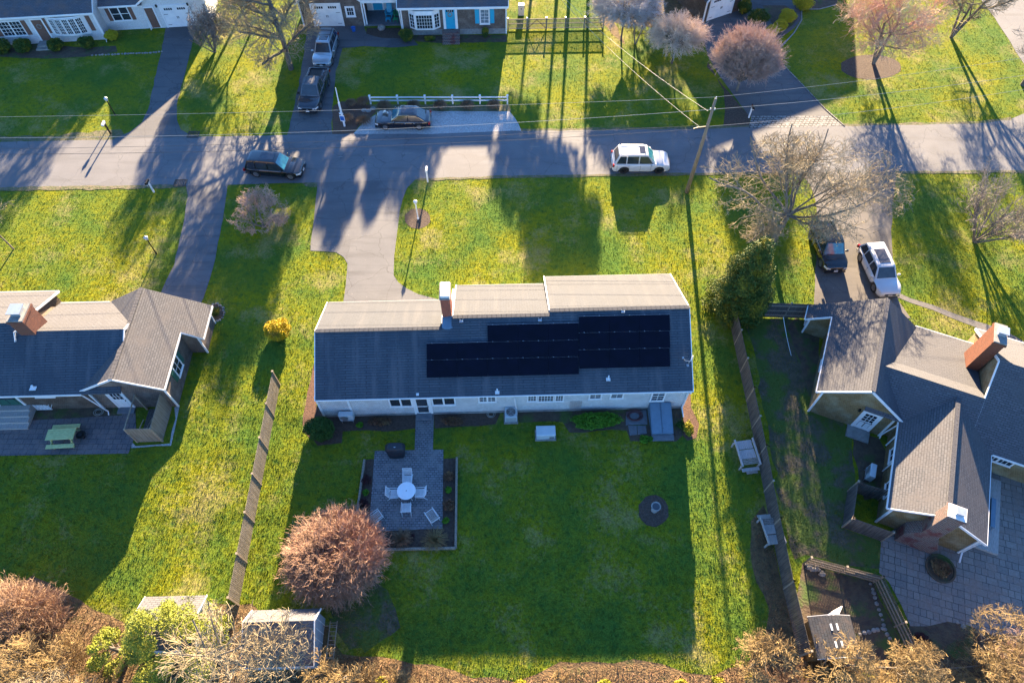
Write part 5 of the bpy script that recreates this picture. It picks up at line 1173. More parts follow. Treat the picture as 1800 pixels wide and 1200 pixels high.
# ---------------------------------------------------------------- behind the middle house
def bulkhead():
    p = F1.world(9.75, 20.6); t = thing('cellar_bulkhead', 'blue grey sloping metal cellar doors against the rear wall', 'cellar door', (*p, 0), F1.r)
    a = F1.hit(1141,710,(0,20.55,0),(0,1,0)); u0, u1 = -.83+.12, .83-.0
    q0 = F1.loc(*G(1146,762,.25)); q1 = F1.loc(*G(1183,761,.25)); u0, u1 = q0[0]-9.75, q1[0]-9.75; v1 = q0[1]-20.6
    mb = MB(); mb.extr([(0,0),(0,.92),(-.02,.92),(v1,.26),(v1,0)], 'u', u0, u1); mb.build('casing', M['galv'], t)
    sl = (.26-.92)/v1; mid = (u0+u1)/2
    for a, b in ((u0-.02, mid-.012), (mid+.012, u1+.02)):
        mb = MB(); mb.add([(a,-.03,.93),(b,-.03,.93),(b,v1-.03,.27),(a,v1-.03,.27),(a,-.03,.965),(b,-.03,.965),(b,v1-.03,.305),(a,v1-.03,.305)], [(3,2,1,0),(4,5,6,7),(0,1,5,4),(1,2,6,5),(2,3,7,6),(3,0,4,7)])
        mb.beam((a+.03,-.05,.975), (a+.03,v1,.315), .03, .02); mb.beam((b-.03,-.05,.975), (b-.03,v1,.315), .03, .02); o = mb.build('door', M['galv'], t)
    mb = MB(); mb.box((mid+.05, v1+.35, .40), (.06,.16,.05)); mb.build('handle', M['blackm'], t)
    mb = MB(); mb.bb(u0-.02, u1+.05, v1-.42, v1, 0, .14); mb.build('stone_step', M['bluestone'], t, bevel=.01)
bulkhead()
def hose_coil(name, lab, px, r, mat, n=6, grp=None, z=.05):
    x, y = G(*px); rng = random.Random(3); mb = MB()
    for k in range(n):
        rr = r*(.62+.38*k/n)+rng.uniform(-.03,.03); ox, oy = rng.uniform(-.06,.06), rng.uniform(-.06,.06)
        mb.tube([(ox+rr*math.cos(i*.35), oy+rr*.8*math.sin(i*.35), z+.015*k+rng.uniform(-.01,.01)) for i in range(19)], .016, 5)
    o = mb.build(name, M[mat], uv=False, smooth=True); o.location = (x, y, 0); tag(o, lab, 'hose', grp)
hose_coil('garden_hose', 'dark red hose coiled on flagstones beside the cellar doors', (1115,731), .55, 'hose', 8)
hose_coil('garden_hose', 'thin pale hose looped on the grass near the air conditioner', (863,728), .32, 'hose_w', 2)
hose_coil('garden_hose', 'pale hose looped in the soil bed by the brown house wall', (174,724), .38, 'hose_w', 2)
for (poly, lab) in (([(1104,748),(1119,748),(1120,764),(1107,765)], 'left bluestone slab on the ground beside the cellar doors'), ([(1120,748),(1135,748),(1137,762),(1121,764)], 'right bluestone slab on the ground beside the cellar doors'), ([(1100,724),(1136,720),(1138,746),(1100,747)], 'broad bluestone slab under the red hose coil')):
    c = G(*poly[0]); P = [(G(*p)[0]-c[0], G(*p)[1]-c[1], .035) for p in poly]; mb = MB(); mb.slab(P, .03); o = mb.build('flagstone', M['bluestone'], bevel=.006); o.location = (*c, .0); tag(o, lab, 'flagstone', 'flagstones by the cellar doors')
def aircon():
    x, y = G(898, 742); t = thing('air_conditioner', 'white slatted air conditioner on a pad by the rear wall', 'air conditioner', (x, y+.35, 0), F1.r)
    mb = MB(); mb.box((0,0,.05), (.92,.95,.10)); mb.build('pad', M['concrete'], t)
    mb = MB(); mb.box((0,0,.44), (.78,.78,.68)); o = mb.build('cabinet', M['plastic'], t, bevel=.03)
    mb = MB()
    for k in range(7): mb.box((0,-.395,.18+k*.085), (.66,.015,.03))
    mb.build('louvre', M['alu'], o)
    mb = MB(); mb.lathe((0,0,.785), [(.30,.0),(.30,.02),(.0,.02)], 20); mb.build('fan_guard', M['black'], t)
    mb = MB()
    for k in range(5): mb.tube([((.06+.055*k)*math.cos(i*.4), (.06+.055*k)*math.sin(i*.4), .815) for i in range(17)], .006, 4)
    for k in range(4): a = k*math.pi/4; mb.beam((-.3*math.cos(a),-.3*math.sin(a),.812), (.3*math.cos(a),.3*math.sin(a),.812), .012, .01)
    mb.build('fan_grille', M['alu'], t)
aircon()
def heat_pump(name, lab, loc, rz, post=False):
    t = thing(name, lab, 'heat pump', loc, rz, 'wall heat pumps')
    mb = MB(); mb.box((0,0,.62), (.92,.34,.66)); mb.build('cabinet', M['plastic'], t, bevel=.03)
    mb = MB(); mb.lathe((0,0,0), [(.26,0),(.26,.015),(0,.02)], 20); o = mb.build('fan_grille', M['alu'], t); o.location = (-.12,-.175,.62); o.rotation_euler = (R(90),0,0)
    mb = MB()
    for sx in (-.36,.36): mb.box((sx,0,.15), (.04,.40,.04)); mb.box((sx,-.18,.15), (.04,.04,.3)); mb.box((sx,.18,.15), (.04,.04,.3))
    mb.box((0,-.2,.27), (.84,.03,.03)); mb.build('stand', M['alu'], t)
x, y = G(611, 748); heat_pump('heat_pump', 'white heat pump between the round bush and the rear wall', (x, y+.4, 0), F1.r)
x, y = FR.world(3.35, -2.7); heat_pump('heat_pump', 'white heat pump beside the rear wing of the tan house', (x, y, 0), FR.r-R(90))
def generator():
    x, y = G(959, 775); t = thing('standby_generator', 'pale grey standby generator cabinet standing alone on the shaded lawn', 'generator', (x, y+.40, 0), F1.r)
    mb = MB(); mb.box((0,0,.04), (1.34,.80,.08)); mb.build('base', M['concrete'], t, bevel=.02)
    mb = MB(); mb.box((0,0,.36), (1.20,.64,.58)); mb.build('cabinet', M['plastic'], t, bevel=.06)
    mb = MB(); mb.add([(-.63,-.35,.62),(.63,-.35,.62),(.63,.35,.68),(-.63,.35,.68),(-.60,-.30,.68),(.60,-.30,.68),(.60,.33,.75),(-.60,.33,.75)], [(0,3,2,1),(4,5,6,7),(0,1,5,4),(1,2,6,5),(2,3,7,6),(3,0,4,7)]); mb.build('lid', M['plastic'], t, bevel=.03)
    mb = MB()
    for k in range(4): mb.box((.38,-.325,.2+k*.07), (.3,.012,.025))
    mb.build('louvre', M['black'], t)
generator()
x, y = G(916, 26); t = thing('utility_cabinet', 'beige utility cabinet standing behind the mesh fence', 'cabinet', (x, y, 0)); mb = MB(); mb.box((0,0,.55), (.62,.5,1.1)); mb.build('body', M['beige'], t, bevel=.03); mb = MB(); mb.box((0,-.26,.75), (.10,.02,.12)); mb.build('label_plate', M['blackm'], t)
for (px, py, lab) in ((829,727,'grey utility meter low on the rear wall beside the patio door'), (683,725,'small stone block standing against the rear wall in the mulch')):
    x, y = G(px, py); t = thing('meter_box' if px == 829 else 'stone_block', lab, 'meter' if px == 829 else 'block', (x, y+.05, 0), F1.r)
    mb = MB()
    if px == 829: mb.box((0,.1,.35), (.2,.15,.3)); mb.cyl(.3,.1,0,.4,.04,n=8); mb.tube([(.3,.1,.4),(.3,.1,.55),(0,.1,.55)], .03, 6); mb.cyl(-.3,.1,0,.28,.06,n=8)
    else: mb.box((0,0,.16), (.22,.18,.32)); mb.box((0,-.1,.05), (.26,.3,.08))
    mb.build('casing', M['alu'] if px == 829 else M['stone'], t, bevel=.01)

# ---------------------------------------------------------------- patio furniture
def patio():
    x, y = G(717, 870); z0 = .036
    t = thing('patio_table', 'round white patio table ringed by four strap chairs', 'table', (x, y, z0), F1.r)
    mb = MB(); mb.lathe((0,0,.70), [(.0,0),(.54,0),(.56,.015),(.56,.03),(.53,.035),(0,.036)], 32); mb.build('tabletop', M['white_pl'], t)
    mb = MB(); mb.cyl(0,0,.737,.75,.03,n=10); mb.build('parasol_hole', M['blackm'], t)
    for k in range(4):
        a = k*math.pi/2+.7; mb = MB(); mb.tube([(.40*math.cos(a),.40*math.sin(a),.70),(.36*math.cos(a),.36*math.sin(a),.35),(.46*math.cos(a),.46*math.sin(a),0)], .018, 6); mb.build('leg', M['white_pl'], t)
    def chair(lab, px, ang, grp, low=False, mat='slat_white'):
        cx, cy = G(*px); c = thing('patio_chair', lab, 'chair', (cx, cy, z0), R(ang)+F1.r, grp)     # faces -y
        sh = .40 if not low else .33; D = .5 if not low else .58; W2 = .27
        mb = MB()
        for k in range(8): mb.box((0, -D/2+.03+k*D/8, sh-.01*k), (2*W2-.03, .045, .012))
        mb.build('seat_straps', M[mat], c, uv=False)
        mb = MB(); tl = R(20 if not low else 32)
        for k in range(8): q = .05+k*.065; mb.box((0, D/2+math.sin(tl)*q, sh+math.cos(tl)*q), (2*W2-.03, .012, .045), 0, Matrix.Rotation(-tl*.0, 3, 'X'))
        mb.build('back_straps', M[mat], c, uv=False)
        bx, bz = D/2+math.sin(tl)*.60, sh+math.cos(tl)*.60
        for s in (-1, 1):
            mb = MB(); mb.tube([(s*W2,-D/2,sh),(s*W2,D/2,sh-.06),(s*W2,bx,bz)], .017, 6); mb.tube([(s*W2,-D/2-.02,0),(s*W2,-D/2,sh+.24),(s*(W2+.01),D/2+.12,sh+.27)], .017, 6); mb.tube([(s*W2,D/2-.04,sh),(s*W2,D/2+.20,0)], .017, 6)
            mb.build('side_frame', M['white_pl'], c, uv=False, smooth=True)
        mb = MB(); mb.tube([(-W2,bx,bz),(W2,bx,bz)], .017, 6); mb.tube([(-W2,-D/2,sh),(W2,-D/2,sh)], .017, 6); mb.build('cross_bar', M['white_pl'], c, uv=False)
    g = 'white strap chairs round the patio table'
    chair('white strap chair at the table on the side nearest the house', (718, 846), 0, g); chair('white strap chair at the table on the side away from the house', (716, 896), 180, g)
    chair('white strap chair to the left of the round table', (695, 872), 90, g); chair('white strap chair to the right of the round table', (739, 871), -90, g)
    g = 'low chairs at the corners of the patio'
    chair('low white lounge chair alone near the lower right corner of the patio', (759, 908), 215, g, True, 'grey_wood'); chair('low wooden slat chair beside the round brown tree at the patio edge', (664, 911), 128, g, True, 'pink_wood')
patio()
def grill():
    x, y = G(697, 806); t = thing('covered_grill', 'barbecue grill under a black cover on the cobbled patio', 'grill', (x, y+.35, .035), F1.r)
    mb = MB(); prof = [(1.02,.66,0),(1.08,.70,.3),(1.22,.66,.72),(1.24,.62,.88),(1.0,.56,1.02),(.86,.46,1.12),(.6,.2,1.15)]; V = []; n = 20
    rng = random.Random(2)
    for w_, d_, z in prof:
        for k in range(n):
            a = 2*math.pi*k/n; c, s = math.cos(a), math.sin(a); e = .45; jj = 1+rng.uniform(-.025,.025)
            V.append((w_/2*math.copysign(abs(c)**e, c)*jj, d_/2*math.copysign(abs(s)**e, s)*jj, z+rng.uniform(-.01,.01)))
    mb.add(V, [(i*n+k, i*n+(k+1) % n, (i+1)*n+(k+1) % n, (i+1)*n+k) for i in range(len(prof)-1) for k in range(n)]+[tuple(range((len(prof)-1)*n, len(prof)*n)), tuple(range(n-1,-1,-1))])
    mb.build('cover', M['black'], t, smooth=True)
    mb = MB(); mb.box((.02,-.1,1.155), (.10,.03,.012)); mb.build('cover_tab', M['white_pl'], t)
    for sx in (-.4,.4): mb = MB(); mb.tube([(sx,-.3,.06),(sx+.03,-.3,.06)], .05, 8); mb.build('caster', M['blackm'], t)
grill()
def picnic():
    x, y = G(118, 772); t = thing('picnic_table', 'pale yellow picnic table with two fixed benches on the paved terrace', 'picnic table', (x, y+.0, .03), F1.r+R(2))
    mb = MB()
    for k in range(5): mb.box((0,-.30+k*.152,.73), (1.72,.142,.04))
    mb.build('tabletop', M['yellow_wood'], t)
    for s in (-1, 1):
        mb = MB()
        for k in range(2): mb.box((0,s*(.62+.14*k),.44), (1.72,.132,.04))
        mb.build('bench_seat', M['yellow_wood'], t)
    for sx in (-.62,.62):
        mb = MB(); mb.beam((sx,-.74,.40), (sx,.74,.40), .04, .10); mb.beam((sx,-.36,.68), (sx,.36,.68), .04, .08)
        for s in (-1,1): mb.beam((sx+.03,s*.26,.70), (sx+.03,s*.62,0), .04, .10, up=(0,1,0))
        mb.build('leg_frame', M['yellow_wood'], t)
    x, y = G(147, 768); t = thing('fire_bowl', 'small round black bowl on the terrace beside the picnic table', 'bowl', (x, y, .03)); mb = MB(); mb.lathe((0,0,0), [(.14,0),(.16,.14),(.26,.26),(.30,.34),(.26,.34),(.1,.22),(0,.2)], 18); mb.build('bowl', M['blackm'], t, smooth=True)
picnic()
# two upended wooden garden benches by the right fence
def bench(lab, px, ang, mat, flip=False, Ln=1.75, Wd=1.15):
    x, y = G(*px); t = thing('garden_bench', lab, 'bench', (x, y, 0), R(ang)+F1.r, 'wooden benches stored along the fence')
    h = .55; s_ = -1 if not flip else 1
    for s in (-1, 1):
        mb = MB(); mb.beam((s*Wd/2,-Ln/2,h+.15), (s*Wd/2,Ln/2,h+.28), .09, .16); mb.box((s*Wd/2,-Ln/2+.1,h/2), (.08,.10,h)); mb.box((s*Wd/2,Ln/2-.1,h/2), (.08,.10,h)); mb.build('side_frame', M[mat], t, bevel=.01)
    for q0, q1 in ((0,.46),(.5,.98)):
        mb = MB(); y0 = Ln/2-.05-(Ln*.70)*q0; y1 = Ln/2-.05-(Ln*.70)*q1; m = 8
        for k in range(m): xx = -Wd/2+.08+(Wd-.16)*(k+.5)/m; mb.beam((xx,y0,h+.12), (xx,y1,h+.10), (Wd-.16)/m-.008, .02)
        mb.build('panel', M[mat], t)
    mb = MB(); yb = -Ln/2+.12
    for k in range(13): mb.box((-Wd/2+.1+(Wd-.2)*k/12, yb+.16, h+.12), (.022,.36,.02))
    for k in range(4): mb.box((0, yb+.02+k*.10, h+.14), (Wd-.12,.02,.02))
    mb.build('lattice', M[mat], t)
    mb = MB(); mb.box((0,-Ln/2-.10,h*.62), (Wd*.96,.22,.05)); mb.box((.12,-Ln/2-.22,.12), (Wd*.6,.14,.05)); mb.box((.12,-Ln/2-.22,.05), (.1,.1,.1)); mb.build('foot_board', M[mat], t)
bench('pinkish wooden slat bench lying by the upper stretch of the dark fence', (1308, 803), 6, 'pink_wood')
bench('grey wooden slat bench lying against the lower stretch of the dark fence', (1351, 938), 184, 'grey_wood', True, 1.7, .95)
def birdbath():
    x, y = G(1150, 896); t = thing('bird_bath', 'round pale bird bath in the middle of its mulch circle', 'bird bath', (x, y, 0)); mb = MB(); mb.lathe((0,0,0), [(.20,0),(.20,.06),(.10,.12),(.09,.45),(.14,.52),(.27,.60),(.30,.66),(.27,.66),(.22,.62),(0,.60)], 24); mb.build('basin', M['concrete'], t, smooth=True)
    mb = MB(); mb.lathe((0,0,.625), [(.215,0),(0,.001)], 20); mb.build('water', M['glass'], t)
birdbath()
# stones
def stones(name, lab, px, s=.13, seed=1, cat='edging stones'):
    rng = random.Random(seed); t = thing(name, lab, cat, G3(*px[0])); o = Vector(G3(*px[0]))
    for (a, b) in zip(px, px[1:]):
        A, B = Vector(G3(*a))-o, Vector(G3(*b))-o; n = max(1, int((B-A).length/(s*1.9)))
        for i in range(n):
            p = A.lerp(B, (i+.5)/n)+Vector((rng.uniform(-.04,.04), rng.uniform(-.04,.04), 0)); mb = MB(); k = s*rng.uniform(.7,1.15)
            V = [(p.x+k*rng.uniform(.75,1.1)*math.cos(j*1.05+.2)*1.1, p.y+k*rng.uniform(.75,1.1)*math.sin(j*1.05+.2), zz) for zz in (.0, .06) for j in range(6)]
            mb.add(V+[(p.x, p.y, .12)], [(j, (j+1) % 6, 6+(j+1) % 6, 6+j) for j in range(6)]+[(6+j, 6+(j+1) % 6, 12) for j in range(6)]); mb.build('stone', M['stone'], t, uv=False)
stones('stone_edging', 'row of pale stones along the inside of the picket fence', [(1525,1024),(1532,1030),(1540,1055),(1550,1085),(1557,1110),(1566,1125)], .12, 2)
stones('stone_edging', 'short row of pale stones running from the small shed to the picket fence', [(1508,1116),(1530,1108),(1556,1103)], .12, 3)
stones('stone_edging', 'broken row of flat pale stones across the lawn of the white house', [(160,98),(178,97),(200,97),(218,95),(262,94),(288,91)], .13, 4)
stones('stone_edging', 'ring of white stones round the little bed at the corner of the brown house', [(372,537),(381,533),(391,540),(395,552),(390,562),(380,565)], .10, 5)
stones('stone_edging', 'stones at the edge of the terrace bed below the paving', [(1678,1096),(1690,1094),(1694,1106)], .14, 8)
rng = random.Random(5); t = thing('rock_pile', 'heap of pale rocks at the corner of the picket fence', 'rock pile', G3(1432, 1000)); 
for i in range(16):
    mb = MB(); p = (rng.uniform(-.5,.5), rng.uniform(-.3,.3), 0); k = rng.uniform(.09,.18)
    mb.add([(p[0]+k*math.cos(j*1.05)*rng.uniform(.8,1.2), p[1]+k*math.sin(j*1.05)*rng.uniform(.8,1.2), zz) for zz in (0,.1) for j in range(6)]+[(p[0],p[1],.19)], [(j,(j+1)%6,6+(j+1)%6,6+j) for j in range(6)]+[(6+j,6+(j+1)%6,12) for j in range(6)]); mb.build('rock', M['stone'], t, uv=False)
# terrace bits by the tan house
x, y = FR.world(9.95, -2.2); t = thing('raised_step', 'low grey wooden deck with a bench between the tan house wings', 'deck', (x, y, 0), FR.r)
mb = MB(); mb.bb(-.9,.95,-2.6,2.3,0,.22); mb.build('deck_boards', M['grey_wood'], t, bevel=.02)
mb = MB(); mb.bb(.25,.5,-1.2,.7,.22,.62); mb.bb(-.1,.25,-.2,.0,.22,.5); mb.build('bench', M['galv'], t)
x, y = FR.world(7.95, -6.85); t = thing('leaf_filled_ring', 'round bed of dry stems against the foot of the mottled chimney', 'planting ring', (x, y, 0)); mb = MB(); mb.lathe((0,0,0), [(.82,0),(.84,.12),(.74,.12),(.72,.05),(0,.06)], 24); mb.build('ring', M['dirt'], t)
x, y = G(1437+40, 730+0); 
# bins on the left and urn by the garage
def wheelie(lab, px, mat, h=.95):
    x, y = G(*px); t = thing('wheeled_bin', lab, 'bin', (x, y, 0), R(12)); mb = MB(); mb.add([(-.22,-.25,0),(.22,-.25,0),(.22,.22,0),(-.22,.22,0),(-.28,-.32,h),(.28,-.32,h),(.28,.3,h),(-.28,.3,h)], [(0,3,2,1),(4,5,6,7),(0,1,5,4),(1,2,6,5),(2,3,7,6),(3,0,4,7)]); mb.build('body', M[mat], t, bevel=.02)
    mb = MB(); mb.box((0,0,h+.03), (.62,.70,.06)); mb.build('lid', M[mat], t, bevel=.02)
    for s in (-1,1): mb = MB(); mb.tube([(s*.25,.25,.1),(s*.32,.25,.1)], .1, 10); mb.build('wheel', M['tread'], t)
wheelie('brown red bin at the corner of the white garage', (357, 42), 'brown_paint'); 
x, y = G(622, 55); t = thing('planter', 'small dark blue planter in the bed beside the garage window', 'planter', (x, y, 0)); mb = MB(); mb.lathe((0,0,0), [(.16,0),(.22,.35),(.24,.4),(.2,.4),(.18,.33),(0,.32)], 16); mb.build('pot', M['blue_sign'], t)
x, y = G(671, 51); mb = MB(); mb.lathe((0,0,0), [(.38,0),(.42,.16),(.3,.34),(.1,.42),(0,.43)], 9); o = mb.build('boulder', M['stone'], smooth=True); o.location = (x, y, 0); tag(o, 'rounded pale boulder in the bed in front of the porch', 'boulder')
# ---------------------------------------------------------------- vegetation
def rv(rng): return Vector((rng.gauss(0,1), rng.gauss(0,1), rng.gauss(0,1))).normalized()
def grow(rng, p, d, L, r, lvl, P, out, ell):
    n = P['n'][lvl]; seg = L/n; last = lvl == len(P['n'])-1
    for i in range(n):
        d = (d+rv(rng)*P['wander'][lvl]+Vector((0,0,P['up'][lvl]))).normalized(); q = p+d*seg
        if ell and lvl:
            c, e = ell; k = ((q.x-c[0])/e[0])**2+((q.y-c[1])/e[1])**2+((q.z-c[2])/e[2])**2
            if k > 1+rng.uniform(-.10,.10): return
        if q.z < .12: return
        r2 = max(r*(1-P['taper'][lvl]/n), P['rmin']); out[min(lvl, 2) if lvl < 2 else 2].append((tuple(p), tuple(q), r, r2))
        if not last and (i >= P['start'][lvl] or n == 1):
            for _ in range(P['kids'][lvl]):
                if rng.random() > P.get('prob', .92): continue
                ax = d.cross(rv(rng)).normalized(); ang = R(rng.uniform(*P['ang'][lvl]))
                cd_ = (Matrix.Rotation(ang, 3, ax) @ d).normalized()
                grow(rng, q, cd_, L*P['ratio'][lvl]*rng.uniform(.7,1.15), r2*P['rk'][lvl], lvl+1, P, out, ell)
        p, r = q, r2
BASE = dict(n=[4,4,4,3,2], kids=[2,2,2,2], start=[1,0,0,0], wander=[.08,.16,.2,.25,.3], up=[.05,.08,.05,.04,.02], taper=[.45,.6,.7,.7,.5], ang=[(35,65),(30,60),(30,60),(25,55)], ratio=[.62,.62,.55,.6], rk=[.6,.55,.5,.6], rmin=.009)
def bare_tree(lab, px, h, r0, seed, bark='bark', tw='tw_grey', P=None, ell=None, stems=1, spread=20, group='bare trees', cat='tree', name='bare_tree', lean=(0,0), trunk_h=None, world=None):
    x, y = world or G(*px); t = thing(name, lab, cat, (x, y, 0), 0, group); rng = random.Random(seed); Q = dict(BASE); Q.update(P or {}); out = [[], [], []]
    for s in range(stems):
        a = 2*math.pi*s/stems+rng.uniform(-.4,.4); tl = R(spread*rng.uniform(.5,1.1)) if stems > 1 else 0
        d = Vector((math.cos(a)*math.sin(tl)+lean[0], math.sin(a)*math.sin(tl)+lean[1], math.cos(tl))).normalized()
        grow(rng, Vector((rng.uniform(-.06,.06)*(stems > 1), rng.uniform(-.06,.06)*(stems > 1), -.05)), d, (trunk_h or h*.55)*rng.uniform(.85,1.1), r0*(1 if stems == 1 else rng.uniform(.6,1)), 0, Q, out, ell)
    segs_mesh('trunk', out[0]+out[1], 6, M[bark], t)
    if out[2]: segs_mesh('crown', out[2], 3, M[tw], t)
    t['n'] = len(out[2]); del t['n']
    return t
def leaf_cloud(rng, blobs, n, size, flat=.5):
    """many leaf-sized quads spread through uneven clumps"""
    tot = sum(b[3]*b[4]*b[5] for b in blobs); V = []
    for (cx, cy, cz, rx, ry, rz) in blobs:
        m = int(n*rx*ry*rz/tot); g = np.random.RandomState(rng.randint(0, 1 << 30)); u = g.normal(size=(m, 3)); u /= np.linalg.norm(u, axis=1)[:, None]
        rad = (1-g.uniform(0, 1, m)**2.2*.65)[:, None]*(1+.12*np.sin(u[:, :1]*7+cx)*np.cos(u[:, 1:2]*6+cy)); c = np.array([cx, cy, cz])+u*rad*np.array([rx, ry, rz]); c = c[c[:, 2] > .02]; m = len(c)
        a = g.normal(size=(m, 3)); a /= np.linalg.norm(a, axis=1)[:, None]; b = np.cross(a, g.normal(size=(m, 3))); b /= np.linalg.norm(b, axis=1)[:, None]
        s = size*g.uniform(.6, 1.3, (m, 1)); V.append(np.stack([c-a*s, c-b*s*flat, c+a*s, c+b*s*flat], 1))
    V = np.concatenate(V); return V.reshape(-1, 3), np.arange(len(V)*4).reshape(-1, 4)
def bush(lab, px, rx, ry, rz, n, size, mat, seed, name='round_bush', cat='bush', group='garden bushes', lumps=7, flat=.5, stem='bark', world=None, z=None, tight=.75):
    x, y = world or G(*px); t = thing(name, lab, cat, (x, y, 0), 0, group); rng = random.Random(seed); B = [(0,0,rz*.85,rx*tight,ry*tight,rz*.85)]
    for i in range(lumps):
        a = rng.uniform(0, 6.28); e = rng.uniform(.1, 1.2); k = rng.uniform(.28,.45); B.append((rx*.62*math.cos(a)*math.cos(e*.6), ry*.62*math.sin(a)*math.cos(e*.6), rz*(.75+.65*math.sin(e)*.7), rx*k, ry*k, rz*k))
    V, Fc = leaf_cloud(rng, B, n, size, flat); npmesh('foliage', V, Fc, M[mat], t)
    segs = []
    for i in range(9): a = rng.uniform(0, 6.28); segs.append(((0,0,0), (rx*.45*math.cos(a), ry*.45*math.sin(a), rz*1.1), .03, .012))
    segs_mesh('stems', segs, 4, M[stem], t); return t
def grass_clump(lab, px, r, h, n, mat, seed, grp, name='ornamental_grass', cat='grass clump', spread=1., z=0, world=None):
    x, y = world or G(*px); rng = random.Random(seed); segs = []
    for i in range(n):
        a = rng.uniform(0, 6.28); k = rng.uniform(0, 1)**.7; d = Vector((math.cos(a)*k*spread, math.sin(a)*k*spread, 0)); p = Vector((d.x*r*.15, d.y*r*.15, 0)); m = p+Vector((d.x*r*.5, d.y*r*.5, h*rng.uniform(.55,.8))); q = p+Vector((d.x*r, d.y*r, h*rng.uniform(.5,1)*(1-.35*k)))
        segs += [(tuple(p), tuple(m), .012, .010), (tuple(m), tuple(q), .010, .006)]
    o = segs_mesh(name, segs, 3, M[mat], None); o.location = (x, y, z); tag(o, lab, cat, grp, 'thing'); return o
def broom(lab, px, rx, ry, rz, n, mat, seed, bark='bark', zc=None, name='twiggy_tree', cat='tree', group=None, trunk=.12, world=None, tw_r=.013, base_h=.5, droop=0., reach=1.0, ragged=0.):
    """dense rounded crown: limbs fan to a shell, then fork three times to fine twigs"""
    x, y = world or G(*px); t = thing(name, lab, cat, (x, y, 0), 0, group); rng = random.Random(seed); zc = zc if zc is not None else rz*.9; A = []; B = []; C_ = []
    A.append(((0,0,-.05), (0,0,base_h), trunk, trunk*.8)); o = Vector((0,0,base_h))
    for i in range(n):
        u = rng.uniform(-.35 if droop else -.1, 1); a = rng.uniform(0, 6.283); s = math.sqrt(max(0, 1-u*u)); k = rng.uniform(.80-ragged,1.07+ragged*.4)*reach; tip = Vector((rx*s*math.cos(a)*k, ry*s*math.sin(a)*k, zc+rz*u*k))
        tip.z = max(tip.z, .15); mid = o.lerp(tip, .45)+Vector((0,0,(tip-o).length*(.12+.1*droop)))+rv(rng)*.12; A.append((tuple(o), tuple(mid), trunk*.25, trunk*.13)); B.append((tuple(mid), tuple(o.lerp(tip, .74)+Vector((0,0,.1))), trunk*.13, .018)); m2 = o.lerp(tip, .74)+Vector((0,0,.1))
        for j in range(6):
            st = mid.lerp(m2, rng.uniform(.1, 1)); q = tip+rv(rng)*rx*.20; q = st.lerp(q, rng.uniform(.7,1)); C_.append((tuple(st), tuple(q), .016, tw_r*.9))
            for l in range(5):
                s2 = st.lerp(q, rng.uniform(.25, 1)); d = ((q-st).normalized()+rv(rng)*.75+Vector((0,0,-.5*droop))).normalized(); e = s2+d*rng.uniform(.18,.42)*rx*.42; C_.append((tuple(s2), tuple(e), tw_r*.95, tw_r*.5))
                if e.z > .1:
                    for _ in range(2): s3 = s2.lerp(e, rng.uniform(.4,1)); d3 = (d+rv(rng)*.8).normalized(); C_.append((tuple(s3), tuple(s3+d3*rx*rng.uniform(.05,.11)), tw_r*.7, tw_r*.4))
    segs_mesh('trunk', A, 5, M[bark], t); segs_mesh('crown', B+C_, 3, M[mat], t); return t
def px_m(px, py, rpx): return math.dist(G(px, py), G(px+rpx, py))

# round brown tree by the patio
x, y = G(600, 985)
broom('dense round red brown leafless tree at the lower left corner of the patio', None, 2.68, 2.6, 1.35, 560, 'tw_rust', 11, world=(x, y-.05), zc=1.35, trunk=.11, tw_r=.0105, base_h=.45, droop=.35, name='japanese_maple')
# tan pink tree across the street
x, y = G(1295, 160)
broom('big rounded pinkish leafless tree beside the far driveway', None, 2.9, 2.7, 2.7, 440, 'tw_lit_pink', 12, world=(x, y), zc=3.2, trunk=.13, tw_r=.012, base_h=.9, name='rounded_tree', bark='bark_pale')
# small crab apple on the left verge
bare_tree('small spreading pinkish grey tree behind the black estate car', (465, 398), 4.2, .13, 21, 'bark_pale', 'tw_pink', dict(up=[.02,.03,.03,.02,0], ang=[(45,75),(35,70),(30,65),(25,60)], rmin=.011), ell=((0,.1,2.1),(2.6,2.2,2.3)), stems=3, spread=42, trunk_h=2.4)
# the large tree over the right driveway
def great_tree():
    x, y = G(1366, 408, 1.5); t = thing('bare_tree', 'very large spreading bare tree with pale limbs over the right driveway', 'tree', (x, y, 0), 0, 'bare trees'); rng = random.Random(77); out = [[], [], []]
    P = dict(n=[8,5,4,3,2], kids=[2,2,2,2], start=[1,0,0,0], wander=[.24,.26,.28,.3,.3], up=[.015,.03,.03,.02,0], taper=[.85,.8,.75,.6,.5], ang=[(25,60),(30,65),(30,65),(25,60)], ratio=[.40,.62,.60,.55], rk=[.62,.58,.6,.65], rmin=.0105, prob=.66)
    out[0] += [((0,0,-.1), (.05,.05,1.2), .24, .21), ((.05,.05,1.2), (.25,.15,2.3), .21, .19), ((.25,.15,2.3), (.35,.25,3.1), .19, .17)]
    for az, el, L, r in ((172,14,7.4,.12),(205,8,4.6,.08),(140,24,6.8,.11),(105,34,6.6,.11),(75,40,6.4,.10),(48,28,7.2,.11),(18,18,7.6,.12),(-12,8,7.2,.10),(-60,10,3.6,.08),(-110,16,3.2,.07),(120,60,5.0,.09),(30,58,5.0,.09)):
        d = Vector((math.cos(R(az))*math.cos(R(el)), math.sin(R(az))*math.cos(R(el)), math.sin(R(el)))); grow(rng, Vector((.35,.25,3.0)), d, L, r, 0, P, out, ((1.2,1.5,4.4),(8.0,5.0,3.6)))
    segs_mesh('trunk', out[0]+out[1], 6, M['bark_pale'], t); segs_mesh('crown', out[2], 3, M['tw_pale'], t)
great_tree()
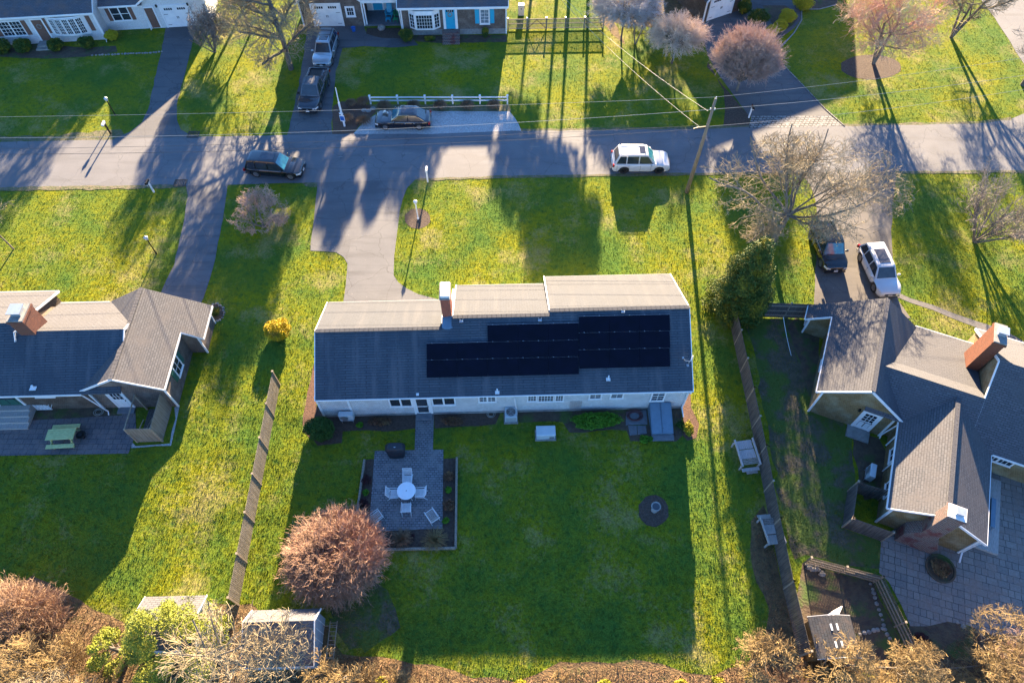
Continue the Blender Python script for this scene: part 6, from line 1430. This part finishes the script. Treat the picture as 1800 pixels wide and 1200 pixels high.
# right lawn
bare_tree('small pale vase shaped tree with many stems on the sunny right lawn', (1712, 425), 5, .10, 31, 'bark_pale', 'tw_grey', dict(n=[4,3,3,2,2], up=[.02,.05,.05,.03,0], ang=[(15,35),(15,40),(20,45),(20,50)], ratio=[.6,.6,.55,.5], wander=[.07,.12,.16,.2,.25]), stems=9, spread=40, trunk_h=3.0, lean=(.12,.05), group='bare trees on the right lawn')
# far right big tree with rose twigs
bare_tree('wide bare tree with rose coloured twig ends in the round mulch bed', (1536, 112), 7, .22, 41, 'bark_pale', 'tw_rose', dict(kids=[2,3,2,2], prob=.95, n=[4,5,4,4,2], up=[.03,.05,.05,.03,0], ang=[(40,75),(30,60),(30,60),(25,55)], ratio=[.95,.62,.55,.5], rmin=.010), ell=((.3,1.2,4.6),(6.6,5.5,3.6)), trunk_h=4.2, stems=2, spread=14)
bare_tree('bare tree behind the rose twigged tree casting a long striped shadow', (1672, 66), 7, .20, 43, 'bark', 'tw_pale', dict(n=[4,5,4,3,2], rmin=.010), ell=((.0,1.5,5.5),(4.5,4.5,4)), trunk_h=4.5, stems=3, spread=22)
bare_tree('bare tree leaning in from the right edge beside the side road', (1797, 150), 6, .22, 44, 'bark', 'tw_grey', dict(rmin=.010), ell=((.5,1.0,4),(3.4,4.0,3.4)), trunk_h=4)
# big grey tree between the two far driveways
bare_tree('tall grey trunked bare tree between the two far driveways', (512, 122), 9, .26, 54, 'bark', 'tw_pale', dict(n=[7,6,5,4,2], start=[1,0,0,0], kids=[2,2,2,2], wander=[.05,.2,.24,.26,.3], up=[.10,.01,.02,.02,0], ang=[(50,85),(30,60),(30,60),(25,55)], ratio=[.50,.55,.55,.5], rmin=.013), ell=((-.9,.6,4.6),(4.6,4.2,4.8)), trunk_h=8)
bare_tree('grey bushy bare tree at the corner of the white garage', (378, 92), 4.5, .10, 52, 'bark_pale', 'tw_grey', dict(rmin=.013), ell=((.3,.6,2.4),(2.0,2.4,2.6)), stems=5, spread=38, trunk_h=2.6)
bare_tree('slim bare tree standing at the top edge left of the grey house', (440, 60), 6, .13, 53, 'bark', 'tw_pale', dict(rmin=.014), ell=((0,.5,3.6),(2.8,2.6,3.2)), trunk_h=4)
# weeping trees by the dark house
broom('weeping tan leafless tree nearest the dark house garage', (1181, 112), 2.7, 2.3, 1.5, 170, 'tw_lit', 61, zc=3.0, trunk=.10, base_h=1.5, droop=.9, tw_r=.013, name='weeping_tree', group='weeping trees beyond the sunny lawn')
broom('grey weeping leafless tree at the end of the mesh fence', (1092, 68), 3.2, 2.6, 1.6, 190, 'tw_lit_grey', 62, zc=3.4, trunk=.10, base_h=1.6, droop=.9, tw_r=.013, name='weeping_tree', group='weeping trees beyond the sunny lawn')
bare_tree('thin twin stemmed tree on the sunny lawn beyond the street', (1116, 78), 4, .09, 63, 'bark_pale', 'tw_tan', dict(n=[4,3,3,2,2], rmin=.011, up=[.05,.08,.08,.05,0]), stems=3, spread=20, trunk_h=2.6)
# left edge small tree
bare_tree('young white stemmed tree on the lawn at the left edge', (24, 438), 3.4, .07, 64, 'bark_pale', 'tw_pale', dict(n=[4,3,3,2,2], rmin=.010), trunk_h=2.6, lean=(-.12,0))

# evergreen beside the right fence
def evergreen(lab, px, h, r, n, size, mat, seed, lumps=34, name='evergreen_tree', flat=.4, base=.5, group=None, world=None, squash=1.0, kk=(.28,.44)):
    x, y = world or G(*px); t = thing(name, lab, 'tree', (x, y, 0), 0, group); rng = random.Random(seed); B = []; segs = [((0,0,-.05), (0,0,h*.9), .16, .03)]
    for i in range(lumps):
        q = (i+.5)/lumps; z = base+(h-base)*q; rr = r*(1-q**1.6)*rng.uniform(.55,.95)+.15; a = i*2.4+rng.uniform(-.5,.5); k = rng.uniform(*kk)*r*(1-.45*q); B.append((rr*math.cos(a)*squash, rr*math.sin(a), z, k, k, k*rng.uniform(.7,1.1))); segs.append(((0,0,z*.9), (rr*math.cos(a)*squash, rr*math.sin(a), z), .035, .012))
    V, Fc = leaf_cloud(rng, B, n, size, flat); npmesh('foliage', V, Fc, M[mat], t); segs_mesh('trunk', segs, 5, M['bark'], t); return t
evergreen('large dark green evergreen at the head of the dark fence', (1290, 546), 7.2, 1.75, 70000, .068, 'lf_dark', 71, lumps=80, kk=(.40,.58), base=.3)
evergreen('yellow green pine in front of the left shed', None, 6.4, 2.4, 36000, .075, 'lf_pine', 72, 64, 'pine_tree', .22, base=1.0, kk=(.20,.33), world=G(292, 1118, 3.3))
evergreen('smaller yellow green pine in the bottom left thicket', (228, 1150), 3.6, 1.3, 8000, .08, 'lf_pine', 73, 16, 'pine_tree', .25)
# evergreen trees beyond the far gardens whose long shadows reach the street
def shadow_spot(px, py, h):
    g = G(px, py); k = h/math.tan(R(SUN_EL)); return (g[0]+k*math.sin(R(SUN_AZ)), g[1]+k*math.cos(R(SUN_AZ)))
def tall_pine(lab, spot, h, r, cb, seed, n=2600):
    t = thing('tall_pine', lab, 'tree', (*spot, 0), 0, 'tall pines beyond the far gardens'); rng = random.Random(seed); B = []; segs = [((0,0,-.1), (rng.uniform(-.2,.2),0,h*.95), .24, .07)]
    for i in range(11): q = (i+.5)/11; z = cb+(h-cb)*q; rr = r*rng.uniform(.35,.7)*(1-.5*abs(q-.4)); a = i*2.4; k = r*rng.uniform(.4,.58); B.append((rr*math.cos(a), rr*math.sin(a), z, k, k, k*.6)); segs.append(((0,0,z*.93), (rr*math.cos(a), rr*math.sin(a), z), .06, .02))
    V, Fc = leaf_cloud(rng, B, n, .20, .5); npmesh('foliage', V, Fc, M['lf_dark'], t); segs_mesh('trunk', segs, 6, M['bark'], t)
PINES = [((980,395),12.0,2.6,8.6),((955,345),11,2.3,8),((1022,440),12.5,1.7,10.2),((735,255),12.0,2.8,8.5),((290,290),11.5,3.0,7.2),((395,430),12.5,2.4,8.8),((440,530),13.0,2.2,9.6),((40,290),11.5,3.4,7),((-60,300),12,3.4,7),((560,262),11,2.2,8),((600,335),12,1.6,9.4),((905,262),10.5,2.4,7.6),((1160,180),10.5,3.4,5.0),((665,300),12,1.3,9.5)]
for i, (p, h, r, cb) in enumerate(PINES): tall_pine('tall pine beyond the far gardens, wholly above the top edge', shadow_spot(*p, (h+cb)/2), h, r, cb, 200+i)

# bushes and plants
bush('dark clipped round bush at the left rear corner of the middle house', (567, 762), 1.12, 1.05, .78, 15000, .045, 'lf_box', 81)
bush('low wide green bush along the rear wall beside the trellis', (1046, 742), 1.9, .68, .36, 12000, .055, 'lf_green', 82, name='spreading_bush')
bush('bright yellow forsythia in full flower on the strip of lawn left of the house', (491, 590), 1.1, 1.0, .78, 11000, .05, 'lf_yel', 83, name='forsythia')
bush('yellow flowering shrub at the right rear corner of the middle house', (1208, 756), .42, .62, .32, 1700, .05, 'lf_ygb', 84, name='forsythia')
for i, (px, py, r, mt, lab) in enumerate(((46,90,.95,'lf_dark','round dark bush between the double window and the front door of the white house'),(101,88,.85,'lf_dark','round dark bush just right of the white house front door'),(157,84,.85,'lf_dark','round dark bush below the right end of the bay window'),(200,69,.72,'lf_yg','small yellow green bush in the corner of the white house'),(8,92,1.1,'lf_dark','loose dark bush at the left edge below the white house windows'))): bush(lab, (px, py), r, r, r*.72, 7000, .06, mt, 90+i, group='bushes in front of the white house')
for i, (px, py, r, lab) in enumerate(((1410,16,1.15,'yellow green ball bush just beyond the footpath end at the dark house'),(1381,38,1.0,'topmost yellow green ball bush inside the curve of the footpath'),(1369,53,.86,'middle yellow green ball bush inside the curve of the footpath'),(1354,62,.8,'lowest yellow green ball bush next to the pinkish tree'))): bush(lab, (px, py), r, r, r*.72, 6000, .055, 'lf_yg', 100+i, group='yellow green ball bushes at the dark house')
bush('dark evergreen shrub beside the dark house window', (1330, 40), 1.2, 1.0, .8, 4000, .07, 'lf_dark', 110); bush('dark evergreen shrub between the garage and window of the dark house', (1306, 24), .8, .8, .9, 4000, .07, 'lf_dark', 111)
bush('dark bush at the left corner of the grey shingled house', (716, 72), .85, .8, .7, 4000, .06, 'lf_dark', 112); bush('thin dark evergreen right of the turquoise front door', (853, 66), .4, .4, .62, 2000, .05, 'lf_dark', 113); bush('low dark bush under the bay window', (755, 72), .7, .35, .28, 2200, .05, 'lf_dark', 114)
for i, (px, py, r, h, lab) in enumerate(((640,184,.62,.8,'tan grass clump beside the upper part of the white sign post'),(618,186,.5,.7,'tan grass clump between the sign post and the truck driveway'),(612,212,.55,.7,'low brown clump at the foot of the sign post'),(640,215,.7,.6,'broad brown clump beside the shell strip corner'))): grass_clump(lab, (px, py), r, h, 700, 'tw_brown', 120+i, 'dry clumps round the sign post')
for i, px in enumerate((676, 727, 774, 822, 868)): grass_clump(['leftmost','second','middle','fourth','rightmost'][i]+' brown grass clump in front of the white rail fence', (px, 191-i*.2), .62, .75, 800, 'tw_brown', 130+i, 'grass clumps along the white rail fence')
# patio bed plants
for i, (px, py, r, h, mt, lab) in enumerate(((707,948,.55,.5,'tw_brown','dry grass clump left of centre in the bed below the patio'),(764,950,.65,.5,'tw_tan','larger dry grass clump right of centre in the bed below the patio'))): grass_clump(lab, (px, py), r, h, 300, mt, 140+i, 'grass clumps in the patio bed', z=.01, spread=1.2)
for i, (px, py, mt, r, lab) in enumerate(((788,862,'lf_green',.26,'small bright green plant in the right patio bed'),(784,915,'lf_green',.24,'small bright green plant at the lower end of the right patio bed'),(643,866,'lf_green',.24,'small green plant in the left patio bed'),(789,838,'lf_brown',.40,'brown leafy shrub at the top of the right patio bed'),(789,890,'lf_brown',.46,'brown leafy shrub halfway down the right patio bed'),(645,845,'lf_purple',.36,'burgundy shrub at the top of the left patio bed'),(640,885,'lf_purple',.36,'burgundy shrub at the lower part of the left patio bed'),(722,945,'lf_purple',.3,'small burgundy shrub in the bed below the patio'),(1131,774,'lf_green',.36,'green leafy plant in front of the flagstones'),(1143,772,'lf_green',.22,'small green plant touching the stone step of the cellar doors'),(633,748,'lf_green',.26,'bright green plant beside the white heat pump'),(1196,748,'lf_box',.34,'dark leafy plant between the cellar doors and the house corner'))): bush(lab, (px, py), r, r, r*.55, 900, .045, mt, 150+i, name='small_plant', cat='plant', group='small plants round the middle house', lumps=4)
bush('brown dry shrub in the mulch beside the patio door path', (795, 742), .9, .4, .2, 1500, .05, 'lf_brown', 170, name='dry_shrub', cat='plant'); bush('reddish dry shrub in the mulch left of the patio path', (665, 742), .95, .35, .16, 1500, .05, 'lf_brown', 171, name='dry_shrub', cat='plant')
bush('dry brown plant inside the chimney foot ring', None, .62, .62, .22, 2500, .05, 'lf_brown', 172, name='dry_shrub', cat='plant', world=FR.world(7.95, -6.85))
bush('dark red shrub in the bed at the foot of the terrace', (1617, 1128), .5, .5, .35, 2200, .05, 'lf_purple', 173)
bush('brown shrub in the small stone ringed bed at the brown house corner', (380, 550), .4, .45, .22, 1200, .05, 'lf_dark', 174, name='small_plant', cat='plant')
# bottom thicket
def thicket(lab, px, rx, ry, rz, n, mat, seed, **k): return broom(lab, px, rx, ry, rz, n, mat, seed, group='bare shrubs along the bottom edge', name='bare_shrub', cat='shrub', zc=rz*.55, trunk=.06, base_h=.15, **k)
TH = [((52,1105),2.5,2.0,1.7,230,'tw_brown2','big rounded tan brown shrub at the left edge above the thicket'),((-20,1135),2.2,1.9,1.6,90,'tw_tan','tan shrub cut off by the left edge below the rounded shrub'),
 ((120,1165),1.9,1.3,1.1,90,'tw_tan','orange tan shrub between the left edge and the yellow green pine'),((60,1205),2.1,1.3,1.1,90,'tw_brown','brown shrub in the bottom left corner'),((180,1215),1.7,1.1,1.0,80,'tw_tan','tan shrub on the bottom edge left of the pines'),
 ((600,1190),1.2,.9,1.0,70,'tw_tan','tan shrub just right of the ladder end of the shed'),((640,1205),1.3,.9,.9,70,'tw_tan','golden tan shrub on the bottom edge at the left of the lawn'),((700,1205),1.3,.9,.8,70,'tw_tan','low golden shrub where the lawn meets the bottom edge'),((760,1215),1.2,.8,.7,60,'tw_tan','low tan shrub right of the golden shrub'),
 ((985,1182),.62,.5,.75,45,'tw_tan','small lone tan shrub at the lower edge of the lawn'),((1375,1190),1.5,1.0,1.1,70,'tw_brown','brown twiggy shrub below the dark fence end'),((1455,1195),1.6,1.0,1.2,80,'tw_tan','tan twiggy shrub in front of the small shed'),((1540,1200),1.5,1.0,1.1,70,'tw_tan','tan shrub below the picket fence end'),
 ((1640,1195),1.7,1.2,1.4,80,'tw_pale','pale twiggy shrub below the terrace bed'),((1730,1180),1.8,1.3,1.7,90,'tw_tan','tall tan shrub at the lower right of the terrace'),((1795,1170),1.7,1.5,2.0,90,'tw_pink','pinkish shrub cut off by the right edge'),((1300,1200),1.0,.7,.8,40,'tw_brown','small brown shrub on the bottom edge left of the fence end')]
for i, (p, rx, ry, rz, n, mt, lab) in enumerate(TH): k = 1 if i in (0, 13) else 1.25; thicket(lab, (p[0], p[1]+(0 if i == 0 else 14 if i < 9 else 24)), rx*k*1.05, ry*k*1.05, rz*(1.35 if i < 9 else 1.0), int(n*(1.15 if i == 0 else .60)), mt, 300+i, tw_r=.009, ragged=0 if i == 0 else .32)
bare_tree('pale bare tree rising from the bottom edge over the pine', None, 8, .13, 320, 'bark_pale', 'tw_pale', dict(n=[5,4,4,3,2], rmin=.010, up=[.03,.05,.03,.02,0]), ell=((0,0,4.6),(2.9,2.6,3.0)), trunk_h=6.2, group='bare trees along the bottom edge', world=G(392, 1150, 4.5))
bare_tree('pale bare tree spreading over the dark shed roof', None, 5.5, .11, 321, 'bark_pale', 'tw_pale', dict(n=[4,4,4,3,2], rmin=.010), ell=((.2,.2,3.4),(2.3,2.0,2.2)), trunk_h=4.0, stems=2, spread=22, group='bare trees along the bottom edge', world=G(468, 1150, 3.2))
bare_tree('thin pale tree in the bottom left corner thicket', (150, 1250), 5, .09, 322, 'bark_pale', 'tw_pale', dict(rmin=.010), ell=((0,0,3.2),(2.2,1.8,2.2)), trunk_h=3.4, group='bare trees along the bottom edge')
bare_tree('bare sapling over the lower right terrace corner', (1700, 1240), 5, .08, 323, 'bark_pale', 'tw_tan', dict(rmin=.010), ell=((0,0,3),(2.2,2.0,2.2)), trunk_h=3.2, stems=2, spread=20, group='bare trees along the bottom edge')
for i, (px, py) in enumerate(((672,1198),(914,1200),(1062,1200),(1195,1201),(1262,1196),(1318,1188),(1415,1195),(1522,1190))): bush('yellow flowering low bush on the bottom edge, '+['just right of the shed','below the lone tan shrub','under the middle of the lawn','under the right part of the lawn','at the lawn corner','right of the lawn corner','below the fence end','below the small shed'][i], (px, py+4), .42, .36, .24, 1600, .045, 'lf_ygb', 340+i, name='yellow_bush', group='yellow low bushes along the bottom edge', lumps=5)
for i, (w_, h, lab) in enumerate(((G(1465,1165,1.5), 4.2, 'bare sapling in front of the small dark roofed shed'), (G(1590,1180,1.5), 4, 'bare sapling below the end of the picket fence'), (G(1345,1160,1.5), 3.6, 'bare sapling at the bottom end of the dark fence bed'), (G(1760,1120,2.5), 5, 'bare sapling over the right corner of the terrace'), (G(70,1170,2), 4.6, 'bare sapling amid the shrubs in the bottom left corner'), (G(590,1180,1.), 3, 'thin bare sapling beside the shed ladder'))):
    bare_tree(lab, None, h, .07, 400+i, 'bark', 'tw_tan', dict(n=[4,4,4,3,2], rmin=.009), ell=((0,0,h*.55),(1.9,1.6,h*.5)), trunk_h=h*.62, stems=2, spread=24, group='bare saplings along the bottom edge', world=w_)
mb = MB(); mb.tube([G3(1500,1170,1.0), G3(1650,1176,1.2), G3(1820,1160,1.3)], [.03,.028,.02], 6); tag(mb.build('fallen_branch', M['bark_pale'], uv=False), 'long pale branch lying across the thicket at the bottom right', 'branch')

# undergrowth and turf
def scatter_stuff(name, lab, cat, pxpoly, n, hgt, mat, seed, wmul=1.):
    g = np.random.RandomState(seed); P = np.array([G(*p) for p in pxpoly]); lo, hi = P.min(0), P.max(0); X = g.uniform(lo, hi, (n, 2)); X = X[inside(X, P)]
    m = len(X); a = g.uniform(0, 6.283, m); tl = g.uniform(.2, 1.2, m); L = hgt*g.uniform(.4, 1.3, m); d = np.stack([np.cos(a)*np.sin(tl), np.sin(a)*np.sin(tl), np.cos(tl)], 1); B = np.c_[X, np.zeros(m)]; T = B+d*L[:, None]
    s = np.stack([-np.sin(a), np.cos(a), np.zeros(m)], 1)*.010*wmul; V = np.stack([B-s, B+s, T], 1).reshape(-1, 3); o = npmesh(name, V, np.arange(m*3).reshape(-1, 3), M[mat]); tag(o, lab, cat, kind='stuff')
def inside(X, P):
    r = np.zeros(len(X), bool); n = len(P)
    for i in range(n):
        a, b = P[i], P[i-1]; c = (a[1] > X[:, 1]) != (b[1] > X[:, 1]); k = (b[0]-a[0])*(X[:, 1]-a[1])/((b[1]-a[1]) if b[1] != a[1] else 1e-9)+a[0]; r ^= c & (X[:, 0] < k)
    return r
scatter_stuff('dry_undergrowth', 'tangled dry undergrowth and leaf litter along the bottom edge', 'undergrowth', [(-60,1045),(60,1020),(160,1075),(225,1098),(300,1090),(420,1075),(470,1100),(590,1150),(700,1162),(830,1192),(940,1188),(1110,1166),(1255,1190),(1345,1125),(1352,1075),(1320,965),(1345,900),(1392,1085),(1420,1150),(1600,1170),(1700,1110),(1860,1130),(1860,1260),(-60,1260)], 60000, .28, 'lf_brown', 5, 1.6)
def turf():
    g = np.random.RandomState(9); N = 620000
    py = g.uniform(-10, 1215, N); pxx = g.uniform(-30, 1830, N); X = np.array(G(0,0)); b = (600-py)/CAM_F; dz = -math.cos(CAM_T)+b*math.sin(CAM_T); s = -CAM_H/dz; X = np.stack([(pxx-900)/CAM_F*s, (math.sin(CAM_T)+b*math.cos(CAM_T))*s], 1)
    keep = np.ones(len(X), bool)
    for P in EXCL:
        P = np.array(P); lo, hi = P.min(0), P.max(0); c = keep & (X[:, 0] > lo[0]) & (X[:, 0] < hi[0]) & (X[:, 1] > lo[1]) & (X[:, 1] < hi[1]); i = np.where(c)[0]; keep[i[inside(X[i], P)]] = False
    X = X[keep]; m = len(X); a = g.uniform(0, 6.283, m)
    clump = .5+.5*np.sin(X[:, 0]*5.1+2*np.sin(X[:, 1]*3.3))*np.sin(X[:, 1]*4.7+2*np.sin(X[:, 0]*2.9)); h = (.035+.05*clump)*g.uniform(.6, 1.3, m); w_ = g.uniform(.012, .024, m)
    s = np.stack([-np.sin(a), np.cos(a), np.zeros(m)], 1)*w_[:, None]; B = np.c_[X, np.full(m, .0)]; T = B+np.stack([np.cos(a)*h*.5, np.sin(a)*h*.5, h], 1)
    V = np.stack([B-s, B+s, T], 1).reshape(-1, 3); o = npmesh('grass', V, np.arange(m*3).reshape(-1, 3), M['blade']); tag(o, 'short patchy spring grass of all the lawns', 'grass', kind='stuff'); print('blades', m)
turf()
